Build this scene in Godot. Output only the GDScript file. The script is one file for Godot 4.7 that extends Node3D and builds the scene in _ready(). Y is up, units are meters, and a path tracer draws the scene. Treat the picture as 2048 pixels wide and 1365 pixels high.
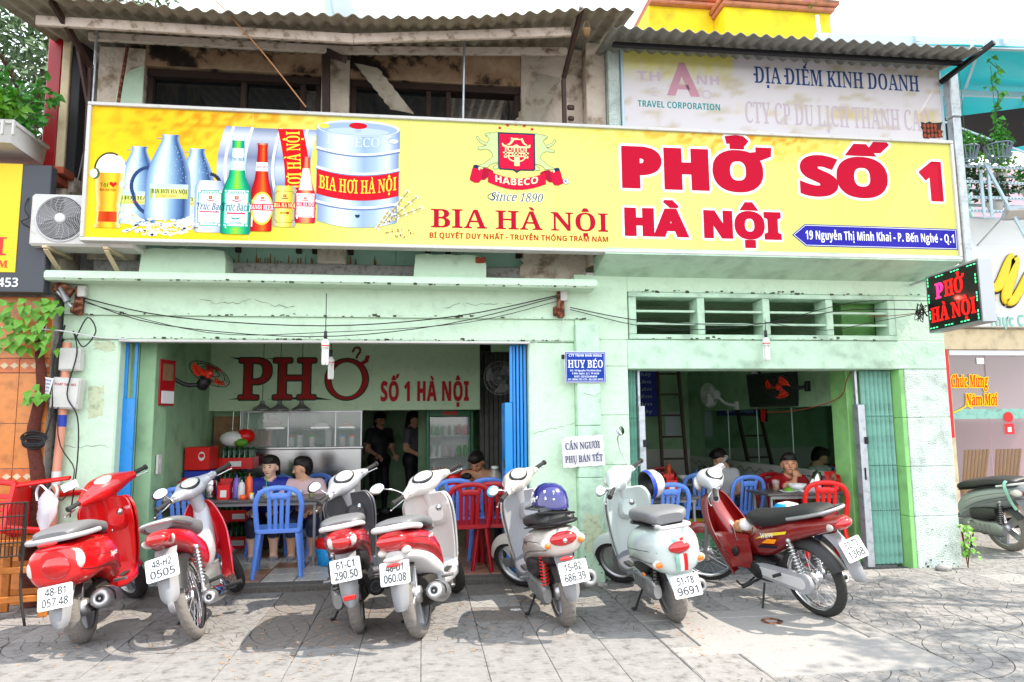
extends Node3D
# A noodle shop in a two-storey shophouse with a long yellow billboard,motorbikes parked in front,seen from across the pavement.
# x runs along the shop front to the right,y is up,z towards the street; the shop front is the plane z = 0.
func _ready() -> void:
	var cam := Camera3D.new()
	cam.name = "camera"
	add_child(cam)
	cam.position = V(0, 1.47, 6.6)
	cam.basis = Basis(Vector3.UP,deg_to_rad(-7.33)) * Basis(Vector3.RIGHT,deg_to_rad(6.64)) * Basis(Vector3.BACK,deg_to_rad(-0.53))
	cam.fov = 51.98
	cam.near = 0.05
	cam.far = 800.0
	cam.current = true
	var env := Environment.new()
	env.background_mode = Environment.BG_SKY
	var sky := ProceduralSkyMaterial.new()
	sky.sky_top_color = Color(0.80, 0.84, 0.88)
	sky.sky_horizon_color = Color(0.93, 0.93, 0.93)
	sky.sky_curve = 0.25
	sky.ground_horizon_color = Color(0.8, 0.8, 0.79)
	sky.ground_bottom_color = Color(0.6, 0.6, 0.58)
	sky.sun_angle_max = 4.0
	env.sky = Sky.new()
	env.sky.sky_material = sky
	env.background_energy_multiplier = 1.35
	env.tonemap_mode = Environment.TONE_MAPPER_LINEAR
	env.tonemap_exposure = 2.9
	env.sdfgi_enabled = true
	env.ssao_enabled = true
	env.ssil_enabled = true
	var we := WorldEnvironment.new()
	we.name = "world"
	we.environment = env
	add_child(we)
	var sun := DirectionalLight3D.new()
	sun.name = "sun"
	add_child(sun)
	sun.basis = Basis.looking_at(V(-0.55, -0.83, -0.075), Vector3.UP)
	sun.light_energy = 0.85
	sun.light_color = Color(1.0, 0.96, 0.9)
	sun.light_angular_distance = 0.5
	sun.shadow_enabled = true
	make_materials()
	make_ground()
	make_shop()
	make_right_neighbour()
	make_left_neighbour()
	make_billboard()
	make_small_signs()
	make_bikes()
	make_interior()
	make_people()
	make_details()
var st: SurfaceTool
var sg := 1
var M := {}
var taken := {}
var FONT := {}
func numbered(called: String) -> String:
	taken[called] = taken.get(called, 0) + 1
	return called if taken[called] == 1 else "%s_%03d" % [called, taken[called] - 1]
func tag(o: Node, label: String, category: String, group := "") -> Node:
	o.set_meta("label", label)
	o.set_meta("category", category)
	if group:
		o.set_meta("group", group)
	return o
func thing(called: String,label: String,category: String,at := Vector3.ZERO,turn := 0.0,group := "") -> Node3D:
	var o := Node3D.new()
	o.name = numbered(called)
	add_child(o)
	o.position = at
	o.rotation.y = turn
	tag(o, label, category, group)
	return o
func copy_of(src: Node3D,label: String,at: Vector3,turn := 0.0,called := "") -> Node3D:
	var o: Node3D = src.duplicate()
	var base := called if called else String(src.name).rstrip("0123456789").rstrip("_")
	o.name = numbered(base)
	add_child(o)
	o.position = at
	o.rotation = V(0, turn, 0)
	o.set_meta("label", label)
	return o
func begin() -> void:
	st = SurfaceTool.new()
	st.begin(Mesh.PRIMITIVE_TRIANGLES)
	st.set_smooth_group(-1)
func shape() -> ArrayMesh:
	st.generate_normals()
	return st.commit()
func put(called: String,mesh: Mesh,m: Material,parent: Node,xf := Transform3D()) -> MeshInstance3D:
	var o := MeshInstance3D.new()
	o.mesh = mesh
	o.material_override = m
	o.transform = xf
	o.name = called
	if parent == self:
		o.name = numbered(called)
		add_child(o)
	else:
		parent.add_child(o, true)
	return o
func done(called: String,m: Variant,parent: Node,xf := Transform3D()) -> MeshInstance3D:
	return put(called, shape(), M[m] if m is String else m, parent, xf)
func ground_piece(o: Node, label := "") -> Node:
	o.set_meta("kind", "structure")
	if label:
		o.set_meta("label", label)
	return o
func tri(a: Vector3, b: Vector3, c: Vector3) -> void:
	st.add_vertex(a)
	st.add_vertex(b)
	st.add_vertex(c)
func quad(a: Vector3, b: Vector3, c: Vector3, d: Vector3) -> void:
	tri(a, b, c)
	tri(a, c, d)
func V(x: float, y: float, z: float) -> Vector3:
	return Vector3(x, y, z)
func W(x: float, y: float) -> Vector2:
	return Vector2(x, y)
func at_(o: Vector3) -> Transform3D:
	return Transform3D(Basis(), o)
func flat() -> void:
	st.set_smooth_group(-1)
func smooth() -> void:
	sg += 1
	st.set_smooth_group(sg)
func turned(deg: Vector3, at := Vector3.ZERO) -> Transform3D:
	return Transform3D(Basis.from_euler(deg * PI / 180.0), at)
func box(c: Vector3, s: Vector3, bev := 0.0, b := Basis()) -> void:
	flat()
	var h := s * 0.5
	if bev <= 0.0:
		var p := []
		for i in 8:
			p.append(c + b * V(h.x if i & 1 else -h.x,h.y if i & 2 else -h.y,h.z if i & 4 else -h.z))
		for f in [[0,2,3,1],[4,5,7,6],[0,4,6,2],[1,3,7,5],[2,6,7,3],[0,1,5,4]]:
			quad(p[f[0]], p[f[1]], p[f[2]], p[f[3]])
		return
	bev = minf(bev, minf(h.x, minf(h.y, h.z)) * 0.95)
	var corner := func(sx, sy, sz, ax) -> Vector3:
		var q := V(sx * (h.x - bev), sy * (h.y - bev), sz * (h.z - bev))
		q[ax] += [sx, sy, sz][ax] * bev
		return c + b * q
	for ax in 3:
		var u := (ax + 1) % 3
		var v := (ax + 2) % 3
		for sgn in [-1, 1]:
			var q := []
			for k in [[-1, -1], [1, -1], [1, 1], [-1, 1]]:
				var s3 := [0, 0, 0]
				s3[ax] = sgn
				s3[u] = k[0]
				s3[v] = k[1]
				q.append(corner.call(s3[0], s3[1], s3[2], ax))
			if sgn > 0:
				quad(q[3], q[2], q[1], q[0])
			else:
				quad(q[0], q[1], q[2], q[3])
		for k in [[-1, -1], [1, -1], [1, 1], [-1, 1]]:
			var e := []
			for sgn in [-1, 1]:
				var s3 := [0, 0, 0]
				s3[ax] = sgn
				s3[u] = k[0]
				s3[v] = k[1]
				e.append(corner.call(s3[0], s3[1], s3[2], u))
				e.append(corner.call(s3[0], s3[1], s3[2], v))
			if k[0] * k[1] > 0:
				quad(e[0], e[1], e[3], e[2])
			else:
				quad(e[2], e[3], e[1], e[0])
	for i in 8:
		var s3 := [1 if i & 1 else -1, 1 if i & 2 else -1, 1 if i & 4 else -1]
		var q := []
		for ax in 3:
			q.append(corner.call(s3[0], s3[1], s3[2], ax))
		if s3[0] * s3[1] * s3[2] > 0:
			tri(q[0], q[2], q[1])
		else:
			tri(q[0], q[1], q[2])
func bar(a: Vector3, b: Vector3, w: float, h: float, bev := 0.0) -> void:
	var d := b - a
	var f := d.normalized()
	var up := Vector3.UP if absf(f.y) < 0.95 else Vector3.BACK
	var r := f.cross(up).normalized()
	box((a + b) * 0.5, V(w, h, d.length()), bev, Basis(r, r.cross(f), -f))
func cr(pts: Array, sub := 4) -> Array:
	var out := []
	for i in pts.size() - 1:
		var p0 = pts[maxi(i - 1, 0)]
		var p1 = pts[i]
		var p2 = pts[i + 1]
		var p3 = pts[mini(i + 2, pts.size() - 1)]
		for k in sub:
			var t := float(k) / sub
			if p1 is Array:
				var row := []
				for j in p1.size():
					row.append(0.5 * (2.0 * p1[j] + (p2[j] - p0[j]) * t + (2.0 * p0[j] - 5.0 * p1[j] + 4.0 * p2[j] - p3[j]) * t * t + (3.0 * p1[j] - p0[j] - 3.0 * p2[j] + p3[j]) * t * t * t))
				out.append(row)
			else:
				out.append(0.5 * (2.0 * p1 + (p2 - p0) * t + (2.0 * p0 - 5.0 * p1 + 4.0 * p2 - p3) * t * t + (3.0 * p1 - p0 - 3.0 * p2 + p3) * t * t * t))
	out.append(pts[-1])
	return out
func loft(rings: Array, capped := true, closed := true) -> void:
	smooth()
	var n: int = rings[0].size()
	for i in rings.size() - 1:
		for j in (n if closed else n - 1):
			var k := (j + 1) % n
			quad(rings[i][j], rings[i][k], rings[i + 1][k], rings[i + 1][j])
	if capped:
		for e in [0, rings.size() - 1]:
			smooth()
			var mid := Vector3.ZERO
			for p in rings[e]:
				mid += p
			mid /= n
			for j in n:
				if e == 0:
					tri(rings[e][(j + 1) % n], rings[e][j], mid)
				else:
					tri(rings[e][j], rings[e][(j + 1) % n], mid)
func sec(x: float,y: float,w: float,up: float,dn: float,e := 2.4,n := 24,z := 0.0,lean := 0.0) -> PackedVector3Array:
	var out := PackedVector3Array()
	for i in n:
		var a := TAU * i / n
		var c := cos(a)
		var s := sin(a)
		var cz := signf(c) * pow(absf(c), 2.0 / e) * w
		var cy := signf(s) * pow(absf(s), 2.0 / e) * (up if s > 0 else dn)
		out.append(V(x + lean * cy, y + cy, z + cz))
	return out
func body(rows: Array, sub := 3, n := 24, z := 0.0, lean := 0.0) -> void:
	var rings := []
	for r in cr(rows, sub):
		rings.append(sec(r[0],r[1],maxf(r[2],0.002),maxf(r[3],0.002),maxf(r[4],0.002),r[5],n,z,lean))
	loft(rings)
func tube(path: Array, r: Variant, n := 8, capped := true) -> void:
	var rings := []
	var d0: Vector3 = (path[1] - path[0]).normalized()
	var u := d0.cross(Vector3.UP if absf(d0.y) < 0.9 else Vector3.RIGHT).normalized()
	for i in path.size():
		var d: Vector3
		if i == 0:
			d = path[1] - path[0]
		elif i == path.size() - 1:
			d = path[i] - path[i - 1]
		else:
			d = (path[i + 1] - path[i]).normalized() + (path[i] - path[i - 1]).normalized()
		d = d.normalized()
		u = (u - d * u.dot(d)).normalized()
		var w := d.cross(u)
		var rad: float = r[i] if r is Array else r
		var ring := PackedVector3Array()
		for j in n:
			var a := TAU * j / n
			ring.append(path[i] + (u * cos(a) + w * sin(a)) * rad)
		rings.append(ring)
	loft(rings, capped)
func strap(path: Array,wide: Variant,thick: float,side: Vector3,n := 10,e := 3.0) -> void:
	var rings := []
	for i in path.size():
		var d: Vector3 = (path[mini(i + 1,path.size() - 1)] - path[maxi(i - 1,0)]).normalized()
		var s := (side - d * side.dot(d)).normalized()
		var t := d.cross(s)
		var w: float = wide[i] if wide is Array else wide
		var ring := PackedVector3Array()
		for j in n:
			var a := TAU * j / n
			ring.append(path[i] + s * signf(cos(a)) * pow(absf(cos(a)),2.0 / e) * w + t * signf(sin(a)) * pow(absf(sin(a)),2.0 / e) * thick)
		rings.append(ring)
	loft(rings)
func arc(c: Vector3, u: Vector3, v: Vector3, a0: float, a1: float, n: int) -> Array:
	var out := []
	for i in n + 1:
		var a := deg_to_rad(lerpf(a0, a1, float(i) / n))
		out.append(c + u * cos(a) + v * sin(a))
	return out
func lathe(prof: Array,xf := Transform3D(),n := 24,hard := false,a0 := 0.0,a1 := TAU) -> void:
	var full := absf(a1 - a0) > TAU - 0.001
	var m := n if full else n + 1
	if not hard:
		smooth()
	for i in prof.size() - 1:
		if hard:
			smooth()
		for j in n:
			var q := []
			for k in [[i, j], [i, (j + 1) % m], [i + 1, (j + 1) % m], [i + 1, j]]:
				var a = a0 + (a1 - a0) * k[1] / n
				q.append(xf * V(prof[k[0]].x * cos(a), prof[k[0]].y, prof[k[0]].x * sin(a)))
			if prof[i].x > 0.0001:
				tri(q[0], q[1], q[2])
			if prof[i + 1].x > 0.0001:
				tri(q[0], q[2], q[3])
func ball(c: Vector3, r: Vector3, n := 16, b := Basis()) -> void:
	var prof := []
	for i in n / 2 + 1:
		var a := PI * i / (n / 2) - PI / 2
		prof.append(W(maxf(cos(a), 0.0), sin(a)))
	lathe(prof, Transform3D(b * Basis.from_scale(r), c), n)
func rod(a: Vector3, b: Vector3, r: float, n := 8, r2 := -1.0) -> void:
	tube([a, b], [r, r if r2 < 0 else r2], n)
func sheet(g: Array, th: float) -> void:
	var R := g.size()
	var C: int = g[0].size()
	var top := []
	var bot := []
	for i in R:
		var a := PackedVector3Array()
		var b := PackedVector3Array()
		for j in C:
			var du: Vector3 = g[mini(i + 1, R - 1)][j] - g[maxi(i - 1, 0)][j]
			var dv: Vector3 = g[i][mini(j + 1, C - 1)] - g[i][maxi(j - 1, 0)]
			var nn := du.cross(dv).normalized() * th * 0.5
			a.append(g[i][j] + nn)
			b.append(g[i][j] - nn)
		top.append(a)
		bot.append(b)
	smooth()
	for i in R - 1:
		for j in C - 1:
			quad(top[i][j], top[i][j + 1], top[i + 1][j + 1], top[i + 1][j])
	smooth()
	for i in R - 1:
		for j in C - 1:
			quad(bot[i][j], bot[i + 1][j], bot[i + 1][j + 1], bot[i][j + 1])
	smooth()
	for i in R - 1:
		quad(top[i][0], top[i + 1][0], bot[i + 1][0], bot[i][0])
		quad(top[i][C - 1], bot[i][C - 1], bot[i + 1][C - 1], top[i + 1][C - 1])
	for j in C - 1:
		quad(top[0][j], bot[0][j], bot[0][j + 1], top[0][j + 1])
		quad(top[R - 1][j], top[R - 1][j + 1], bot[R - 1][j + 1], bot[R - 1][j])
func plate(pts: PackedVector2Array,depth: float,xf := Transform3D(),soft := false) -> void:
	var idx := Geometry2D.triangulate_polygon(pts)
	flat()
	for i in range(0, idx.size(), 3):
		var a := pts[idx[i]]
		var b := pts[idx[i + 1]]
		var c := pts[idx[i + 2]]
		tri(xf * V(a.x, a.y, 0), xf * V(b.x, b.y, 0), xf * V(c.x, c.y, 0))
		if depth != 0.0:
			tri(xf * V(a.x, a.y, depth), xf * V(c.x, c.y, depth), xf * V(b.x, b.y, depth))
	if depth != 0.0:
		if soft:
			smooth()
		for i in pts.size():
			var a := pts[i]
			var b := pts[(i + 1) % pts.size()]
			quad(xf * V(a.x,a.y,0),xf * V(b.x,b.y,0),xf * V(b.x,b.y,depth),xf * V(a.x,a.y,depth))
func round_rect(w: float, h: float, r: float, n := 4) -> PackedVector2Array:
	var out := PackedVector2Array()
	for q in [[1, 1, 0], [-1, 1, 90], [-1, -1, 180], [1, -1, 270]]:
		for i in n + 1:
			var a := deg_to_rad(q[2] + 90.0 * i / n)
			out.append(W(q[0] * (w / 2 - r) + cos(a) * r, q[1] * (h / 2 - r) + sin(a) * r))
	return out
func oval(c: Vector2,rx: float,ry: float,n := 20,a0 := 0.0,a1 := 360.0) -> PackedVector2Array:
	var out := PackedVector2Array()
	for i in (n if a1 - a0 >= 360.0 else n + 1):
		var a := deg_to_rad(lerpf(a0, a1, float(i) / n))
		out.append(c + W(cos(a) * rx, sin(a) * ry))
	return out
func P2(a: Array) -> PackedVector2Array:
	var out := PackedVector2Array()
	for i in range(0, a.size(), 2):
		out.append(W(a[i], a[i + 1]))
	return out
func spring(a: Vector3, b: Vector3, r: float, turns: float, wire: float) -> void:
	var d := (b - a).normalized()
	var u := d.cross(Vector3.RIGHT if absf(d.x) < 0.9 else Vector3.UP).normalized()
	var w := d.cross(u)
	var path := []
	var n := int(turns * 10)
	for i in n + 1:
		var t := float(i) / n
		path.append(a.lerp(b, t) + (u * cos(t * turns * TAU) + w * sin(t * turns * TAU)) * r)
	tube(path, wire, 5)
const VN := {
	"Ở": "O h?","Ỡ": "O h~","ở": "o h?","Ợ": "O h.","Ơ": "O h","ơ": "o h","ờ": "o h`","Ờ": "O h`","ớ": "o h'","Ư": "U h","ư": "u h","ừ": "u h`","ữ": "u h~","ự": "u h.","Ừ": "U h`","Ữ": "U h~","Ự": "U h.",
	"À": "A `","Ả": "A ?","Ă": "A u","Â": "A ^","Ấ": "A ^'","Ầ": "A ^`","Ậ": "A ^.","ă": "a u","â": "a ^","ấ": "a ^'","ầ": "a ^`",
	"Ô": "O ^","Ố": "O ^'","Ồ": "O ^`","Ộ": "O ^.","ô": "o ^","ố": "o ^'","ồ": "o ^`","ộ": "o ^.","ọ": "o .",
	"Ê": "E ^","Ế": "E ^'","Ề": "E ^`","Ể": "E ^?","Ệ": "E ^.","ê": "e ^","ế": "e ^'","ề": "e ^`","ễ": "e ^~","É": "E '","é": "e '",
	"Á": "A '","á": "a '","à": "a `","ả": "a ?","ạ": "a .","Ạ": "A .","Í": "I '","Ị": "I .","ị": "i .","í": "i '","Ụ": "U .","ụ": "u .","Ú": "U '","ú": "u '","Ù": "U `","ù": "u `","ý": "y '","Đ": "D -","đ": "d -",
}
func font(kind: String) -> Dictionary:
	if not FONT.has(kind):
		var f := SystemFont.new()
		f.font_names = ["Droid Serif"] if kind.begins_with("serif") else ["Droid Sans"]
		f.font_weight = 700 if kind.ends_with("bold") else 400
		var ts := TextServerManager.get_primary_interface()
		FONT[kind] = {"f": f, "rid": f.get_rids()[0], "ts": ts, "g": {}}
	return FONT[kind]
func glyph(kind: String, ch: String) -> Dictionary:
	var fo := font(kind)
	if fo.g.has(ch):
		return fo.g[ch]
	var SZ := 100
	var cap := 71.4
	var gi: int = fo.ts.font_get_glyph_index(fo.rid, SZ, ch.unicode_at(0), 0)
	var d: Dictionary = fo.ts.font_get_glyph_contours(fo.rid, SZ, gi)
	var out := {"outer": [],"holes": [],"advance": fo.ts.font_get_glyph_advance(fo.rid,SZ,gi).x / cap,"box": Rect2(0,0,0.3,0)}
	var loops := []
	var from := 0
	if d.has("contours"):
		for e in d.contours:
			var raw := []
			for i in range(from, e + 1):
				raw.append(d.points[i])
			from = e + 1
			var pts := PackedVector2Array()
			var n := raw.size()
			for i in n:
				var p: Vector3 = raw[i]
				if p.z >= 0.5:
					pts.append(W(p.x, -p.y) / cap)
				else:
					var a: Vector3 = raw[(i + n - 1) % n]
					var b: Vector3 = raw[(i + 1) % n]
					if a.z < 0.5:
						a = (a + p) * 0.5
					if b.z < 0.5:
						b = (b + p) * 0.5
					for k in [0.25, 0.5, 0.75]:
						var q = a * (1 - k) * (1 - k) + p * 2 * k * (1 - k) + b * k * k
						pts.append(W(q.x, -q.y) / cap)
					if raw[(i + 1) % n].z < 0.5:
						pts.append(W(b.x, -b.y) / cap)
			var clean := PackedVector2Array()
			for q in pts:
				if clean.is_empty() or clean[-1].distance_to(q) > 0.004:
					clean.append(q)
			if clean.size() > 2 and clean[0].distance_to(clean[-1]) < 0.004:
				clean.remove_at(clean.size() - 1)
			if clean.size() > 2:
				loops.append(clean)
	for i in loops.size():
		var inside := 0
		for j in loops.size():
			if i != j and Geometry2D.is_point_in_polygon(loops[i][0], loops[j]):
				inside += 1
		out["holes" if inside % 2 else "outer"].append(loops[i])
	var bx := Rect2()
	for i in out.outer.size():
		for q in out.outer[i]:
			bx = Rect2(q,Vector2.ZERO) if bx.size == Vector2.ZERO and bx.position == Vector2.ZERO else bx.expand(q)
	out.box = bx
	fo.g[ch] = out
	return out
func marks(bx: Rect2, m: String, wt: float, low: bool, bold := 0.0) -> Array:
	var out := []
	var cx := bx.get_center().x
	var top := bx.end.y + 0.045 + bold * 1.7
	var w := wt
	var stacked := m.length() > 1 and m.begins_with("^")
	for ch in m:
		if ch == "^":
			out.append(P2([cx - 0.2,top,cx - 0.2 + w * 1.1,top,cx,top + 0.1,cx + 0.2 - w * 1.1,top,cx + 0.2,top,cx + w * 0.45,top + 0.2,cx - w * 0.45,top + 0.2]))
		elif ch == "u":
			out.append(P2([cx - 0.18,top + 0.16,cx - 0.1,top + 0.04,cx,top + 0.01,cx + 0.1,top + 0.04,cx + 0.18,top + 0.16,cx + 0.1,top + 0.16,cx + 0.05,top + 0.1,cx - 0.05,top + 0.1,cx - 0.1,top + 0.16]))
		elif ch == "'":
			var x0 := cx + (0.22 if stacked else -0.02)
			var y0 := top + (0.1 if stacked else 0.0)
			out.append(P2([x0,y0,x0 + w * 0.8,y0,x0 + w * 0.8 + 0.14,y0 + 0.18,x0 + 0.1,y0 + 0.18]))
		elif ch == "`":
			var x0 := cx + (0.1 if stacked else 0.02)
			var y0 := top + (0.2 if stacked else 0.0)
			out.append(P2([x0 + w * 0.8,y0,x0,y0,x0 - 0.16,y0 + 0.18,x0 + w * 0.8 - 0.14,y0 + 0.18]))
		elif ch == "?":
			var x0 := cx + (0.12 if stacked else 0.0)
			var y0 := top + (0.18 if stacked else 0.0)
			out.append(P2([x0 - w * 0.4,y0,x0 + w * 0.4,y0,x0 + w * 0.4,y0 + 0.04,x0 + 0.13,y0 + 0.1,x0 + 0.16,y0 + 0.16,x0 + 0.1,y0 + 0.23,x0,y0 + 0.25,x0 - 0.16,y0 + 0.22,x0 - 0.15,y0 + 0.15,x0,y0 + 0.18,x0 + 0.05,y0 + 0.155,x0 + 0.02,y0 + 0.115,x0 - w * 0.4,y0 + 0.07]))
		elif ch == "~":
			var y0 := top + (0.2 if stacked else 0.0)
			out.append(P2([cx - 0.2,y0,cx - 0.1,y0 + 0.08,cx + 0.08,y0 + 0.02,cx + 0.2,y0 + 0.1,cx + 0.2,y0 + 0.17,cx + 0.08,y0 + 0.1,cx - 0.1,y0 + 0.16,cx - 0.2,y0 + 0.08]))
		elif ch == ".":
			out.append(P2([cx - w * 0.6,-0.1 - bold - w,cx + w * 0.6,-0.1 - bold - w,cx + w * 0.6,-0.1 - bold,cx - w * 0.6,-0.1 - bold]))
		elif ch == "h":
			var x0 := bx.end.x - w * 0.75
			var y0 := bx.end.y - 0.12
			out.append(P2([x0,y0 - 0.06,x0 + w * 0.9,y0 + 0.0,x0 + w * 1.7,y0 + 0.09,x0 + w * 1.75,y0 + 0.22,x0 + w * 0.8,y0 + 0.22,x0 + w * 0.8,y0 + 0.1,x0,y0 + 0.07]))
		elif ch == "-":
			if low:
				out.append(P2([cx, 0.82, bx.end.x + 0.1, 0.82, bx.end.x + 0.1, 0.9, cx, 0.9]))
			else:
				out.append(P2([bx.position.x - 0.1,0.45,bx.position.x + 0.36,0.45,bx.position.x + 0.36,0.57,bx.position.x - 0.1,0.57]))
	return out
func letters(text: String,kind: String,wide: float,tall: float,bold := 0.0,slant := 0.0,gap := 0.0) -> Array:
	var x := 0.0
	var out := []
	var wt := 0.19 if kind.ends_with("bold") else 0.12
	var lo := 1e9
	var hi := -1e9
	for ch in text:
		var m := ""
		var base := ch
		if VN.has(ch):
			base = VN[ch].get_slice(" ", 0)
			m = VN[ch].get_slice(" ", 1)
		if base == "i" and m.length() and m != ".":
			base = "ı"
		var g := glyph(kind, base)
		var bx: Rect2 = g.box
		var polys := []
		for p in g.outer:
			polys.append([p, false])
		for p in marks(bx, m, wt, base == "d", bold) if m else []:
			polys.append([p, false])
		for p in g.holes:
			polys.append([p, true])
		for p in polys:
			for off in Geometry2D.offset_polygon(p[0],-bold if p[1] else bold,Geometry2D.JOIN_MITER) if bold != 0.0 else [p[0]]:
				if bold != 0.0 and Geometry2D.is_polygon_clockwise(off) != Geometry2D.is_polygon_clockwise(p[0]):
					continue
				var q := PackedVector2Array()
				for v in off:
					q.append(W(x + v.x + v.y * slant, v.y))
					lo = minf(lo, q[-1].x)
					hi = maxf(hi, q[-1].x)
				out.append([q, p[1]])
		x += g.advance + gap
	var k := wide / maxf(hi - lo, 0.01)
	for p in out:
		for i in p[0].size():
			p[0][i] = W((p[0][i].x - lo) * k, p[0][i].y * tall)
	return out
func solid(polys: Array) -> Array:
	var out := []
	var holes := []
	for p in polys:
		if p[1]:
			holes.append(p[0])
	for p in polys:
		if p[1]:
			continue
		var mine := []
		var bx := Rect2(p[0][0], Vector2.ZERO)
		for v in p[0]:
			bx = bx.expand(v)
		for h in holes:
			if Geometry2D.is_point_in_polygon(h[0], p[0]):
				mine.append(h)
		var pieces := [p[0]]
		for h in mine:
			var hb := Rect2(h[0], Vector2.ZERO)
			for v in h:
				hb = hb.expand(v)
			var cx: float = hb.get_center().x
			var next := []
			for piece in pieces:
				for half in [P2([bx.position.x - 2,bx.position.y - 2,cx,bx.position.y - 2,cx,bx.end.y + 2,bx.position.x - 2,bx.end.y + 2]),P2([cx,bx.position.y - 1,bx.end.x + 1,bx.position.y - 1,bx.end.x + 1,bx.end.y + 1,cx,bx.end.y + 1])]:
					for a in Geometry2D.intersect_polygons(piece, half):
						for b in Geometry2D.clip_polygons(a, h):
							next.append(b)
			pieces = next
		out.append_array(pieces)
	return out
func fill(pts: PackedVector2Array,at: Vector2,z: float,xf := Transform3D(),warp = null,k := 1.0) -> void:
	var big := PackedVector2Array()
	var up := 1.0 if k < 0.999 else 1000.0
	for p in pts:
		big.append(p * up)
	var idx := Geometry2D.triangulate_polygon(big)
	for i in range(0, idx.size(), 3):
		var q := []
		for j in 3:
			var p := pts[idx[i + j]] * k + at
			if warp != null:
				p = warp.call(p)
			q.append(xf * V(p.x, p.y, z))
		tri(q[0], q[1], q[2])
func ink(c: Color) -> void:
	st.set_color(c.srgb_to_linear())
func words(text: String,kind: String,at: Vector2,wide: float,tall: float,z: float,c: Color,o := {}) -> void:
	var k := tall * 0.1
	var polys := letters(text,kind,wide / k,10.0,o.get("bold",0.0),o.get("slant",0.0),o.get("gap",0.0))
	var xf: Transform3D = o.get("xf", Transform3D())
	var warp = o.get("warp")
	flat()
	if o.has("rim"):
		ink(o.rim_color)
		var fat := []
		var rim: float = o.rim / k
		for p in polys:
			for q in Geometry2D.offset_polygon(p[0], -rim if p[1] else rim, Geometry2D.JOIN_ROUND):
				if Geometry2D.is_polygon_clockwise(q) == Geometry2D.is_polygon_clockwise(p[0]):
					fat.append([q, p[1]])
		var n := 0
		for q in solid(fat):
			fill(q, at, z - 0.002 + 0.00004 * (n % 12), xf, warp, k)
			n += 1
	ink(c)
	var m := 0
	for q in solid(polys):
		fill(q, at, z + 0.00004 * (m % 12), xf, warp, k)
		m += 1
func cut_words(text: String,kind: String,at: Vector2,wide: float,tall: float,z: float,depth: float,o := {}) -> void:
	var k := tall * 0.1
	var xf: Transform3D = o.get("xf", Transform3D())
	for q in solid(letters(text,kind,wide / k,10.0,o.get("bold",0.0),o.get("slant",0.0),o.get("gap",0.0))):
		plate(q,depth / k,xf * Transform3D(Basis.from_scale(Vector3.ONE * k),V(at.x,at.y,z)))
func noise_tex(ramp: Array,freq: float,oct := 4,type := FastNoiseLite.TYPE_SIMPLEX_SMOOTH,size := 512,sd := 1,gain := 0.5) -> NoiseTexture2D:
	var n := FastNoiseLite.new()
	n.seed = sd
	n.noise_type = type
	n.frequency = freq
	n.fractal_octaves = oct
	n.fractal_gain = gain
	var g := Gradient.new()
	g.offsets = PackedFloat32Array(ramp.map(func(r): return r[0]))
	g.colors = PackedColorArray(ramp.map(func(r): return r[1]))
	var t := NoiseTexture2D.new()
	t.width = size
	t.height = size
	t.seamless = true
	t.noise = n
	t.color_ramp = g
	return t
func bump_tex(freq: float,oct := 4,strength := 4.0,sd := 3,size := 512) -> NoiseTexture2D:
	var n := FastNoiseLite.new()
	n.seed = sd
	n.frequency = freq
	n.fractal_octaves = oct
	var t := NoiseTexture2D.new()
	t.width = size
	t.height = size
	t.seamless = true
	t.as_normal_map = true
	t.bump_strength = strength
	t.noise = n
	return t
func g1(v: float) -> Color:
	return Color(v, v, v)
func mt(key: String, c: Color, rough := 0.7, metal := 0.0, o := {}) -> StandardMaterial3D:
	var m := StandardMaterial3D.new()
	m.resource_name = key
	m.albedo_color = c
	m.roughness = rough
	m.metallic = metal
	if o.has("tex"):
		m.albedo_texture = o.tex
	if o.has("nrm"):
		m.normal_enabled = true
		m.normal_texture = o.nrm
		m.normal_scale = o.get("nscale", 0.5)
	if o.has("tri"):
		m.uv1_triplanar = true
		m.uv1_world_triplanar = o.get("world", true)
		m.uv1_scale = Vector3.ONE * o.tri
	if o.has("coat"):
		m.clearcoat_enabled = true
		m.clearcoat = o.coat
		m.clearcoat_roughness = o.get("coat_rough", 0.06)
	if o.has("alpha"):
		m.transparency = BaseMaterial3D.TRANSPARENCY_ALPHA
		m.albedo_color.a = o.alpha
	if o.has("glow"):
		m.emission_enabled = true
		m.emission = o.get("glow_color", c)
		m.emission_energy_multiplier = o.glow
	if o.has("spec"):
		m.metallic_specular = o.spec
	if o.has("back"):
		m.backlight_enabled = true
		m.backlight = o.back
	if o.has("vc"):
		m.vertex_color_use_as_albedo = true
	if o.has("rim"):
		m.rim_enabled = true
		m.rim = o.rim
	M[key] = m
	return m
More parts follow.
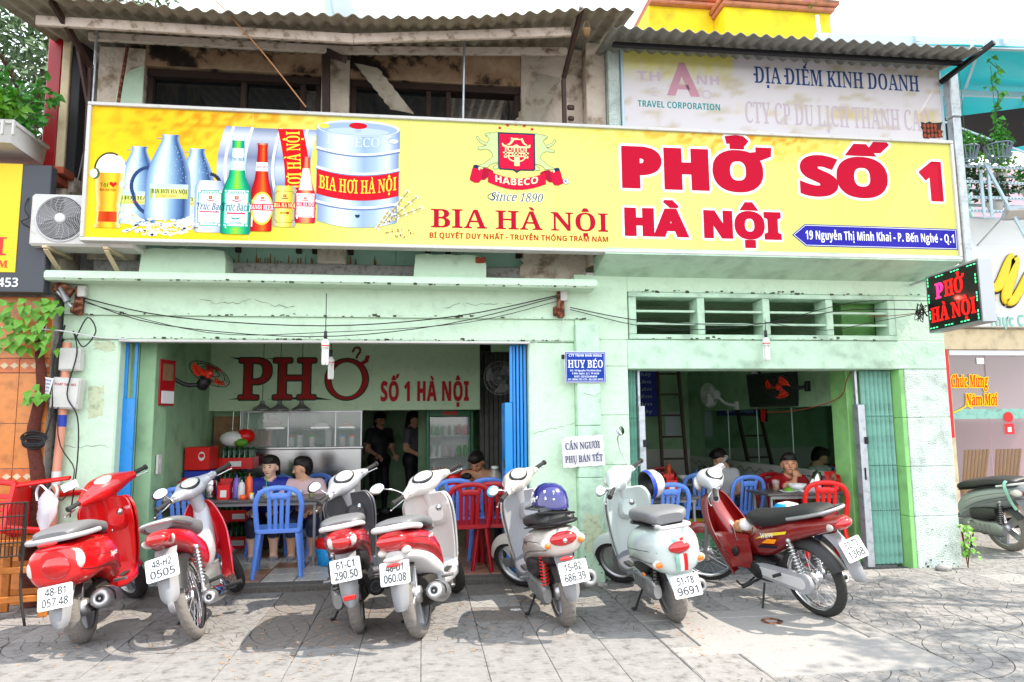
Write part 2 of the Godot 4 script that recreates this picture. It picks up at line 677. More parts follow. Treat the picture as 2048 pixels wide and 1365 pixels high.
func make_materials() -> void:
	var mott := noise_tex([[0.0,g1(0.80)],[0.35,g1(0.95)],[0.6,g1(1.0)],[1.0,g1(0.93)]],0.008,5)
	var faint := noise_tex([[0.0,Color(0.88,0.87,0.84)],[0.2,g1(0.96)],[0.5,g1(1.0)],[1.0,g1(0.975)]],0.007,6,FastNoiseLite.TYPE_SIMPLEX_SMOOTH,1024,19,0.6)
	mt("mat_blue", Color(0.10, 0.22, 0.66), 0.5)
	mt("board_green", Color(0.76, 0.86, 0.72), 0.75, 0.0, {"tex": faint, "tri": 0.8})
	var dirt := noise_tex([[0.0,Color(0.55,0.53,0.48)],[0.10,Color(0.84,0.83,0.79)],[0.2,g1(0.975)],[0.6,g1(1.0)],[1.0,g1(0.97)]],0.006,6,FastNoiseLite.TYPE_SIMPLEX_SMOOTH,1024,9,0.6)
	var old := noise_tex([[0.0,Color(0.4,0.34,0.29)],[0.2,Color(0.7,0.64,0.57)],[0.42,Color(0.92,0.88,0.83)],[1.0,Color(1,0.97,0.94)]],0.007,6,FastNoiseLite.TYPE_SIMPLEX_SMOOTH,1024,4,0.6)
	var burnt := noise_tex([[0.0,Color(0.08,0.06,0.05)],[0.32,Color(0.25,0.2,0.16)],[0.48,Color(0.75,0.66,0.56)],[1.0,Color(1,0.93,0.84)]],0.005,6,FastNoiseLite.TYPE_SIMPLEX_SMOOTH,512,12,0.6)
	var speck := noise_tex([[0.0,g1(0.12)],[0.4,g1(0.4)],[0.55,g1(0.85)],[0.7,g1(0.55)],[1.0,g1(1.0)]],0.09,2,FastNoiseLite.TYPE_CELLULAR,512,5)
	var conc := noise_tex([[0.0,Color(0.62,0.6,0.57)],[0.4,g1(0.9)],[1.0,g1(1.0)]],0.02,6,FastNoiseLite.TYPE_SIMPLEX_SMOOTH,512,7,0.65)
	var rusty := noise_tex([[0.0,Color(0.25,0.12,0.06)],[0.45,Color(0.5,0.27,0.16)],[0.6,Color(0.75,0.62,0.52)],[1.0,Color(0.85,0.78,0.7)]],0.015,5)
	var fine := bump_tex(0.05, 4, 5.0)
	var stuc := bump_tex(0.12, 3, 6.0, 11)
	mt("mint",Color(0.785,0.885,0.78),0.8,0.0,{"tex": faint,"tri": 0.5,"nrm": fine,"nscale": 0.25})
	mt("mint_clean",Color(0.755,0.875,0.775),0.8,0.0,{"tex": mott,"tri": 0.7,"nrm": fine,"nscale": 0.25})
	mt("mint_rough",Color(0.83,0.885,0.85),0.85,0.0,{"tex": mott,"tri": 0.9,"nrm": stuc,"nscale": 1.2})
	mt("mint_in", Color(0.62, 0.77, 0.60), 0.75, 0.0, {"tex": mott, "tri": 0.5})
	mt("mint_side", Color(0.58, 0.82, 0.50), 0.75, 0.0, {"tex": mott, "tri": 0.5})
	mt("old_plaster",Color(0.86,0.83,0.80),0.9,0.0,{"tex": old,"tri": 0.4,"nrm": fine,"nscale": 0.6})
	mt("burnt", Color(0.80, 0.74, 0.68), 0.9, 0.0, {"tex": burnt, "tri": 0.55})
	mt("timber", Color(0.86, 0.83, 0.81), 0.85, 0.0, {"tex": old, "tri": 0.8})
	mt("dark_wood", Color(0.22, 0.15, 0.12), 0.8, 0.0, {"tex": mott, "tri": 1.0})
	mt("peeling", Color(0.66, 0.82, 0.74), 0.8, 0.0, {"tex": dirt, "tri": 0.6})
	mt("ply", Color(0.62, 0.42, 0.2), 0.85)
	mt("concrete",Color(0.66,0.64,0.63),0.9,0.0,{"tex": conc,"tri": 1.2,"nrm": fine,"nscale": 0.5})
	mt("paver",Color(0.555,0.54,0.53),0.92,0.0,{"tex": conc,"tri": 0.9,"nrm": fine,"nscale": 0.35})
	mt("paver_b",Color(0.54,0.528,0.52),0.92,0.0,{"tex": conc,"tri": 0.7,"nrm": fine,"nscale": 0.35})
	mt("paver_c",Color(0.565,0.55,0.538),0.92,0.0,{"tex": dirt,"tri": 1.1,"nrm": fine,"nscale": 0.35})
	mt("groove", Color(0.38, 0.36, 0.345), 0.95, 0.0, {"tex": conc, "tri": 2.0})
	mt("asphalt", Color(0.40, 0.40, 0.40), 0.95, 0.0, {"tex": conc, "tri": 1.0})
	mt("roof_sheet", Color(0.60, 0.60, 0.57), 0.55, 0.25, {"tex": conc, "tri": 0.5})
	mt("roof_old", Color(0.62, 0.61, 0.57), 0.75, 0.1, {"tex": old, "tri": 0.6})
	mt("steel_brown", Color(0.24, 0.15, 0.12), 0.6, 0.2, {"tex": mott, "tri": 2.0})
	mt("rust", Color(0.75, 0.62, 0.55), 0.85, 0.1, {"tex": rusty, "tri": 2.0})
	mt("galv", Color(0.74, 0.76, 0.78), 0.42, 0.6, {"tex": mott, "tri": 2.0})
	mt("chrome", Color(0.85, 0.85, 0.86), 0.12, 1.0)
	mt("stainless", Color(0.72, 0.72, 0.72), 0.16, 1.0)
	mt("alu", Color(0.72, 0.72, 0.73), 0.38, 0.85)
	mt("alu_dull", Color(0.55, 0.55, 0.55), 0.5, 0.7)
	mt("black_metal", Color(0.10, 0.10, 0.11), 0.5, 0.4)
	mt("iron", Color(0.2, 0.19, 0.18), 0.7, 0.5)
	mt("rubber",Color(0.19,0.185,0.18),0.85,0.0,{"tex": conc,"tri": 6.0,"world": false})
	mt("rubber_dusty",Color(0.50,0.475,0.455),0.92,0.0,{"tex": conc,"tri": 6.0,"world": false})
	mt("black_plastic", Color(0.13, 0.13, 0.135), 0.45)
	mt("grey_plastic", Color(0.40, 0.40, 0.42), 0.5)
	mt("inner_dark", Color(0.27, 0.27, 0.285), 0.5)
	mt("seat_black",Color(0.14,0.14,0.145),0.5,0.0,{"nrm": bump_tex(0.2,2,3.0,21),"tri": 6.0,"world": false,"nscale": 0.3})
	mt("seat_grey",Color(0.42,0.42,0.43),0.5,0.0,{"nrm": bump_tex(0.2,2,3.0,22),"tri": 6.0,"world": false,"nscale": 0.3})
	for p in [["paint_red",Color(0.80,0.035,0.06)],["paint_crimson",Color(0.76,0.04,0.10)],["paint_maroon",Color(0.50,0.045,0.06)],["paint_silver",Color(0.74,0.74,0.75)],["paint_pearl",Color(0.80,0.78,0.76)],["paint_mint_silver",Color(0.74,0.78,0.77)],["paint_champagne",Color(0.74,0.71,0.68)],["paint_grey",Color(0.50,0.52,0.53)]]:
		mt(p[0], p[1], 0.32, 0.0, {"coat": 1.0})
	mt("plastic_silver", Color(0.66, 0.66, 0.68), 0.4, 0.15)
	mt("plastic_pale", Color(0.80, 0.79, 0.79), 0.42)
	mt("mud_grey", Color(0.50, 0.50, 0.51), 0.55)
	mt("glass_cafe", Color(0.42, 0.43, 0.41), 0.04, 0.0, {"alpha": 0.18})
	mt("lens_red", Color(0.72, 0.02, 0.05), 0.1, 0.0, {"coat": 1.0})
	mt("lens_clear", Color(0.80, 0.77, 0.75), 0.12, 0.0, {"coat": 1.0})
	mt("lens_amber", Color(0.9, 0.45, 0.05), 0.15, 0.0, {"coat": 1.0})
	mt("mirror", Color(0.92, 0.93, 0.94), 0.02, 1.0)
	mt("wall_mirror", Color(0.50, 0.60, 0.54), 0.04, 1.0)
	mt("dial", Color(0.78, 0.78, 0.76), 0.2, 0.0, {"coat": 1.0})
	mt("white_plate", Color(0.86, 0.86, 0.85), 0.5)
	mt("print", Color(1, 1, 1), 0.75, 0.0, {"vc": true, "spec": 0.3})
	mt("print_seam", Color(0.84, 0.80, 0.38), 0.6)
	mt("print_matt", Color(1, 1, 1), 0.8, 0.0, {"vc": true})
	mt("red_reflector", Color(0.85, 0.08, 0.05), 0.2, 0.0, {"coat": 1.0})
	mt("spring_red", Color(0.85, 0.12, 0.06), 0.4)
	mt("gate_green", Color(0.56, 0.76, 0.70), 0.5, 0.1, {"tex": mott, "tri": 1.5})
	mt("blue_paint",Color(0.05,0.53,0.84),0.45,0.0,{"tex": dirt,"tri": 1.3,"coat": 0.3})
	mt("white", Color(0.86, 0.86, 0.85), 0.5)
	mt("white_dirty", Color(0.80, 0.79, 0.77), 0.6, 0.0, {"tex": dirt, "tri": 1.6})
	mt("cream", Color(0.84, 0.76, 0.62), 0.7, 0.0, {"tex": mott, "tri": 0.8})
	mt("plastic_blue", Color(0.36, 0.53, 0.86), 0.38, 0.0, {"back": Color(0.05, 0.09, 0.2)})
	mt("plastic_darkred", Color(0.62, 0.03, 0.08), 0.38)
	mt("plastic_red", Color(0.83, 0.05, 0.05), 0.4)
	mt("plastic_purple", Color(0.42, 0.33, 0.62), 0.4)
	mt("plastic_orange", Color(0.93, 0.35, 0.16), 0.4)
	mt("plastic_green", Color(0.16, 0.72, 0.12), 0.4)
	mt("plastic_cyan", Color(0.12, 0.60, 0.86), 0.4)
	mt("plastic_yellow", Color(0.90, 0.82, 0.10), 0.4)
	mt("crate_green", Color(0.22, 0.5, 0.32), 0.5)
	mt("granite", Color(0.62, 0.60, 0.59), 0.3, 0.0, {"tex": speck, "tri": 2.2})
	mt("glass", Color(0.86, 0.92, 0.9), 0.03, 0.0, {"alpha": 0.16})
	mt("glass_dark", Color(0.12, 0.14, 0.15), 0.04, 0.0, {"alpha": 0.55})
	mt("glass_green", Color(0.02, 0.32, 0.14), 0.06, 0.0, {"alpha": 0.72})
	mt("tea", Color(0.62, 0.33, 0.08), 0.1, 0.0, {"alpha": 0.7})
	mt("juice", Color(0.66, 0.68, 0.2), 0.15, 0.0, {"alpha": 0.75})
	mt("skin", Color(0.78, 0.56, 0.44), 0.6, 0.0, {"vc": true})
	mt("skin_vc", Color(1, 1, 1), 0.62, 0.0, {"vc": true})
	mt("cfl", Color(0.92, 0.92, 0.90), 0.35)
	mt("cable", Color(0.09, 0.09, 0.095), 0.6)
	mt("cable_white", Color(0.82, 0.82, 0.82), 0.5)
	mt("cable_red", Color(0.55, 0.2, 0.12), 0.5)
	mt("screen", Color(0.03, 0.03, 0.032), 0.12)
	mt("fan_black", Color(0.07, 0.07, 0.075), 0.45)
	mt("fan_orange", Color(0.90, 0.20, 0.06), 0.4)
	mt("fridge_green", Color(0.06, 0.42, 0.22), 0.4)
	mt("floor_tan", Color(0.62, 0.46, 0.36), 0.3, 0.0, {"tex": mott, "tri": 2.0})
	mt("floor_cream", Color(0.76, 0.74, 0.71), 0.3, 0.0, {"tex": conc, "tri": 1.5})
	mt("floor_grey", Color(0.40, 0.40, 0.40), 0.4, 0.0, {"tex": conc, "tri": 1.5})
	mt("grout", Color(0.26, 0.23, 0.21), 0.9)
	mt("basket_grey", Color(0.42, 0.48, 0.53), 0.5)
	mt("mildew", Color(0.25, 0.26, 0.2), 0.95)
	mt("ochre_stain", Color(0.77, 0.81, 0.68), 0.9, 0.0, {"tex": mott, "tri": 3.0})
	mt("paver_dark",Color(0.46,0.435,0.415),0.92,0.0,{"tex": dirt,"tri": 1.4,"nrm": fine,"nscale": 0.35})
	mt("shutter_grey", Color(0.36, 0.35, 0.34), 0.6, 0.1, {"tex": mott, "tri": 1.5})
	mt("wood_box", Color(0.55, 0.42, 0.28), 0.7, 0.0, {"tex": mott, "tri": 2.0})
	mt("ladder_wood", Color(0.34, 0.27, 0.23), 0.7)
	mt("orange_tile", Color(0.82, 0.50, 0.24), 0.28, 0.0, {"tex": mott, "tri": 1.6})
	mt("orange_band", Color(0.80, 0.42, 0.20), 0.3, 0.0, {"tex": mott, "tri": 3.0})
	mt("pipe_salmon", Color(0.86, 0.58, 0.48), 0.6)
	mt("sign_dark", Color(0.24, 0.25, 0.28), 0.5)
	mt("sign_yellow", Color(0.95, 0.79, 0.04), 0.5)
	mt("brick", Color(0.62, 0.28, 0.17), 0.85, 0.0, {"tex": mott, "tri": 4.0})
	mt("leaf", Color(0.22, 0.50, 0.12), 0.5, 0.0, {"back": Color(0.12, 0.25, 0.04)})
	mt("leaf_bright", Color(0.36, 0.58, 0.13), 0.5, 0.0, {"back": Color(0.2, 0.3, 0.03)})
	mt("leaf_dark", Color(0.10, 0.26, 0.09), 0.5, 0.0, {"back": Color(0.05, 0.1, 0.02)})
	mt("leaf_tree", Color(0.28, 0.38, 0.24), 0.6, 0.0, {"back": Color(0.08, 0.12, 0.03)})
	mt("bark", Color(0.30, 0.24, 0.19), 0.9, 0.0, {"tex": old, "tri": 3.0})
	mt("vine_bark", Color(0.36, 0.16, 0.11), 0.9, 0.0, {"tex": old, "tri": 3.0})
	mt("flower", Color(0.86, 0.25, 0.68), 0.6)
	mt("yellow_wall", Color(0.97, 0.84, 0.02), 0.7, 0.0, {"tex": mott, "tri": 0.3})
	mt("salmon", Color(0.80, 0.50, 0.38), 0.7, 0.0, {"tex": mott, "tri": 1.0})
	mt("cyan_sheet", Color(0.02, 0.74, 0.78), 0.35, 0.0, {"back": Color(0.02, 0.6, 0.62)})
	mt("tarp_dark", Color(0.15, 0.11, 0.11), 0.8)
	mt("pale_steel", Color(0.72, 0.80, 0.84), 0.45, 0.2)
	mt("led_case", Color(0.66, 0.67, 0.68), 0.35, 0.6)
	mt("led_face", Color(0.012, 0.018, 0.014), 0.35)
	mt("led_red",Color(0.85,0.06,0.06),0.5,0.0,{"glow": 0.35,"glow_color": Color(1.0,0.06,0.05)})
	mt("led_pink",Color(0.95,0.2,0.5),0.5,0.0,{"glow": 0.9,"glow_color": Color(1.0,0.12,0.4)})
	mt("led_green",Color(0.3,0.95,0.6),0.5,0.0,{"glow": 0.9,"glow_color": Color(0.3,1.0,0.6)})
	mt("bag", Color(0.88, 0.86, 0.90), 0.3, 0.0, {"alpha": 0.55})
	mt("paper", Color(0.85, 0.84, 0.84), 0.8)
	mt("wood_orange", Color(0.72, 0.42, 0.13), 0.55, 0.0, {"tex": mott, "tri": 4.0})
	mt("wood_chair", Color(0.80, 0.55, 0.20), 0.5)
	mt("cardboard", Color(0.72, 0.52, 0.35), 0.9)
	mt("egg", Color(0.72, 0.5, 0.36), 0.7)
	mt("bun", Color(0.72, 0.48, 0.2), 0.7, 0.0, {"tex": speck, "tri": 6.0})
	mt("hair", Color(0.045, 0.04, 0.04), 0.5)
	mt("tank_blue", Color(0.70, 0.74, 0.76), 0.4, 0.2)
	mt("pink_wall", Color(0.80, 0.66, 0.70), 0.7)
func fan_tile() -> ArrayMesh:
	begin()
	var a := 0.4
	var cells := []
	var radii := [0.0, 0.09, 0.19, 0.29, 0.397]
	var parts := [1, 3, 4, 6]
	for k in 4:
		for j in parts[k]:
			var t0 = 90.0 * j / parts[k]
			var t1 = 90.0 * (j + 1) / parts[k]
			var pts := oval(Vector2.ZERO, radii[k + 1], radii[k + 1], 4, t0, t1)
			if k == 0:
				pts.append(Vector2.ZERO)
			else:
				var inner := oval(Vector2.ZERO, radii[k], radii[k], 4, t0, t1)
				inner.reverse()
				pts.append_array(inner)
			cells.append(pts)
	var square := P2([0, 0, a, 0, a, a, 0, a])
	var fan := oval(Vector2.ZERO, 0.4, 0.4, 16, 0, 90)
	fan.append(Vector2.ZERO)
	for j in 3:
		var wedge := P2([a,a]) + PackedVector2Array([W(a,a) + Vector2.from_angle(deg_to_rad(180 + 30.0 * j)) * 0.6,W(a,a) + Vector2.from_angle(deg_to_rad(210 + 30.0 * j)) * 0.6])
		for q in Geometry2D.intersect_polygons(wedge, square):
			for r in Geometry2D.clip_polygons(q, fan):
				for rr in [[0.0, 0.125], [0.125, 0.3]]:
					var ring := oval(W(a, a), rr[1], rr[1], 24)
					for s in Geometry2D.intersect_polygons(r, ring):
						if rr[0] > 0:
							for u in Geometry2D.clip_polygons(s, oval(W(a, a), rr[0], rr[0], 24)):
								cells.append(u)
						else:
							cells.append(s)
	var turn := Transform3D(Basis(V(1, 0, 0), V(0, 0, 1), V(0, -1, 0)), V(-a / 2, 0, -a / 2))
	for c in cells:
		for q in Geometry2D.offset_polygon(Geometry2D.intersect_polygons(c,P2([0.0005,0.0005,a - 0.0005,0.0005,a - 0.0005,a - 0.0005,0.0005,a - 0.0005]))[0],-0.0021):
			plate(q, 0.02, turn)
	return shape()
func rib_tile() -> ArrayMesh:
	begin()
	for i in 9:
		box(V(0, -0.01, -0.178 + i * 0.0445), V(0.397, 0.02, 0.042), 0.003)
	return shape()
func make_ground() -> void:
	begin()
	box(V(0, -0.16, 0), V(700, 0.1, 700))
	ground_piece(done("ground","asphalt",self),"grey street ground reaching past the pavement")
	var pave := Node3D.new()
	pave.name = "pavement"
	add_child(pave)
	ground_piece(pave, "pale pavement of concrete tiles stamped with a fan pattern")
	begin()
	box(V(3.0, -0.062, -1.0), V(30, 0.105, 14.0))
	done("bedding", "groove", pave)
	var fan := fan_tile()
	var rib := rib_tile()
	var rng := RandomNumberGenerator.new()
	rng.seed = 5
	var mats := ["paver", "paver_b", "paver", "paver_c"]
	for i in range(-12, 28):
		for j in range(-9, 9):
			var x := 0.2 + i * 0.4
			var z := -0.0 + 0.2 + j * 0.4
			if z < 0.0 and x < 5.35:
				continue
			if x < -3.9 or x > 8.9 or z > 3.3:
				continue
			if x > 1.7 and x < 3.15 and z > 1.2 and z < 2.6:
				continue
			var d := W(x, z - 6.6)
			if absf(atan2(d.x, -d.y) - 0.128) > 0.74:
				continue
			var ribbed := z > 1.55 and x < 1.7
			var pick: String = mats[rng.randi() % 4]
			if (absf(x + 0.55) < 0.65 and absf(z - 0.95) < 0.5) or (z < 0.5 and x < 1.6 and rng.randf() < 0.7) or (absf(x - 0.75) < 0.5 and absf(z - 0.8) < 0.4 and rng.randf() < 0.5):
				pick = "paver_dark"  # darker tiles around the middle bikes and along the shop front
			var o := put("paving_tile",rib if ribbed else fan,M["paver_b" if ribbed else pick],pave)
			o.position = V(x, rng.randf_range(-0.0015, 0.0015), z)
			o.rotation.y = (PI / 2 if (i + 40) % 2 else 0.0) + (PI if (j + 40) % 2 else 0.0) if not ribbed else (0.0 if x < 3.3 else PI / 2)
	for s in [[1.86,1.3,0.52,0.2],[2.66,1.3,1.08,0.2],[1.71,1.7,0.22,0.6],[2.42,1.7,1.2,0.6],[3.11,1.7,0.18,0.6],[2.4,2.09,1.6,0.18],[1.8,2.39,0.4,0.42],[2.6,2.39,1.2,0.42]]:
		begin()
		box(V(s[0], -0.02, s[1]), V(s[2] - 0.012, 0.045, s[3] - 0.012), 0.006)
		done("slab", "paver_c" if s[2] > 0.5 else "paver", pave)
	var ring := thing("lifting_ring","small rusty iron ring let into the pavement slab below the maroon motorbike","ring",V(2.55,0.004,1.55))
	begin()
	lathe([W(0.05, 0), W(0.056, 0.008), W(0.07, 0.008), W(0.076, 0)], Transform3D(), 28)
	done("rim", "rust", ring)
	begin()
	box(V(0.055, 0.006, 0.02), V(0.02, 0.012, 0.04), 0.003, Basis(Vector3.UP, 0.5))
	done("handle", "iron", ring)
	begin()
	box(V(-0.82, 0.0, -0.07), V(3.7, 0.12, 0.16), 0.012)
	ground_piece(done("doorstep","groove",self),"dark worn concrete doorstep of the left room")
	var fl := Node3D.new()
	fl.name = "floor"
	add_child(fl)
	ground_piece(fl, "floor of cream and tan tiles inside the shop")
	begin()
	box(V(-0.6, -0.02, -2.9), V(4.6, 0.14, 5.5))
	done("grout_bed", "grout", fl)
	begin()
	box(V(0, 0, 0), V(0.29, 0.016, 0.29), 0.003)
	var t := shape()
	for i in 13:
		for j in 9:
			var o := put("floor_tile",t,M["floor_tan" if (i / 2 + j / 2) % 2 and rng.randf() < 0.8 else "floor_cream"] if i < 8 else M["floor_tan"],fl)
			o.position = V(-2.5 + i * 0.3, 0.052, -0.32 - j * 0.3)
	begin()
	box(V(3.25, -0.028, -2.5), V(3.0, 0.08, 4.8))
	ground_piece(done("room_floor","floor_grey",self),"grey concrete floor of the right room")
func blk(parent: Node,called: String,m: Variant,x0: float,x1: float,y0: float,y1: float,z0: float,z1: float,bev := 0.006) -> MeshInstance3D:
	begin()
	box(V((x0 + x1) / 2, (y0 + y1) / 2, (z0 + z1) / 2), V(x1 - x0, y1 - y0, z1 - z0), bev)
	return done(called, m, parent)
func corrugated(x0: float,x1: float,front: Callable,back: Callable,pitch: float,amp: float,th := 0.006,rows := 4) -> void:
	var n := int((x1 - x0) / pitch * 8)
	var g := []
	for r in rows + 1:
		var row := PackedVector3Array()
		for i in n + 1:
			var x := lerpf(x0, x1, float(i) / n)
			var p: Vector3 = (front.call(x) as Vector3).lerp(back.call(x), float(r) / rows)
			p.y += amp * sin(x / pitch * TAU)
			row.append(p)
		g.append(row)
	sheet(g, th)
func ragged(x0: float,x1: float,y0: float,y1: float,n: int,amp: float,sd: int) -> PackedVector2Array:
	var rng := RandomNumberGenerator.new()
	rng.seed = sd
	var out := PackedVector2Array()
	for k in [[x0, y0, x1, y0], [x1, y0, x1, y1], [x1, y1, x0, y1], [x0, y1, x0, y0]]:
		for i in n:
			var t := float(i) / n
			out.append(W(lerpf(k[0],k[2],t) + rng.randf_range(-amp,amp),lerpf(k[1],k[3],t) + rng.randf_range(-amp,amp)))
	return out
func make_shop() -> void:
	var s := thing("shop_house","two-storey mint green shophouse with two wide openings and a burnt upper storey","building")
	blk(s, "wall", "mint", -3.16, -2.68, -0.05, 2.24, -0.28, 0.0, 0.015)
	blk(s, "wall", "mint", 1.01, 1.46, -0.05, 2.235, -0.28, 0.0, 0.012)
	blk(s, "beam", "mint", -3.16, 1.46, 2.238, 2.46, -0.28, 0.02, 0.012)
	begin()
	box(V(-0.83, 2.226, 0.006), V(3.7, 0.022, 0.06), 0.004)
	done("drip_edge", "white_dirty", s)
	begin()
	var g := []
	for i in 7:
		var t := i / 6.0
		var row := PackedVector3Array()
		for j in 20:
			row.append(V(lerpf(-3.14,1.62,j / 19.0),lerpf(2.455,2.735,t),0.03 + 0.05 * pow(t,2.5)))
		g.append(row)
	sheet(g, 0.03)
	done("frieze", "mint", s)
	begin()
	box(V(-0.79, 2.755, 0.10), V(4.84, 0.085, 0.42), 0.02)
	done("ledge", "mint", s)
	blk(s, "backing_wall", "mint", -3.14, 1.66, 2.46, 2.72, -0.28, 0.012)
	blk(s, "parapet", "concrete", -3.0, 1.55, 2.797, 2.99, -0.3, -0.12)
	for q in [[-2.5, -1.765, 11], [-0.09, 0.59, 12]]:
		begin()
		var pts := P2([q[0], 2.797, q[0] + 0.02, 3.03])
		for i in 9:
			pts.append(W(lerpf(q[0] + 0.06,q[1] - 0.08,i / 8.0),3.04 + 0.006 * sin(i * 2.3 + q[2])))
		pts.append_array(P2([q[1] - 0.02,3.0 if q[2] == 12 else 3.03,q[1],2.95,q[1],2.797]))
		plate(pts, 0.3, at_(V(0, 0, -0.15)))
		done("parapet_block", "mint", s)
	begin()
	plate(ragged(0.49, 0.585, 2.965, 3.02, 4, 0.008, 3), 0.01, at_(V(0, 0, 0.148)))
	done("bare_brick", "brick", s)
	for i in 7:
		blk(s,"board","peeling",-2.9 + i * 0.66,-2.9 + i * 0.66 + 0.655,2.99,3.5,-0.22 - 0.004 * (i % 2),-0.2 - 0.004 * (i % 2),0.0)
	var rng := RandomNumberGenerator.new()
	rng.seed = 8
	begin()
	for i in 46:
		var x := rng.randf_range(-2.3, -0.35)
		var h := rng.randf_range(0.02, 0.11)
		var w := rng.randf_range(0.006, 0.02)
		plate(P2([x,2.99,x + w,2.99,x + w * 0.7,2.99 + h,x + w * 0.2,2.99 + h * 0.8]),0.006,at_(V(0,0,-0.196)))
	var splint := done("splintered_ply", "ply", s)
	splint.set_meta("kind", "stuff")
	begin()
	plate(ragged(0.95, 1.6, 2.8, 3.08, 9, 0.035, 21), 0.012, at_(V(0, 0, -0.115)))
	done("bare_plaster", "old_plaster", s)
	for i in 5:
		blk(s,"pier_block","mint_clean",1.455,1.682,-0.02 + i * 0.485,-0.02 + i * 0.485 + 0.482,-0.2,0.1,0.007)
	for q in [[-0.02, 0.62], [0.623, 1.06], [1.063, 1.53], [1.533, 2.0], [2.003, 2.26]]:
		blk(s, "pier_block", "mint", 1.684, 1.975, q[0], q[1], -0.28, 0.03, 0.005)
	blk(s, "wall", "mint", 1.46, 1.99, 2.262, 2.9, -0.28, 0.03, 0.006)
	blk(s, "beam", "mint_clean", 1.977, 5.36, 1.975, 2.262, -0.28, 0.032, 0.008)
	blk(s, "wall", "mint", 1.99, 5.36, 2.735, 2.96, -0.28, 0.028, 0.006)
	blk(s, "wall", "mint", 4.83, 5.36, 2.264, 2.733, -0.28, 0.028, 0.006)
	for q in [[2.0, 4.82, 2.266, 2.315], [2.0, 4.82, 2.685, 2.73]]:
		blk(s, "vent_frame", "mint_clean", q[0], q[1], q[2], q[3], -0.18, 0.045, 0.006)
	for i in 5:
		var x: float = [2.0, 2.70, 3.385, 4.065, 4.745][i]
		blk(s, "vent_mullion", "mint_clean", x, x + 0.075, 2.317, 2.683, -0.18, 0.038, 0.006)
	for i in 4:
		var x: float = [2.08, 2.78, 3.465, 4.145][i]
		for j in 2:
			begin()
			box(V(x + 0.3,2.432 + j * 0.125,-0.06),V(0.606,0.022,0.16),0.004,Basis(Vector3.RIGHT,0.12))
			done("vent_slat", "mint_clean", s)
	begin()
	var pr := P2([0.0, 2.885, 0.0, 3.06, 0.44, 3.06, 0.44, 3.005])
	plate(pr, 3.6, Transform3D(Basis(V(0, 0, 1), V(0, 1, 0), V(-1, 0, 0)), V(5.26, 0, 0.03)))
	done("soffit", "mint_clean", s)
	for q in [[-0.03, 0.50], [0.503, 0.99], [0.993, 1.48], [1.483, 1.972]]:
		blk(s, "pier_block", "mint_rough", 4.885, 5.36, q[0], q[1], -0.28, 0.03, 0.006)
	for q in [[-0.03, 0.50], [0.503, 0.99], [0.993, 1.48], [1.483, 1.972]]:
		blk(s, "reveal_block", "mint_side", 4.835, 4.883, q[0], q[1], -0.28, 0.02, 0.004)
	blk(s, "upper_wall", "old_plaster", -3.05, -2.64, 2.99, 5.05, -0.3, -0.1)
	begin()
	plate(P2([-2.88,4.1,-2.88,4.55,-2.84,4.72,-2.76,4.82,-2.68,4.86,-2.642,4.87,-2.642,4.1]),0.004,at_(V(0,0,-0.098)))
	done("paint_patch", "mint", s)
	blk(s, "upper_wall", "old_plaster", -1.0, -0.73, 2.99, 5.05, -0.3, -0.1)
	blk(s, "upper_wall", "old_plaster", 0.98, 1.62, 2.99, 5.3, -0.3, -0.1)
	begin()
	plate(ragged(0.985, 1.45, 4.2, 4.42, 6, 0.03, 5), 0.004, at_(V(0, 0, -0.098)))
	done("paint_patch", "mint", s)
	blk(s, "upper_wall", "burnt", -2.64, -1.0, 4.885, 5.2, -0.3, -0.11)
	blk(s, "upper_wall", "burnt", -0.73, 0.98, 4.87, 5.3, -0.3, -0.11)
	blk(s, "upper_wall", "burnt", -2.64, 0.98, 2.99, 5.4, -3.1, -3.0)  # back and side walls: scorch tone also stands in for the unlit room
	blk(s, "upper_wall", "burnt", -2.84, -2.645, 2.99, 5.4, -3.0, -0.305)
	blk(s, "upper_wall", "burnt", 0.985, 1.2, 2.99, 5.4, -3.0, -0.305)
	for w in [[-2.63, -1.01, -1.77, -1.21], [-0.72, 0.97, 0.02, 0.22]]:
		var win := blk(s, "window", "dark_wood", w[0], w[1], 4.8, 4.87, -0.3, -0.14)
		for x in [w[0], w[2], w[3], w[1] - 0.05]:
			blk(win, "frame", "dark_wood", x, x + 0.05, 3.1, 4.8, -0.26, -0.16)
		blk(win, "pane", "glass_dark", w[0] + 0.05, w[2], 3.1, 4.8, -0.22, -0.214, 0.0)
		blk(win, "pane", "glass_dark", w[2] + 0.05, w[3], 3.1, 4.8, -0.22, -0.214, 0.0)
	blk(s, "upper_wall", "old_plaster", 1.62, 1.82, 2.99, 5.3, -0.3, 0.05)
	blk(s, "upper_wall", "mint_rough", 1.825, 1.945, 2.99, 5.22, -0.3, 0.14)
	blk(s, "upper_wall", "old_plaster", 1.945, 5.44, 2.99, 5.22, -0.3, -0.02)
	var yl := func(x: float) -> float:
		return 4.885 + 0.035 * sin((x + 3.2) * 3.1) * 0.5 + maxf(0.0, (x + 0.5) * 0.105)
	begin()
	corrugated(-3.45,1.88,func(x): return V(x,yl.call(x) + 0.02,0.88),func(x): return V(x,yl.call(x) + 0.85,-3.4),0.127,0.017)
	done("roof_sheet", "roof_old", s)
	for q in [[-3.22, -0.62, 4.845, 4.85], [-0.62, 1.34, 4.85, 5.045]]:
		begin()
		bar(V(q[0], q[2], 0.64), V(q[1], q[3], 0.64), 0.04, 0.085, 0.005)
		done("fascia_board", "timber", s)
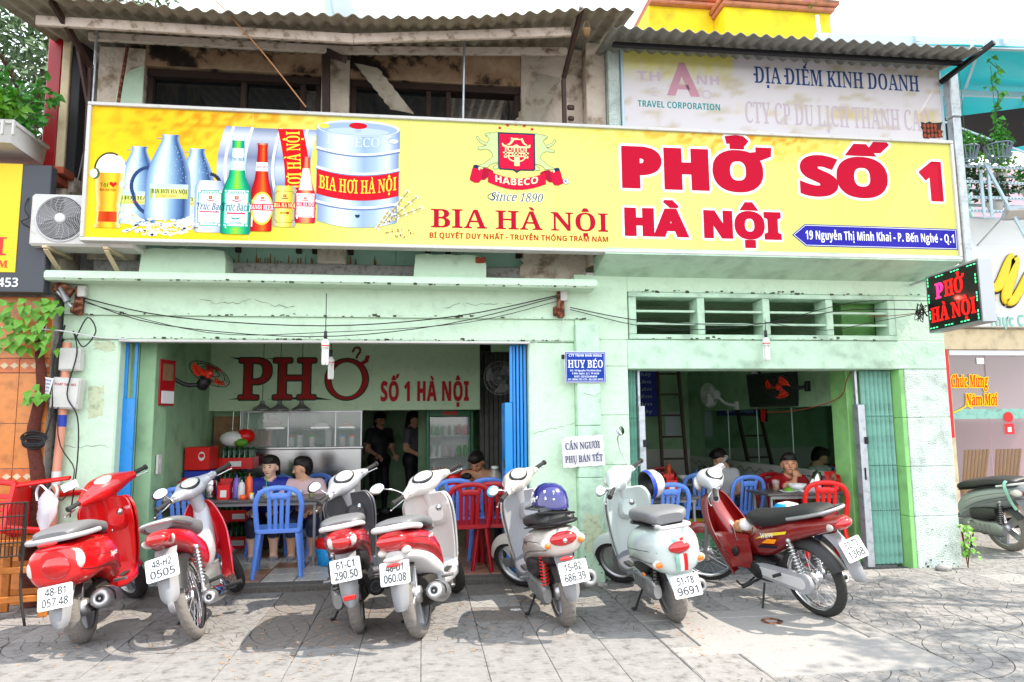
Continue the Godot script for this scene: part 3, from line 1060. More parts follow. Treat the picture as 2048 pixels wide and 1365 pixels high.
	for q in [[-3.02, -0.75, 4.985, 4.99], [-0.75, 1.4, 4.99, 5.11]]:
		begin()
		bar(V(q[0], q[2], 0.18), V(q[1], q[3], 0.18), 0.04, 0.075, 0.005)
		done("purlin", "timber", s)
	for q in [[-0.93, 5.0, 0.12, -0.9, 3.6, 0.08]]:
		begin()
		bar(V(q[0], q[1], q[2]), V(q[3], q[4], q[5]), 0.07, 0.07, 0.004)
		done("post", "dark_wood", s)
	begin()
	bar(V(-0.93, 5.0, 0.14), V(-0.72, 4.78, 0.4), 0.05, 0.06, 0.004)
	done("strut", "dark_wood", s)
	for q in [[-2.9,5.05,0.3,-2.9,3.5,0.3,0.012],[0.376,5.08,0.34,0.36,3.9,0.3,0.011],[-2.74,4.98,0.05,-2.85,3.6,0.1,0.016]]:
		begin()
		rod(V(q[0], q[1], q[2]), V(q[3], q[4], q[5]), q[6])
		done("pole", "galv" if q[6] < 0.014 else "rust", s)
	begin()
	bar(V(-3.05, 4.98, 0.85), V(-2.92, 4.62, 0.32), 0.03, 0.055)
	bar(V(-2.92, 4.62, 0.32), V(-2.92, 3.5, 0.3), 0.03, 0.055)
	bar(V(-2.97, 4.72, 0.45), V(-2.93, 4.3, 0.31), 0.025, 0.04)
	done("bracket", "steel_brown", s)
	begin()
	bar(V(1.40, 5.16, 0.85), V(1.33, 4.75, 0.33), 0.035, 0.055)
	bar(V(1.33, 4.75, 0.33), V(1.34, 3.5, 0.3), 0.035, 0.055)
	box(V(1.40, 4.47, 0.31), V(0.07, 0.05, 0.03), 0.01)
	box(V(1.40, 4.36, 0.31), V(0.06, 0.045, 0.03), 0.01)
	done("bracket", "steel_brown", s)
	for q in [[-0.55, 4.9, -0.2, 4.45, 0.12], [1.25, 4.95, 1.02, 4.45, 0.02]]:
		begin()
		var gg := []
		for i in 14:
			var row := PackedVector3Array()
			for j in 6:
				var t := i / 13.0
				row.append(V(lerpf(q[0],q[2],t) + (j - 2.5) * 0.045 + 0.01 * sin(i * 3.3 + j),lerpf(q[1],q[3],t) - j * 0.012,q[4] + 0.014 * sin(t * 40.0) + j * 0.01))
			gg.append(row)
		sheet(gg, 0.004)
		done("torn_sheet", "roof_old", s)
	begin()
	corrugated(1.72,5.5,func(x): return V(x,5.10 + 0.004 * (x - 1.7),0.68),func(x): return V(x,5.6,-3.4),0.128,0.018)
	done("roof_sheet", "roof_sheet", s)
	begin()
	bar(V(1.8, 5.075, 0.42), V(5.52, 5.1, 0.42), 0.05, 0.035)
	done("purlin", "black_metal", s)
	begin()
	bar(V(5.42, 5.0, 0.2), V(5.6, 5.17, 0.72), 0.04, 0.045)
	done("bracket", "black_metal", s)
	for x in [5.42, 5.56]:
		blk(s, "clip", "galv", x, x + 0.03, 5.13, 5.25, 0.62, 0.64)
	blk(s, "sign_post", "galv", 5.47, 5.575, 4.6, 5.09, 0.16, 0.27, 0.01)
	blk(s, "sign_post", "galv", 5.478, 5.57, 2.95, 4.597, 0.165, 0.265, 0.01)
	var d := blk(s,"folding_door","blue_paint",-2.682,-2.575,0.04,1.72,-0.16,-0.12,0.004)
	blk(d, "stile", "blue_paint", -2.68, -2.655, 1.72, 2.226, -0.155, -0.125, 0.003)
	blk(d, "stile", "blue_paint", -2.60, -2.575, 1.72, 2.226, -0.155, -0.125, 0.003)
	blk(d, "hinge", "blue_paint", -2.575, -2.55, 1.0, 1.06, -0.165, -0.115, 0.003)
	blk(d, "hinge", "blue_paint", -2.70, -2.682, 1.0, 1.06, -0.165, -0.115, 0.003)
	for i in 5:
		var x := 0.985 - i * 0.035
		var leaf := blk(s,"folding_door","blue_paint",x - 0.013 if i < 4 else 0.785,x + 0.013,0.06 if i < 4 else 0.42,2.22 if i < 4 else 1.66,-0.42 + i * 0.012,-0.10 - i * 0.004 if i < 4 else -0.08,0.004)
		if i == 4:
			for xx in [0.79, 0.855]:
				blk(leaf, "stile", "blue_paint", xx, xx + 0.03, 0.06, 0.418, -0.11, -0.085, 0.003)
			blk(leaf, "stile", "blue_paint", 0.835, 0.862, 1.662, 2.21, -0.12, -0.09, 0.003)
			blk(leaf, "lock", "black_plastic", 0.772, 0.784, 1.04, 1.12, -0.12, -0.09, 0.002)
	for q in [[1.99, 2.105, 6], [4.50, 4.82, 13]]:
		begin()
		var pts := []
		for i in q[2] + 1:
			pts.append(V(lerpf(q[0],q[1],float(i) / q[2]),0,-0.13 + (0.02 if i % 2 else -0.02)))
		var gg := []
		for y in [0.02, 1.965]:
			var row := PackedVector3Array()
			for p in pts:
				row.append(V(p.x, y, p.z))
			gg.append(row)
		flat()
		for i in q[2]:
			for side in [0, 1]:
				var o := V(0, 0, 0.003 * side)
				quad(gg[0][i] + o, gg[0][i + 1] + o, gg[1][i + 1] + o, gg[1][i] + o)
		var gate := done("sliding_gate", "gate_green", s)
		for y in [0.55, 1.0, 1.5]:
			begin()
			for i in q[2]:
				box(V(lerpf(q[0], q[1], (i + 0.5) / q[2]), y, -0.108), V(0.008, 0.008, 0.006))
			var rv := done("rivets", "black_metal", gate)
			rv.set_meta("kind", "stuff")
	for q in [[2.107, 2.17, 1.62], [4.42, 4.497, 1.62]]:
		var post := blk(s, "gate_post", "galv", q[0], q[1], 0.0, q[2], -0.17, -0.08, 0.004)
		blk(post,"lock","black_metal",q[1] - 0.03,q[1] + 0.012,1.22,1.29,-0.085,-0.07,0.003)
		blk(post,"slot","black_metal",q[0] + 0.025,q[0] + 0.045,0.86,0.98,-0.083,-0.078,0.0)
		blk(post,"upper_rail","galv",q[0] + 0.005,q[0] + 0.03,q[2],1.97,-0.15,-0.11,0.003)
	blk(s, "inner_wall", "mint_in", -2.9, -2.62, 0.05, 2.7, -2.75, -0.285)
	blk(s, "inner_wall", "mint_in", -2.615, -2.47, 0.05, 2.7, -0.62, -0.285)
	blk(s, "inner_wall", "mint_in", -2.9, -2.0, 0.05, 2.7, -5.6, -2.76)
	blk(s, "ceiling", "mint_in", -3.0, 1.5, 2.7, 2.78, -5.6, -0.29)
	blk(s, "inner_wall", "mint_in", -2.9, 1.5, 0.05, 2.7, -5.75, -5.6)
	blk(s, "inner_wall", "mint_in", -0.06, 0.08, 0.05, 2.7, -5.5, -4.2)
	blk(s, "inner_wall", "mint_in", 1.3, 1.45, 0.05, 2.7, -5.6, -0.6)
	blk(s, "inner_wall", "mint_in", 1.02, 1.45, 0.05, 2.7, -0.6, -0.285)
	for i in 8:
		blk(s,"inner_shutter","shutter_grey",0.78 + i * 0.064,0.78 + i * 0.064 + 0.058,0.05,2.45,-3.06 + 0.03 * (i % 2),-3.0 + 0.03 * (i % 2),0.004)
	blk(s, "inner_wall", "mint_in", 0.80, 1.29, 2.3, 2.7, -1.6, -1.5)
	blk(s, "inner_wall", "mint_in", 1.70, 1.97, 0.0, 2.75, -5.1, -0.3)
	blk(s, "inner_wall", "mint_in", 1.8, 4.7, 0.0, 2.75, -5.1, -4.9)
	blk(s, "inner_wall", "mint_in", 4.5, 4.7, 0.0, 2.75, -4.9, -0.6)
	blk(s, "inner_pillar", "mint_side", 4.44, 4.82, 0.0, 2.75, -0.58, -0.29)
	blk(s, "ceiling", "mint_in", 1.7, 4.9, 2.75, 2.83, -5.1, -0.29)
	blk(s, "wainscot", "white_dirty", 1.975, 4.49, 0.0, 1.0, -4.895, -4.87)
	blk(s, "wainscot", "white_dirty", 4.47, 4.495, 0.0, 0.89, -4.85, -0.6)
	begin()
	var pts := []
	for i in 160:
		pts.append(V(4.466, 0.80 + 0.03 * sin(i * 0.55), -4.8 + i * 0.026))
	tube(pts, 0.006, 4)
	done("wainscot_scroll", "grey_plastic", s)
	for i in 4:
		blk(s,"mirror_panel","wall_mirror",4.484,4.496,0.9,1.62,-4.2 + i * 0.9,-4.2 + i * 0.9 + 0.893,0.002)
		blk(s,"mirror_trim","alu",4.478,4.49,0.9,1.63,-4.2 + i * 0.9 + 0.894,-4.2 + i * 0.9 + 0.899,0.0)
	blk(s, "roof_slab", "concrete", -3.1, 5.4, 2.84, 2.88, -5.6, -0.31)
	blk(s, "side_wall", "concrete", -3.2, -3.0, -0.1, 5.0, -5.8, -0.3)
	blk(s, "side_wall", "concrete", 5.2, 5.4, 2.0, 5.2, -5.8, -0.31)
	blk(s, "side_wall", "mint", 4.9, 5.36, -0.1, 2.0, -5.8, -0.285)
	blk(s, "back_wall", "concrete", -3.2, 5.4, -0.1, 5.4, -6.0, -5.8)
func C(hex: int) -> Color:
	return Color.hex((hex << 8) | 0xff)
func vessel(cx: float, rows: Array, pal: Array, z: float, dx := 0.0) -> void:
	var n := pal.size() - 1
	for i in rows.size() - 1:
		for j in n:
			var u0 := -1.0 + 2.0 * j / n
			var u1 := -1.0 + 2.0 * (j + 1) / n
			var a = rows[i]
			var b = rows[i + 1]
			var p := [V(cx + dx * a[0] + a[1] * u0,a[0],z),V(cx + dx * a[0] + a[1] * u1,a[0],z),V(cx + dx * b[0] + b[1] * u1,b[0],z),V(cx + dx * b[0] + b[1] * u0,b[0],z)]
			for k in [0, 1, 2, 0, 2, 3]:
				ink(pal[j + (1 if k in [1, 2] else 0)])
				st.add_vertex(p[k])
func rect(x0: float, y0: float, x1: float, y1: float, z: float, c: Color) -> void:
	ink(c)
	fill(P2([x0, y0, x1, y0, x1, y1, x0, y1]), Vector2.ZERO, z)
func blob(pts: PackedVector2Array, z: float, c: Color) -> void:
	ink(c)
	fill(pts, Vector2.ZERO, z)
func stroke(path: Array, w: float, z: float, c: Color) -> void:
	ink(c)
	for i in path.size() - 1:
		var a: Vector2 = path[i]
		var b: Vector2 = path[i + 1]
		var n := (b - a).orthogonal().normalized() * w * 0.5
		fill(PackedVector2Array([a + n,b + n,b - n,a - n]),Vector2.ZERO,z + 0.00003 * (i % 3))
func crest(x: float, y: float, k: float, z: float) -> void:
	rect(x - 0.5 * k, y, x + 0.5 * k, y + 1.0 * k, z, C(0xb01030))
	rect(x - 0.25 * k, y + 0.25 * k, x + 0.25 * k, y + 0.75 * k, z + 0.0004, C(0xe6a060))
	blob(P2([x - 1.2 * k,y - 0.1 * k,x,y - 0.3 * k,x + 1.2 * k,y - 0.1 * k,x + 1.1 * k,y - 0.45 * k,x,y - 0.62 * k,x - 1.1 * k,y - 0.45 * k]),z,C(0xb01838))
func frame_line(w: float,h: float,c: Vector2,cut: float,t: float,z: float,col: Color) -> void:
	var pts := []
	for q in [[-1, -1], [1, -1], [1, 1], [-1, 1]]:
		var sx: float = q[0]
		var sy: float = q[1]
		var a := c + W(sx * (w / 2), sy * (h / 2 - cut))
		var m := c + W(sx * (w / 2 - cut), sy * (h / 2 - cut))
		var b := c + W(sx * (w / 2 - cut), sy * (h / 2))
		pts.append_array([a, m, b] if sx * sy > 0 else [b, m, a])
	pts.append(pts[0])
	stroke(pts, t, z, col)
func make_billboard() -> void:
	var s := thing("billboard","long yellow billboard with beer bottles and big red words across the shop front","billboard",V(-2.857,3.017,0.45))
	var W := 8.13
	var H := 1.222
	begin()
	box(V(W / 2, H / 2, -0.05), V(W - 0.01, H - 0.01, 0.09), 0.004)
	done("panel", "white", s)
	for q in [[0.0,W,0.0,0.03],[0.0,W,H - 0.03,H],[0.0,0.03,0.032,H - 0.032],[W - 0.03,W,0.032,H - 0.032]]:
		begin()
		box(V((q[0] + q[1]) / 2,(q[2] + q[3]) / 2,-0.035),V(q[1] - q[0],q[3] - q[2],0.12),0.004)
		done("frame", "white_dirty", s)
	begin()
	ink(Color.WHITE)
	smooth()
	var nz := FastNoiseLite.new()
	nz.seed = 3
	nz.frequency = 2.2
	nz.fractal_octaves = 4
	var cols := 220
	var rows := 34
	var grid := []
	for i in rows + 1:
		var line := []
		for j in cols + 1:
			var x := 0.03 + (W - 0.06) * j / cols
			var y := 0.03 + (H - 0.06) * i / rows
			var c := C(0xeccb22).lerp(C(0xdfe27c), smoothstep(0.8, 2.6, x + y * 0.3))
			c = c.lerp(C(0xd9d672), smoothstep(5.0, 8.0, x))
			var froth := maxf(exp(-pow((x - 1.0) / 0.9,2.0)) * smoothstep(0.62,1.15,y),exp(-pow((x - 5.9) / 1.1,2.0)) * smoothstep(0.85,1.2,y))
			var n := nz.get_noise_2d(x * 3.0, y * 5.0) * 0.5 + 0.5
			c = c.lerp(C(0xe08a10),clampf(froth * (0.2 + 0.9 * smoothstep(0.42,0.7,n)),0.0,0.85))
			line.append([V(x, y, 0.0), c])
		grid.append(line)
	for i in rows:
		for j in cols:
			for k in [[0, 0], [0, 1], [1, 1], [0, 0], [1, 1], [1, 0]]:
				var p = grid[i + k[0]][j + k[1]]
				ink(p[1])
				st.add_vertex(p[0])
	done("printed_ground", "print", s)
	begin()
	ink(Color.WHITE)
	flat()
	var steel := [C(0x6a86b0),C(0xa8c8e4),C(0xe4f2fa),C(0xc2d8ea),C(0x8fb0d0),C(0x5e80ac),C(0x2c4a78),C(0x8fa8cc)]
	var jug := [[0.0,0.165],[0.05,0.175],[0.3,0.175],[0.42,0.165],[0.52,0.14],[0.6,0.11],[0.68,0.075],[0.72,0.062],[0.745,0.062],[0.75,0.07],[0.76,0.07]]
	var jugs := [[0.43,0.16,0.9,0.0020],[0.905,0.16,0.9,0.0024],[0.68,0.2,1.0,0.0036]]
	for q in jugs:
		var r := []
		for p in jug:
			r.append([q[1] + p[0] * q[2], p[1] * q[2] * 1.06])
		vessel(q[0], r, steel, q[3])
		var lab := [C(0xa8b84a), C(0xdce070), C(0xe6e682), C(0xc0c458)]
		vessel(q[0] + (0.01 if q[3] > 0.003 else 0.0),[[q[1] + 0.19 * q[2],0.155 * q[2]],[q[1] + 0.315 * q[2],0.155 * q[2]]],lab,q[3] + 0.0005)
		rect(q[0] - 0.15 * q[2],q[1] + 0.275 * q[2],q[0] + 0.16 * q[2],q[1] + 0.317 * q[2],q[3] + 0.0006,C(0xc0d4e8))
		words("BIA HƠI HÀ NỘI" if q[3] > 0.003 else "HƠI HÀ N","serif_bold",W(q[0] - 0.135 * q[2],q[1] + 0.235 * q[2]),0.29 * q[2],0.034 * q[2],q[3] + 0.0011,C(0x1d3a24))
		words("High Quality","serif",W(q[0] - 0.06 * q[2],q[1] + 0.205 * q[2]),0.13 * q[2],0.017 * q[2],q[3] + 0.0011,C(0xc83c1c),{"slant": 0.2})
		stroke([W(q[0] - 0.07 * q[2],q[1] + 0.725 * q[2]),W(q[0] - 0.115 * q[2],q[1] + 0.722 * q[2])],0.008,q[3],C(0x8aa0b8))
	var hl := []
	for p in arc(V(0.52, 0.5, 0), V(0.14, 0, 0), V(0, 0.16, 0), 90, 215, 12):
		hl.append(W(p.x, p.y))
	hl.append_array([W(0.41, 0.36), W(0.46, 0.29), W(0.5, 0.26)])
	stroke(hl, 0.03, 0.0033, C(0x28406e))
	var hr := []
	for p in arc(V(1.02, 0.5, 0), V(0.09, 0, 0), V(0, 0.12, 0), 90, -20, 10):
		hr.append(W(p.x, p.y))
	stroke(hr, 0.03, 0.0033, C(0x2b3040))
	var rng := RandomNumberGenerator.new()
	rng.seed = 44
	for i in 240:
		var a := rng.randf()
		var x := lerpf(0.3, 1.0, a) + rng.randf_range(-0.05, 0.05)
		var y := 0.24 - 0.14 * sin(a * PI) + rng.randf_range(-0.05, 0.07)
		if rng.randf() < 0.35:
			x = rng.randf_range(0.35, 0.85)
			y = rng.randf_range(0.07, 0.2)
		var r := rng.randf_range(0.003, 0.014)
		blob(oval(W(x,y),r * rng.randf_range(1.0,3.0),r,7),0.0046 + 0.0001 * (i % 9),C(0xe8f0f4) if i % 3 else C(0xf4f0b0))
	vessel(0.205,[[0.12,0.1],[0.135,0.108],[0.16,0.09],[0.24,0.085],[0.29,0.1],[0.31,0.09],[0.42,0.105],[0.62,0.122]],[C(0xe8d890),C(0xd88a18),C(0xe8b830),C(0xf0d030),C(0xe2a020),C(0xf4e8b0)],0.0056)
	vessel(0.205,[[0.17,0.075],[0.26,0.072]],[C(0xd05014),C(0xc03008),C(0xd85018)],0.006)
	vessel(0.205,[[0.6,0.118],[0.66,0.122],[0.71,0.11],[0.745,0.08],[0.765,0.03]],[C(0xf4f4ec),C(0xf8f6e0),C(0xf0ecd0),C(0xfafaf4)],0.0064)
	var hp := []
	for p in arc(V(0.2, 0.63, 0), V(0.118, 0, 0), V(0, 0.145, 0), 60, 185, 12):
		hp.append(W(p.x, p.y))
	stroke(hp, 0.014, 0.007, C(0x303828))
	blob(oval(W(0.09, 0.59), 0.035, 0.048, 16), 0.0072, C(0x4a6a30))
	blob(oval(W(0.075, 0.59), 0.03, 0.04, 16), 0.0076, C(0xf4f6f0))
	blob(oval(W(0.31, 0.5), 0.026, 0.034, 16), 0.0072, C(0xc8ccc0))
	stroke([W(0.315,0.47),W(0.325,0.38),W(0.315,0.25),W(0.28,0.15)],0.008,0.0072,C(0xf0e890))
	words("Tôi", "sans_bold", W(0.13, 0.475), 0.065, 0.035, 0.0076, C(0x5a7a18))
	blob(P2([0.235,0.47,0.265,0.5,0.262,0.515,0.25,0.52,0.236,0.508,0.222,0.522,0.208,0.515,0.206,0.5]),0.0076,C(0xe01818))
	words("BIA HÀ NỘI", "serif_bold", W(0.13, 0.44), 0.13, 0.018, 0.0076, C(0xa03008))
	var kg := [C(0x8896b8),C(0xdfe6f2),C(0xb8c2da),C(0x8a96b8),C(0xc4cee2),C(0xa8b4d0),C(0x6c789c),C(0x9aa6c4)]
	for q in [[1.13,1.36,1.06,0.33,0.0020],[1.36,1.62,1.055,0.33,0.0023],[1.62,1.92,1.06,0.33,0.002]]:
		for i in 8:
			var t0 := i / 8.0
			var t1 := (i + 1) / 8.0
			var ya := lerpf(q[2], q[3], t0)
			var yb := lerpf(q[2], q[3], t1)
			var bend := func(t): return -0.06 * sin(t * PI)
			var p := [V(q[0] + bend.call(t0),ya,q[4]),V(q[1] + bend.call(t0),ya,q[4]),V(q[1] + bend.call(t1),yb,q[4]),V(q[0] + bend.call(t1),yb,q[4])]
			for k in [0, 1, 2, 0, 2, 3]:
				ink(kg[mini(i + (1 if k >= 2 else 0),7)].darkened(0.15 if q[0] > 1.3 and q[0] < 1.5 else 0.0))
				st.add_vertex(p[k])
	for x in [1.2, 1.36, 1.6, 1.83]:
		var rib := []
		for i in 9:
			rib.append(W(x - 0.06 * sin(i / 8.0 * PI), lerpf(1.06, 0.34, i / 8.0)))
		stroke(rib, 0.025, 0.0028, C(0xd8e0ee))
	var red := []
	var red2 := []
	for i in 11:
		var t := i / 10.0
		red.append(W(1.575 + 0.075 * sin(t * 1.9), lerpf(1.055, 0.43, t)))
		red2.append(W(1.79 + 0.07 * sin(t * 1.9), lerpf(1.06, 0.47, t)))
	for i in 10:
		blob(PackedVector2Array([red[i],red2[i],red2[i + 1],red[i + 1]]),0.0034,C(0xd0101c))
	words("HƠI HÀ NỘI","serif_bold",Vector2.ZERO,0.56,0.115,0.0,C(0xf2e040),{"xf": Transform3D(Basis(V(-0.06,1,0).normalized(),V(-1,-0.06,0).normalized(),V(0,0,1)),V(1.795,0.48,0.0044))})
	var kb := [C(0x8296c0),C(0xb8cae4),C(0xe8f2fa),C(0xc0d4ea),C(0x94acd0),C(0xa8bede),C(0xcfdcee),C(0x7a8cb8)]
	var sag := func(u): return -0.055 * (1.0 - u * u)
	for q in [[0.23,0.42,0.345],[0.42,0.72,0.36],[0.72,0.9,0.355],[0.9,1.09,0.365]]:
		for j in 14:
			var u0 := -1.0 + j / 7.0
			var u1 := -1.0 + (j + 1) / 7.0
			var p := [V(2.277 + q[2] * u0,q[0] + sag.call(u0),0.006),V(2.277 + q[2] * u1,q[0] + sag.call(u1),0.006),V(2.277 + q[2] * u1,q[1] + sag.call(u1),0.006),V(2.277 + q[2] * u0,q[1] + sag.call(u0),0.006)]
			for k in [0, 1, 2, 0, 2, 3]:
				var f := (j + (1 if k in [1, 2] else 0)) / 14.0 * 7.0
				ink(kb[int(f)].lerp(kb[mini(int(f) + 1, 7)], f - int(f)))
				st.add_vertex(p[k])
	for y in [0.41, 0.72, 0.9]:
		var rib := []
		for j in 15:
			var u := -1.0 + j / 7.0
			rib.append(W(2.277 + 0.365 * u, y + sag.call(u)))
		stroke(rib, 0.022, 0.0068, C(0xe2ecf8))
		for j in 15:
			rib[j] = rib[j] - W(0, 0.018)
		stroke(rib, 0.012, 0.0066, C(0x6478a4))
	for j in 14:
		var u0 := -1.0 + j / 7.0
		var u1 := -1.0 + (j + 1) / 7.0
		blob(PackedVector2Array([W(2.277 + 0.358 * u0,0.475 + sag.call(u0)),W(2.277 + 0.358 * u1,0.475 + sag.call(u1)),W(2.277 + 0.358 * u1,0.7 + sag.call(u1)),W(2.277 + 0.358 * u0,0.7 + sag.call(u0))]),0.0074,C(0xd01028))
	words("BIA HƠI HÀ NỘI","serif_bold",W(1.94,0.535),0.675,0.12,0.0084,C(0xf2e040),{"warp": func(p): return W(p.x,p.y - 0.05 * (1.0 - pow((p.x - 2.277) / 0.36,2.0)))})
	words("HABECO","serif",W(2.0,0.955),0.46,0.085,0.0074,C(0xd4e0f0),{"warp": func(p): return W(p.x,p.y - 0.04 * (1.0 - pow((p.x - 2.277) / 0.36,2.0)))})
	blob(oval(W(2.277, 1.09), 0.366, 0.075, 32), 0.007, C(0xd6e2f0))
	blob(oval(W(2.277, 1.083), 0.345, 0.062, 32), 0.0074, C(0x9cb0d2))
	blob(oval(W(2.277, 1.06), 0.27, 0.034, 28), 0.0078, C(0xb8cae2))
	rect(2.245, 1.05, 2.3, 1.1, 0.0082, C(0xaabcd6))
	blob(oval(W(2.272, 1.112), 0.08, 0.03, 20), 0.0086, C(0xc81020))
	blob(oval(W(1.975, 1.10), 0.045, 0.025, 14), 0.0082, C(0xd8d850))
	blob(oval(W(2.585, 0.985), 0.05, 0.03, 16), 0.0082, C(0x9aaed0))
	blob(oval(W(2.585, 0.98), 0.042, 0.02, 16), 0.0086, C(0xdce8f4))
	blob(P2([2.255,0.29,2.3,0.292,2.295,0.27,2.277,0.262,2.262,0.27]),0.0082,C(0x203a5c))
	vessel(1.02,[[0.1,0.105],[0.13,0.12],[0.5,0.12],[0.55,0.1],[0.56,0.104]],[C(0x8a9ac0),C(0xdfe6f2),C(0xffffff),C(0xd8e0ee),C(0xb4c0da),C(0x8a98c0)],0.0052)
	vessel(1.02, [[0.16, 0.1], [0.47, 0.1]], [C(0xe4ecf2), C(0xffffff), C(0xeaf0f4)], 0.0058)
	frame_line(0.19, 0.31, W(1.025, 0.315), 0.022, 0.008, 0.0063, C(0x1aa890))
	words("LAGER BEER", "sans_bold", W(0.96, 0.44), 0.13, 0.022, 0.0064, C(0x148a78))
	crest(1.03, 0.395, 0.028, 0.0064)
	words("Trúc Bạch","serif_bold",W(0.92,0.3),0.24,0.06,0.0068,C(0x17507a),{"slant": 0.25,"rim": 0.006,"rim_color": Color.WHITE})
	rect(0.945, 0.275, 1.11, 0.287, 0.0064, C(0xd84a6a))
	words("VIETNAM", "sans_bold", W(0.98, 0.175), 0.1, 0.02, 0.0064, C(0x148a78))
	vessel(1.245,[[0.09,0.112],[0.11,0.125],[0.45,0.122],[0.53,0.1],[0.6,0.072],[0.7,0.058],[0.9,0.048],[0.93,0.05]],[C(0x00705a),C(0x02a878),C(0x38c86c),C(0x9ccc30),C(0x58c860),C(0x00a078),C(0x007a68)],0.0092)
	vessel(1.243,[[0.93,0.052],[0.965,0.052],[0.975,0.046]],[C(0xb8dccc),C(0xffffff),C(0xd0e8dc)],0.0096)
	vessel(1.247,[[0.66,0.066],[0.8,0.053],[0.86,0.05]],[C(0x9ccfd0),C(0xe4f4f4),C(0xf4fafa),C(0xa8d4d4)],0.0098)
	words("Trúc Bạch","serif_bold",W(1.19,0.745),0.11,0.032,0.0104,C(0x17507a),{"slant": 0.25})
	vessel(1.248,[[0.16,0.1],[0.48,0.1]],[C(0xa8dcd0),C(0xf4fcfa),C(0xffffff),C(0xb8e2d8)],0.0098)
	frame_line(0.2, 0.33, W(1.248, 0.32), 0.025, 0.009, 0.0102, C(0x18b090))
	words("LAGER BEER", "sans_bold", W(1.185, 0.445), 0.125, 0.026, 0.0104, C(0x148a78))
	crest(1.25, 0.395, 0.032, 0.0104)
	words("Trúc Bạch","serif_bold",W(1.135,0.295),0.225,0.068,0.0112,C(0x17707e),{"slant": 0.25,"rim": 0.006,"rim_color": Color.WHITE})
	rect(1.17, 0.265, 1.325, 0.28, 0.0104, C(0xd84a6a))
	blob(P2([1.2,0.24,1.245,0.23,1.29,0.24,1.27,0.218,1.22,0.218]),0.0104,C(0x2a9a88))
	words("VIETNAM", "sans_bold", W(1.2, 0.175), 0.095, 0.024, 0.0104, C(0x148a78))
	vessel(1.452,[[0.12,0.088],[0.14,0.096],[0.42,0.095],[0.5,0.08],[0.58,0.06],[0.68,0.047],[0.86,0.04],[0.9,0.042]],[C(0x8a0410),C(0xc01018),C(0xe03820),C(0xe07020),C(0xd02018),C(0xa0081a)],0.0074)
	vessel(1.45,[[0.9,0.044],[0.915,0.044]],[C(0xb02018),C(0xd8a888),C(0x901010)],0.0078)
	vessel(1.452,[[0.66,0.054],[0.74,0.05]],[C(0xd8e4e8),C(0xffffff),C(0xd8e4e8)],0.008)
	words("HANOI BEER", "serif_bold", W(1.405, 0.685), 0.095, 0.024, 0.0086, C(0xb01030))
	blob(oval(W(1.462, 0.325), 0.094, 0.15, 28), 0.008, C(0xd8c048))
	blob(oval(W(1.464, 0.325), 0.078, 0.128, 28), 0.0084, C(0xfafaf4))
	crest(1.465, 0.405, 0.024, 0.0088)
	rect(1.368, 0.305, 1.555, 0.365, 0.0088, C(0xd01028))
	words("HANOI BEER", "serif_bold", W(1.352, 0.315), 0.205, 0.04, 0.0092, C(0xffffff))
	words("Premium","serif",W(1.43,0.265),0.075,0.02,0.0088,C(0x5a7078),{"slant": 0.3})
	vessel(1.652,[[0.165,0.088],[0.19,0.095],[0.5,0.095],[0.535,0.08]],[C(0x8a98b4),C(0xd8c850),C(0xf4ec90),C(0xe8d858),C(0xc8b030),C(0x98a0b8)],0.0078)
	frame_line(0.172, 0.28, W(1.652, 0.345), 0.018, 0.004, 0.0083, C(0x7a6a18))
	crest(1.652, 0.43, 0.026, 0.0084)
	rect(1.558, 0.33, 1.745, 0.385, 0.0084, C(0xd01028))
	words("BIA HÀ NỘI", "serif_bold", W(1.563, 0.34), 0.178, 0.036, 0.0088, C(0xf8f0a0))
	for i in 3:
		blob(oval(W(1.627 + i * 0.026,0.29),0.014,0.013,12),0.0084 + i * 0.0002,[C(0xe0a020),C(0xa8b040),C(0xc03020)][i])
	vessel(1.828,[[0.205,0.08],[0.22,0.087],[0.46,0.086],[0.53,0.062],[0.6,0.044],[0.7,0.034],[0.79,0.027],[0.805,0.03]],[C(0xa00a2a),C(0xd8203a),C(0xf08868),C(0xe8a060),C(0xd83048),C(0xb00c30)],0.008)
	vessel(1.828,[[0.5,0.06],[0.7,0.03]],[C(0xeac0c0),C(0xf8ecd8),C(0xeac0c0)],0.0084)
	vessel(1.828,[[0.255,0.078],[0.47,0.078]],[C(0xf0e4e6),C(0xffffff),C(0xf0e0e4)],0.0084)
	frame_line(0.145, 0.2, W(1.828, 0.362), 0.014, 0.004, 0.0088, C(0xc81838))
	crest(1.828, 0.415, 0.022, 0.009)
	rect(1.752, 0.352, 1.905, 0.39, 0.0089, C(0xd01840))
	words("BIA HÀ NỘI", "serif_bold", W(1.757, 0.359), 0.143, 0.025, 0.0094, C(0xffffff))
	for q in [[2.55,0.24,2.8,0.47],[2.56,0.25,2.84,0.37],[2.52,0.24,2.72,0.52],[2.45,0.17,2.55,0.33]]:
		var a := W(q[0], q[1])
		var b := W(q[2], q[3])
		stroke([W(2.45, 0.2), a, b], 0.006, 0.0092, C(0x9a8a50))
		for i in 9:
			var p := a.lerp(b, i / 8.0)
			var d := (b - a).normalized()
			for sd in [-1, 1]:
				var c: Vector2 = p + d.orthogonal() * 0.012 * sd
				var e := PackedVector2Array()
				for v in oval(Vector2.ZERO, 0.017, 0.007, 8):
					e.append(c + v.rotated(d.angle() + 0.45 * sd))
				blob(e, 0.0096 + 0.0002 * (i % 3), C(0xd0c48c) if i % 2 else C(0xf2eed8))
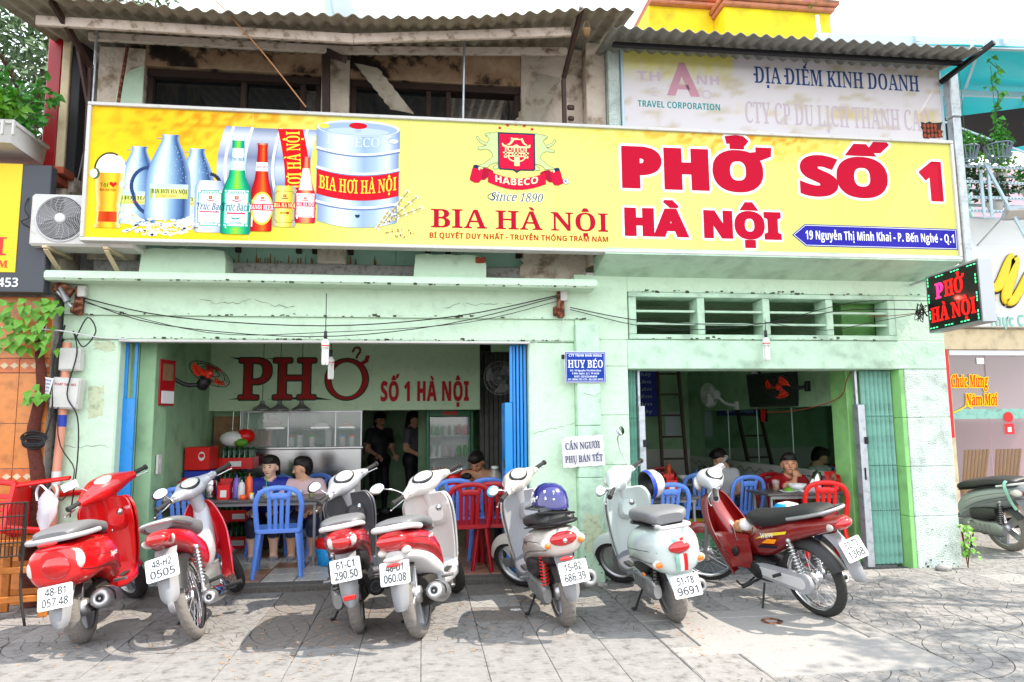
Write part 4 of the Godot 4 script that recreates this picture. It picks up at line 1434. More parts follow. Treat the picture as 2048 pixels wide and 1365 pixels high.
	for i in 90:
		var r := sqrt(rng.randf())
		var t := rng.randf() * TAU
		var e := PackedVector2Array()
		for v in oval(Vector2.ZERO, 0.012, 0.006, 6):
			e.append(W(2.64 + cos(t) * r * 0.13,0.135 + sin(t) * r * 0.04) + v.rotated(rng.randf() * 3.0))
		blob(e, 0.0096 + 0.0001 * (i % 12), [C(0xb06a4a), C(0xe8ccb8), C(0x8a4a34)][i % 3])
	for i in 110:
		var q: Array = jugs[i % 3]
		var u := rng.randf_range(0.1, 0.9)
		var y: float = q[1] + q[2] * rng.randf_range(0.33, 0.66)
		var half: float = q[2] * (0.17 - maxf(0.0, (y - q[1]) / q[2] - 0.42) * 0.38)
		blob(oval(W(q[0] + half * u,y),0.0024,0.0032,6),0.0049 if q[3] > 0.003 else 0.0031,C(0xc8dcec) if i % 3 else C(0x5a7ca6))
	for q in [[1.16,0.14,0.44,0.0094],[1.375,0.16,0.40,0.0076],[1.755,0.24,0.44,0.0082],[0.935,0.15,0.48,0.0054]]:
		rect(q[0], q[1], q[0] + 0.011, q[2], q[3], C(0xf2f8f6))
	for q in [[0.56, 0.26, 0.6], [0.84, 0.3, 0.56]]:
		rect(q[0], q[1], q[0] + 0.016, q[2], 0.0047 if q[0] < 0.8 else 0.003, C(0xd6e8f4))
	var pic := done("printed_bottles", "print", s)
	pic.set_meta("label", "printed picture of steel jugs, beer bottles, cans and two kegs")
	begin()
	ink(Color.WHITE)
	flat()
	var em := func(a: Array) -> PackedVector2Array:
		var o := PackedVector2Array()
		for i in range(0, a.size(), 2):
			o.append(W(3.541 + (a[i] - 745.0) * 0.000946, 1.108 - (a[i + 1] - 182.0) * 0.000947))
		return o
	var bear := [742,240,738,190,728,170,712,176,705,182,680,178,655,184,610,197,614,212,634,216,620,224,640,234,656,248,642,270,634,292,598,278,560,258,550,232,536,224,525,235,540,264,566,292,600,312,628,310,598,324,548,336,540,352,548,366,560,358,570,368,582,358,620,354,656,366,680,396,688,420,666,446,634,468,600,500,560,514,544,530,600,537,640,537,660,510,690,495,742,482]
	var leg := [742, 488, 716, 510, 694, 522, 690, 540, 704, 552, 742, 546]
	for side in 2:
		for part in [bear, leg]:
			var q: Array = part.duplicate()
			if side:
				for i in range(0, q.size(), 2):
					q[i] = 1840 - q[i]
			var o: PackedVector2Array = em.call(q)
			blob(o, 0.0022, C(0xc4d094))
			var line := []
			for v in o:
				line.append(v)
			stroke(line, 0.003, 0.003, C(0x39504a))
		var eye: PackedVector2Array = em.call([660 if side == 0 else 1180, 196])
		blob(oval(eye[0], 0.004, 0.004, 8), 0.003, C(0x203040))
	blob(em.call([738,176,1102,176,1102,540,1085,555,960,556,940,566,920,584,900,566,880,556,755,552,738,535]),0.0036,C(0x1c3050))
	blob(em.call([752,192,1088,192,1088,532,1078,542,950,543,920,560,890,543,765,540,752,528]),0.0042,C(0xd0103c))
	var cr_ := C(0xdfdca0)
	for q in [[864,232,872,222,884,232,932,230,944,238,964,236,976,226,984,240,1000,278,1030,300,1014,304,985,288,962,246,900,250,876,284,850,304,820,300,850,284,868,252],[774,288,786,284,796,300,830,312,880,312,918,292,950,312,1006,312,1036,304,1048,290,1060,294,1052,324,1020,330,816,330,784,318]]:
		blob(em.call(q), 0.0046, cr_)
	for q in [[806,330,820,420],[832,330,844,362],[866,326,878,362],[892,320,906,408],[924,312,938,408],[952,326,964,362],[984,330,996,362],[1006,330,1020,420],[836,356,878,366],[952,356,994,366],[786,374,1040,388],[794,408,1036,420],[840,388,850,408],[874,388,884,408],[960,388,970,408],[986,388,996,408],[796,420,826,432],[1006,420,1034,432],[896,416,948,512]]:
		blob(em.call([q[0], q[1], q[2], q[1], q[2], q[3], q[0], q[3]]), 0.005, cr_)
	var arcs := []
	for i in 13:
		var a := PI * i / 12.0
		arcs.append(em.call([920 + cos(a) * 82, 420 + sin(a) * 48])[0])
	stroke(arcs, 0.012, 0.0052, cr_)
	for i in 5:
		var c: Vector2 = [W(3.553,1.166),W(3.626,1.196),W(3.703,1.209),W(3.781,1.198),W(3.854,1.167)][i] - W(0,0.012)
		var star := PackedVector2Array()
		for k in 10:
			star.append(c + Vector2.from_angle(PI / 2 + k * PI / 5 + (0.3 - i * 0.15)) * (0.022 if k % 2 == 0 else 0.009))
		blob(star, 0.0022, C(0xc81a3c))
	for side in [-1, 1]:
		var rb := func(a: Array) -> PackedVector2Array:
			var b := a.duplicate()
			if side > 0:
				for i in range(0, b.size(), 2):
					b[i] = 1840 - b[i]
			return em.call(b)
		blob(rb.call([600,540,650,548,690,570,690,600,630,640,604,665,560,660,580,560]),0.0042,C(0xa80e34))
		blob(rb.call([500,520,548,528,588,566,575,660,552,692,510,694,466,672,462,655,486,560]),0.0048,C(0xc8103c))
		blob(rb.call([500,520,520,514,545,520,556,535,545,556,520,548,500,545]),0.0054,C(0x1c3050))
		blob(rb.call([548, 536, 568, 540, 560, 570, 546, 560]), 0.0056, C(0xf0eec0))
	var band := []
	for i in 13:
		var t := -1.0 + i / 6.0
		var y := 0.692 - 0.062 * (1.0 - t * t)
		band.append([W(3.708 + t * 0.262,y + 0.06 * 1.0 - 0.012),W(3.708 + t * (0.27 if i in [0,12] else 0.262),y - 0.06)])
	for i in 12:
		blob(PackedVector2Array([band[i][0],band[i + 1][0],band[i + 1][1],band[i][1]]),0.0056,C(0xd0103c))
	words("HABECO","sans_bold",W(3.508,0.664),0.395,0.062,0.0064,C(0xf0eec0),{"warp": func(p): return W(p.x,p.y - 0.052 * (1.0 - pow((p.x - 3.705) / 0.262,2.0)))})
	blob(oval(W(4.165, 0.667), 0.03, 0.03, 20), 0.0022, C(0x1c3050))
	blob(oval(W(4.165, 0.667), 0.025, 0.025, 20), 0.0028, C(0xffffff))
	words("R", "sans_bold", W(4.152, 0.651), 0.026, 0.032, 0.0034, C(0x1c3050))
	words("Since 1890","serif",W(3.46,0.462),0.49,0.078,0.0042,C(0x203a6a),{"slant": 0.32,"rim": 0.006,"rim_color": C(0xfafade)})
	var loop := []
	for i in 20:
		var a := i / 19.0 * TAU * 1.15
		loop.append(W(3.475 + cos(a) * (0.045 - i * 0.001),0.495 + sin(a) * (0.034 - i * 0.0008)))
	stroke(loop, 0.005, 0.0042, C(0x203a6a))
	words("BIA HÀ NỘI", "serif_bold", W(2.925, 0.197), 1.63, 0.172, 0.0022, C(0xb4062e))
	words("BÍ QUYẾT DUY NHẤT - TRUYỀN THỐNG TRĂM NĂM","sans_bold",W(2.913,0.1),1.64,0.05,0.0022,C(0xb8301c))
	var emb := done("printed_emblem", "print", s)
	emb.set_meta("label","brewer's emblem with red shield, two bears and a ribbon over red lettering")
	begin()
	ink(Color.WHITE)
	flat()
	words("PHỞ","sans_bold",W(4.70,0.648),1.50,0.355,0.0042,C(0xb8002e),{"bold": 0.075,"rim": 0.026,"rim_color": C(0xf2f2ee)})
	words("SỐ","sans_bold",W(6.475,0.632),0.965,0.355,0.0042,C(0xb8002e),{"bold": 0.075,"rim": 0.026,"rim_color": C(0xf2f2ee)})
	words("1","sans_bold",W(7.735,0.62),0.255,0.355,0.0042,C(0xb8002e),{"bold": 0.075,"rim": 0.026,"rim_color": C(0xf2f2ee)})
	words("HÀ","sans_bold",W(4.712,0.18),0.625,0.235,0.0042,C(0xb8002e),{"bold": 0.075,"rim": 0.022,"rim_color": C(0xf2f2ee)})
	words("NỘI","sans_bold",W(5.482,0.178),0.775,0.235,0.0042,C(0xb8002e),{"bold": 0.075,"rim": 0.022,"rim_color": C(0xf2f2ee)})
	blob(P2([6.365,0.215,6.5,0.325,8.1,0.318,8.1,0.105,6.5,0.105]),0.0022,C(0x26248a))
	blob(P2([6.38,0.215,6.503,0.316,8.092,0.309,8.092,0.114,6.503,0.114]),0.0026,C(0xe8e8f4))
	blob(P2([6.388,0.215,6.506,0.31,8.086,0.303,8.086,0.12,6.506,0.12]),0.003,C(0x2c2a9c))
	words("19 Nguyễn Thị Minh Khai - P. Bến Nghé - Q.1","sans_bold",W(6.5,0.175),1.565,0.085,0.0042,C(0xf6f6fa))
	done("printed_words", "print", s)
	begin()
	for x in [1.36, 2.72, 4.09, 5.45, 6.80]:
		box(V(x, H / 2, 0.0004), V(0.006, H - 0.064, 0.0016))
	var sm := done("vinyl_seams", "print_seam", s)
	sm.set_meta("kind", "stuff")
	for x in [0.4, 2.0, 4.1, 6.1, 7.7]:
		begin()
		bar(V(x, H - 0.1, -0.1), V(x, H - 0.1, -0.5), 0.03, 0.03)
		done("hanger", "steel_brown", s)
func ink_begin() -> void:
	begin()
	ink(Color.WHITE)
	flat()
func make_small_signs() -> void:
	var u := thing("travel_sign","weathered whitish sign with faded lettering above the right end of the yellow billboard","sign",V(1.95,4.30,0.16))
	begin()
	box(V(1.755, 0.44, -0.03), V(3.5, 0.9, 0.03), 0.003)
	done("panel", "white_dirty", u)
	for q in [[0.0,3.51,-0.01,0.02],[0.0,3.51,0.875,0.9],[0.0,0.025,0.022,0.873],[3.485,3.51,0.022,0.873]]:
		begin()
		box(V((q[0] + q[1]) / 2,(q[2] + q[3]) / 2,-0.015),V(q[1] - q[0],q[3] - q[2],0.05),0.003)
		done("frame", "pale_steel", u)
	ink_begin()
	var nz := FastNoiseLite.new()
	nz.seed = 6
	nz.frequency = 1.4
	smooth()
	var grid := []
	for i in 21:
		var row := []
		for j in 71:
			var x := 0.025 + 3.46 * j / 70.0
			var y := 0.022 + 0.85 * i / 20.0
			var c := C(0xd6d0d2).lerp(C(0xb8a88a),clampf(0.9 * smoothstep(0.1,0.6,nz.get_noise_2d(x * 1.5,y * 4.0)) ,0.0,0.6))
			if x < 1.17:
				c = c.lerp(C(0xd8cf50),smoothstep(0.55,0.85,y + 0.12 * nz.get_noise_2d(x * 6,y * 3)) * 0.75)
			elif y < 0.4 and y > 0.24:
				c = c.lerp(C(0xc2a860),0.55 * smoothstep(0.0,0.5,nz.get_noise_2d(x * 1.1 + 9.0,y) + 0.15))
			row.append([V(x, y, 0.0), c])
		grid.append(row)
	for i in 20:
		for j in 70:
			for k in [[0, 0], [0, 1], [1, 1], [0, 0], [1, 1], [1, 0]]:
				ink(grid[i + k[0]][j + k[1]][1])
				st.add_vertex(grid[i + k[0]][j + k[1]][0])
	flat()
	words("ĐỊA ĐIỂM KINH DOANH","serif_bold",W(1.40,0.605),1.85,0.175,0.0015,C(0x24447c))
	words("CTY CP DU LỊCH THANH CAO","serif_bold",W(1.29,0.17),2.05,0.225,0.0015,C(0xc2b2ba))
	blob(P2([0.47,0.42,0.56,0.42,0.585,0.49,0.72,0.49,0.70,0.54,0.60,0.54,0.63,0.63,0.72,0.42,0.82,0.42,0.665,0.775,0.61,0.775]),0.0015,C(0xc490a0))
	words("TH", "sans_bold", W(0.165, 0.565), 0.24, 0.095, 0.0015, C(0xc8b4c4))
	words("NH", "sans_bold", W(0.79, 0.555), 0.24, 0.095, 0.0015, C(0xc8b4c4))
	words("C", "sans_bold", W(0.29, 0.405), 0.085, 0.09, 0.0015, C(0xcabcc4))
	words("O", "sans_bold", W(0.83, 0.405), 0.115, 0.09, 0.0015, C(0xcabcc4))
	words("TRAVEL CORPORATION","sans_bold",W(0.165,0.287),0.86,0.066,0.0015,C(0x1c9090))
	done("faded_print", "print_matt", u)
	begin()
	plate(ragged(3.24, 3.47, 0.1, 0.27, 5, 0.014, 4), 0.004, at_(V(0, 0, 0.001)))
	done("dark_hole_patch", "dark_wood", u)  # dark patch laid on the panel in place of the shaded hole
	begin()
	var rng := RandomNumberGenerator.new()
	rng.seed = 15
	for i in 14:
		plate(oval(W(3.265 + (i % 5) * 0.042,0.12 + (i / 5) * 0.055 + rng.randf_range(-0.01,0.01)),0.017,0.024,7),0.008,at_(V(0,0,0.006)))
	var bb := done("broken_brick", "brick", u)
	bb.set_meta("kind", "stuff")
	begin()
	plate(P2([2.03,0.075,2.2,0.07,2.8,0.035,2.83,0.023,2.15,0.023]),0.004,at_(V(0,0,0.001)))
	done("tear", "dark_wood", u)  # dark sliver on the panel, standing in for shade inside the rip
	var led := thing("led_sign","black LED box sign with red PHỞ HÀ NỘI letters on the corner pier","sign",V(4.87,2.31,0.45),deg_to_rad(-97.3))
	led.scale = V(1.13, 1, 1)
	begin()
	box(V(0.34, 0.26, -0.06), V(0.70, 0.56, 0.12), 0.006)
	done("case", "led_case", led)
	begin()
	box(V(0.34, 0.26, 0.002), V(0.655, 0.515, 0.006), 0.002)
	done("face", "led_face", led)
	begin()
	cut_words("HỞ", "serif_bold", W(0.255, 0.29), 0.26, 0.14, 0.006, 0.004, {"bold": 0.02})
	done("lit_letters", "led_red", led)
	begin()
	cut_words("P", "serif_bold", W(0.135, 0.29), 0.105, 0.14, 0.006, 0.004, {"bold": 0.02})
	done("lit_letters", "led_pink", led)
	begin()
	cut_words("HÀ NỘI","serif_bold",W(0.05,0.075),0.575,0.135,0.006,0.004,{"bold": 0.02})
	done("lit_letters", "led_red", led)
	begin()
	for i in 60:
		var t := i / 60.0 * 4.0
		var f := t - int(t)
		if i % 5 > 2:
			continue
		var p: Vector2 = [W(f, 0), W(1, f), W(1 - f, 1), W(0, 1 - f)][int(t)]
		box(V(0.034 + p.x * 0.612,0.022 + p.y * 0.476,0.006),V(0.022 if int(t) % 2 == 0 else 0.008,0.008 if int(t) % 2 == 0 else 0.02,0.004))
	var dots := done("border_lights", "led_green", led)
	dots.set_meta("kind", "stuff")
	begin()
	bar(V(0.1, 0.54, -0.1), V(-0.42, 0.54, -0.1), 0.02, 0.02)
	done("arm", "galv", led)
	var lamp := OmniLight3D.new()
	lamp.name = "led_glow"
	led.add_child(lamp)
	lamp.position = V(0.34, 0.26, 0.06)
	lamp.light_color = Color(1.0, 0.35, 0.3)
	lamp.light_energy = 0.01
	lamp.omni_range = 5.0
	lamp.shadow_enabled = true
	var pl := thing("plaque","blue metal plaque reading HUY BÉO on the middle pier","plaque",V(1.335,1.835,0.115))
	begin()
	box(V(0.2, 0.15, -0.004), V(0.40, 0.298, 0.008), 0.002)
	done("panel", "white", pl)
	ink_begin()
	blob(P2([0.006, 0.006, 0.394, 0.006, 0.394, 0.292, 0.006, 0.292]), 0.001, C(0x1e3f9c))
	blob(P2([0.014, 0.014, 0.386, 0.014, 0.386, 0.284, 0.014, 0.284]), 0.0014, C(0xd8dcea))
	blob(P2([0.018, 0.018, 0.382, 0.018, 0.382, 0.28, 0.018, 0.28]), 0.0018, C(0x1e3f9c))
	words("CTY TNHH NHÀ HÀNG", "sans_bold", W(0.04, 0.25), 0.32, 0.024, 0.003, C(0xf0f2fa))
	words("HUY BÉO", "serif_bold", W(0.03, 0.145), 0.34, 0.072, 0.003, C(0xf4f4fa))
	words("ĐC: 19 Nguyễn Thị Minh Khai","sans_bold",W(0.05,0.11),0.3,0.016,0.003,C(0xe8ecf6))
	words("P.Bến Nghé, Q.1, TP.HCM","sans_bold",W(0.07,0.082),0.26,0.016,0.003,C(0xe8ecf6))
	words("MST: 0312240494", "sans_bold", W(0.09, 0.052), 0.22, 0.017, 0.003, C(0xe8ecf6))
	words("ĐT: 0946.753.175 - 08.2241.8972","sans_bold",W(0.03,0.026),0.34,0.016,0.003,C(0xe8ecf6))
	done("printed_text", "print", pl)
	blk(pl, "hook", "black_metal", -0.03, 0.0, 0.225, 0.27, -0.01, 0.01)
	var no := thing("paper_notice","creased white paper notice with two dark lines taped to the pier","notice",V(1.305,1.045,0.112),0.0)
	no.rotation.z = deg_to_rad(2.5)
	begin()
	var g := []
	for i in 9:
		var row := PackedVector3Array()
		for j in 13:
			row.append(V(0.4 * j / 12.0,0.285 * i / 8.0 + 0.004 * sin(j * 1.9),0.004 * sin(i * 1.7 + j * 0.9) + (0.012 if i in [0,8] and j in [0,12] else 0.0)))
		g.append(row)
	sheet(g, 0.0012)
	done("sheet", "paper", no)
	ink_begin()
	words("CẦN NGƯỜI", "serif_bold", W(0.03, 0.165), 0.33, 0.062, 0.009, C(0x26305a))
	words("PHỤ BÁN TẾT", "serif_bold", W(0.02, 0.045), 0.36, 0.062, 0.009, C(0x26305a))
	done("printed_text", "print_matt", no)
	var b := thing("painted_board","pale green board painted with red words hanging inside the left room","board",V(-2.69,1.64,-2.5))
	begin()
	box(V(1.72, 0.53, -0.02), V(3.43, 1.06, 0.03), 0.004)
	done("panel", "board_green", b)
	ink_begin()
	var gr := C(0x173a20)
	var rd := C(0xa01c1c)
	words("PH","serif",W(0.42,0.155),0.93,0.49,0.004,rd,{"bold": 0.02,"rim": 0.018,"rim_color": gr})
	blob(P2([0.30, 0.67, 0.52, 0.61, 0.60, 0.665]), 0.0034, gr)
	blob(P2([0.28, 0.145, 0.66, 0.145, 0.5, 0.18]), 0.0034, gr)
	blob(P2([0.74, 0.66, 1.0, 0.62, 1.06, 0.67]), 0.0034, gr)
	blob(P2([0.75, 0.145, 1.56, 0.135, 1.3, 0.185]), 0.0034, gr)
	blob(oval(W(1.735, 0.395), 0.28, 0.275, 40), 0.002, gr)
	blob(oval(W(1.735, 0.395), 0.262, 0.257, 40), 0.0028, rd)
	blob(oval(W(1.735, 0.395), 0.2, 0.228, 40), 0.0036, gr)
	blob(oval(W(1.735, 0.395), 0.188, 0.216, 40), 0.0044, C(0xc0d8b4))
	blob(P2([1.9,0.55,2.0,0.62,2.02,0.70,1.97,0.7,1.95,0.64,1.87,0.6]),0.0044,rd)
	stroke([W(1.80,0.74),W(1.83,0.80),W(1.89,0.80),W(1.90,0.75),W(1.86,0.7),W(1.85,0.66)],0.028,0.0044,C(0x6a2a20))
	words("SỐ 1 HÀ NỘI","sans_bold",W(2.16,0.12),1.13,0.24,0.004,C(0xb01c20),{"bold": 0.03,"gap": 0.04})
	done("painted_words", "print_matt", b)
	for x in [0.3, 1.7, 3.1]:
		begin()
		rod(V(x, 1.06, -0.02), V(x, 1.2, -0.02), 0.008)
		done("hanger", "iron", b)
func leaf(at: Vector3, dir: Vector3, up: Vector3, l: float, w: float) -> void:
	var s := dir.cross(up).normalized()
	var n := s.cross(dir).normalized()
	var m1 := at + dir * l * 0.38 + n * l * 0.06
	var tip := at + dir * l - n * l * 0.12
	var e1 := m1 + s * w * 0.5 + n * w * 0.14
	var e2 := m1 - s * w * 0.5 + n * w * 0.14
	flat()
	tri(at, m1, e1)
	tri(at, e2, m1)
	tri(e1, m1, tip)
	tri(m1, e2, tip)
func rdir(rng: RandomNumberGenerator) -> Vector3:
	return V(rng.randfn(), rng.randfn(), rng.randfn()).normalized()
func foliage(rng: RandomNumberGenerator,c: Vector3,r: Vector3,clumps: int,per: int,l: float,w: float) -> void:
	for i in clumps:
		var p := c + rdir(rng) * r * pow(rng.randf(), 0.4)
		var cr0 := minf(r.x, minf(r.y, r.z)) * rng.randf_range(0.2, 0.45)
		for j in per:
			var d := rdir(rng)
			var q := p + d * cr0 * pow(rng.randf(), 0.5)
			var out := (d + V(0, -0.2, 0) + rdir(rng) * 0.5).normalized()
			leaf(q, out, rdir(rng), l * rng.randf_range(0.7, 1.2), w * rng.randf_range(0.7, 1.2))
func cable(called: String,label: String,pts: Array,r: float,m: String,cat := "cable") -> void:
	begin()
	tube(cr(pts, 5), r, 5)
	tag(done(called, m, self), label, cat)
func planter_basket(parent: Node, at: Vector3, k: float) -> void:
	begin()
	for i in 16:
		var a := TAU * i / 16
		bar(at + V(cos(a) * 0.11 * k,-0.2 * k,sin(a) * 0.11 * k),at + V(cos(a) * 0.17 * k,0,sin(a) * 0.17 * k),0.012 * k,0.012 * k)
	for y in [[-0.2, 0.11], [0.0, 0.17]]:
		lathe([W(y[1] * k,y[0] * k),W(y[1] * k + 0.012 * k,y[0] * k),W(y[1] * k + 0.012 * k,y[0] * k + 0.015),W(y[1] * k,y[0] * k + 0.015)],Transform3D(Basis(),at),16)
	done("basket", "basket_grey", parent)
func make_right_neighbour() -> void:
	var rng := RandomNumberGenerator.new()
	rng.seed = 77
	var s := thing("cafe_building","neighbouring cafe with white fascia sign and glass front right of the shop","building",V(0,0,-2.4))
	blk(s, "wall", "white", 5.0, 12.0, 3.975, 4.4, -2.2, -0.1)
	blk(s, "fascia", "cream", 5.4, 12.0, 2.44, 2.74, -0.3, -0.02, 0.01)
	blk(s, "wall", "cream", 7.0, 7.44, -0.05, 2.44, -0.3, -0.05, 0.01)
	blk(s, "floor_slab", "floor_cream", 5.4, 12.0, -0.1, 0.02, -4.0, -0.06)
	blk(s, "back_wall", "cream", 5.4, 12.0, 0.0, 2.8, -4.1, -4.0)
	blk(s, "ceiling", "white", 5.4, 12.0, 2.76, 2.84, -4.0, -0.3)
	blk(s, "inner_wall", "cream", 8.3, 11.0, 0.0, 1.35, -3.6, -3.5)
	for q in [[7.44, 12.0, 2.36, 2.44], [7.44, 12.0, 0.0, 0.05]]:
		blk(s, "door_frame", "alu", q[0], q[1], q[2], q[3], -0.12, -0.05, 0.004)
	for q in [[7.45, 8.0], [8.02, 9.4], [9.42, 10.9]]:
		var gp := blk(s, "glass_pane", "glass_cafe", q[0], q[1], 0.05, 2.36, -0.09, -0.08, 0.0)
		blk(gp, "clamp", "stainless", q[1] - 0.12, q[1], 2.24, 2.33, -0.095, -0.07, 0.003)
	blk(s, "teal_strip", "gate_green", 7.45, 10.9, 1.46, 1.60, -0.078, -0.075, 0.0)
	blk(s, "red_edge", "plastic_red", 7.34, 7.40, 1.2, 2.44, -0.04, -0.02, 0.0)
	var f := thing("cafe_sign","white fascia sign with yellow script and green words on the neighbouring cafe","sign",V(6.6,2.76,-2.35))
	begin()
	box(V(2.8, 0.6, -0.04), V(5.6, 1.2, 0.08), 0.01)
	done("panel", "white", f)
	var swash := [[V(0.9,0.36,0.03),V(1.15,0.33,0.03),V(1.38,0.37,0.03),V(1.46,0.45,0.03),V(1.38,0.47,0.03),V(1.18,0.66,0.03),V(1.12,0.9,0.03)],[V(1.46,0.62,0.03),V(1.52,0.56,0.03),V(1.62,0.62,0.03),V(1.8,0.92,0.03),V(1.88,1.0,0.03),V(1.86,0.86,0.03),V(1.72,0.5,0.03),V(1.72,0.38,0.03),V(1.85,0.42,0.03),V(2.1,0.8,0.03)]]
	for q in swash:
		begin()
		var path := cr(q, 6)
		var wd := []
		for i in path.size():
			wd.append(0.045 + 0.04 * sin(float(i) / path.size() * PI))
		strap(path, wd, 0.018, V(1, -0.6, 0), 10, 6.0)
		done("script_letter", "sign_yellow", f)
		begin()
		var low := []
		for p in path:
			low.append(p + V(0.008, -0.012, -0.022))
		strap(low, wd.map(func(w): return w + 0.014), 0.006, V(1, -0.6, 0), 8, 6.0)
		done("script_brown_edge", "steel_brown", f)  # brown edging set just behind the raised yellow letter
	begin()
	cut_words("Thực Chay", "sans_bold", W(1.42, 0.02), 0.86, 0.16, 0.002, 0.008)
	done("green_words", "gate_green", f)
	var gt := thing("greeting_lettering","red and yellow script greeting stuck on the cafe glass","lettering",V(7.45,1.55,-2.468))
	ink_begin()
	words("Chúc Mừng","serif_bold",W(0.0,0.36),0.58,0.17,0.004,C(0xd83018),{"slant": 0.25,"rim": 0.014,"rim_color": C(0xf2d020)})
	words("Năm Mới","serif_bold",W(0.2,0.1),0.5,0.16,0.004,C(0xd83018),{"slant": 0.25,"rim": 0.014,"rim_color": C(0xf2d020)})
	stroke([W(0.0,0.0),W(0.12,0.05),W(0.22,0.1),W(0.3,0.06)],0.02,0.003,C(0xf2d020))
	done("script", "print", gt)
	var stk := thing("door_sticker","red round and square stickers on the cafe glass door","sticker",V(8.3,1.36,-2.466))
	begin()
	plate(oval(W(0, 0.12), 0.075, 0.075, 24), 0.002)
	done("round_sticker", "plastic_red", stk)
	begin()
	plate(P2([-0.075, -0.12, 0.075, -0.12, 0.075, 0.03, -0.075, 0.03]), 0.002)
	done("square_sticker", "plastic_red", stk)
	begin()
	plate(P2([-0.03,-0.09,0.03,-0.09,0.03,-0.02,-0.03,-0.02]),0.002,at_(V(0,0,0.002)))
	done("white_mark", "white", stk)
	var ch := thing("slatted_chair","slatted wooden chair behind the cafe glass, nearest the corner pier","chair",V(7.85,0.02,-2.95),0.25,"slatted chairs in the cafe")
	for i in 7:
		begin()
		bar(V(-0.21 + i * 0.07, 0.42, 0.2), V(-0.23 + i * 0.077, 1.0, 0.3), 0.04, 0.02)
		done("slat", "wood_chair", ch)
	blk(ch, "seat", "wood_chair", -0.25, 0.25, 0.4, 0.44, -0.25, 0.24)
	for x in [-0.22, 0.22]:
		for z in [-0.22, 0.2]:
			blk(ch, "leg", "wood_chair", x - 0.02, x + 0.02, 0.0, 0.4, z - 0.02, z + 0.02)
	copy_of(ch,"slatted wooden chair behind the cafe glass, middle one of the three",V(8.42,0.02,-3.0),0.2)
	copy_of(ch,"slatted wooden chair behind the cafe glass, farthest from the corner pier",V(9.0,0.02,-2.95),0.3)
	var rk := thing("plant_rack","white slotted steel rack with potted plants above the cafe sign","rack",V(0,0,-2.2))
	for y in [4.42, 4.62, 4.85, 5.08]:
		for zz in [0.0, -0.35]:
			blk(rk, "rail", "pale_steel", 6.6, 10.5, y - 0.022, y + 0.022, zz - 0.02, zz)
	for x in [7.2, 7.93, 8.05, 9.0, 9.9]:
		blk(rk, "upright", "pale_steel", x, x + 0.045, 4.3, 5.12, -0.0, 0.03)
	begin()
	bar(V(7.95, 5.1, 0.1), V(8.35, 3.85, 0.3), 0.05, 0.03)
	done("brace", "pale_steel", rk)
	begin()
	for y in [4.42, 4.62, 4.85, 5.08]:
		for i in 70:
			box(V(6.62 + i * 0.055, y, 0.001), V(0.028, 0.014, 0.002))
	var hl := done("slots", "grey_plastic", rk)
	hl.set_meta("kind", "stuff")
	var n := 0
	for q in [[7.35,4.44,"leaf"],[7.75,4.64,"leaf_dark"],[8.4,4.87,"leaf_bright"],[8.9,4.64,"leaf"],[8.3,4.44,"leaf_dark"],[7.6,4.87,"leaf"],[9.4,4.87,"leaf_bright"]]:
		var lab: String = ["white pot of green leaves on the lowest rack rail at the left","dark leafy pot plant on the second rack rail","bright yellow-green pot plant high on the rack","green pot plant on the second rail near the right edge","dark leafy pot plant on the lowest rail right of the brace","green pot plant on the third rack rail at the left","bright pot plant at the right end of the rack"][n]
		var pp := thing("potted_plant",lab,"plant",V(q[0],q[1] + 0.02,-2.36),0,"plants on the rack")
		begin()
		lathe([W(0.0,0.0),W(0.08,0.0),W(0.11,0.13),W(0.12,0.15),W(0.1,0.15),W(0.0,0.13)],Transform3D(),18)
		done("pot", "white_dirty", pp)
		begin()
		foliage(rng, V(0, 0.33, 0), V(0.3, 0.2, 0.18), 22, 14, 0.09, 0.045)
		done("foliage", q[2], pp)
		n += 1
	for q in [[8.05,5.28,-1.95,"grey hanging basket with a trailing plant under the dark awning",1.0],[7.55,5.22,-1.95,"grey hanging basket half hidden behind the sign post",0.9]]:
		var hb := thing("hanging_basket",q[3],"basket",V(q[0],q[1],q[2]),0,"hanging baskets")
		planter_basket(hb, V(0, 0, 0), q[4])
		begin()
		foliage(rng, V(0, 0.12, 0), V(0.2, 0.13, 0.16), 18, 10, 0.08, 0.04)
		done("foliage", "leaf", hb)
		begin()
		rod(V(0, 0.15, 0), V(0, 1.2, 0), 0.005, 4)
		done("cord", "leaf_dark", hb)
	for q in [[8.12,6.6,5.5,"long vine of round leaves trailing from the turquoise awning"],[8.75,6.1,5.1,"short leafy vine at the right edge below the turquoise awning"]]:
		var vn := thing("vine", q[3], "vine", V(q[0], q[2], -1.98))
		begin()
		var path := []
		for i in 14:
			path.append(V(0.05 * sin(i * 1.3), (q[1] - q[2]) * i / 13.0, 0.03 * cos(i * 1.7)))
		tube(path, 0.006, 4)
		done("stem", "leaf_dark", vn)
		begin()
		for i in 34:
			var p: Vector3 = path[i % 14] + rdir(rng) * 0.05
			leaf(p, (rdir(rng) + V(0, -0.7, 0.3)).normalized(), rdir(rng), 0.12, 0.09)
		done("leaves", "leaf", vn)
	var aw := thing("turquoise_awning","turquoise translucent awning on pale steel beams at the upper right","awning",V(0,0,0))
	begin()
	sheet([PackedVector3Array([V(5.75,7.0,-2.55),V(7.6,6.75,-1.9),V(10.5,6.4,-1.2)]),PackedVector3Array([V(6.6,6.9,-4.0),V(8.4,6.6,-3.6),V(11.0,6.3,-3.2)]),PackedVector3Array([V(7.2,6.35,-4.6),V(9.0,6.3,-4.4),V(11.5,6.2,-4.2)])],0.01)
	done("sheet", "cyan_sheet", aw)
	begin()
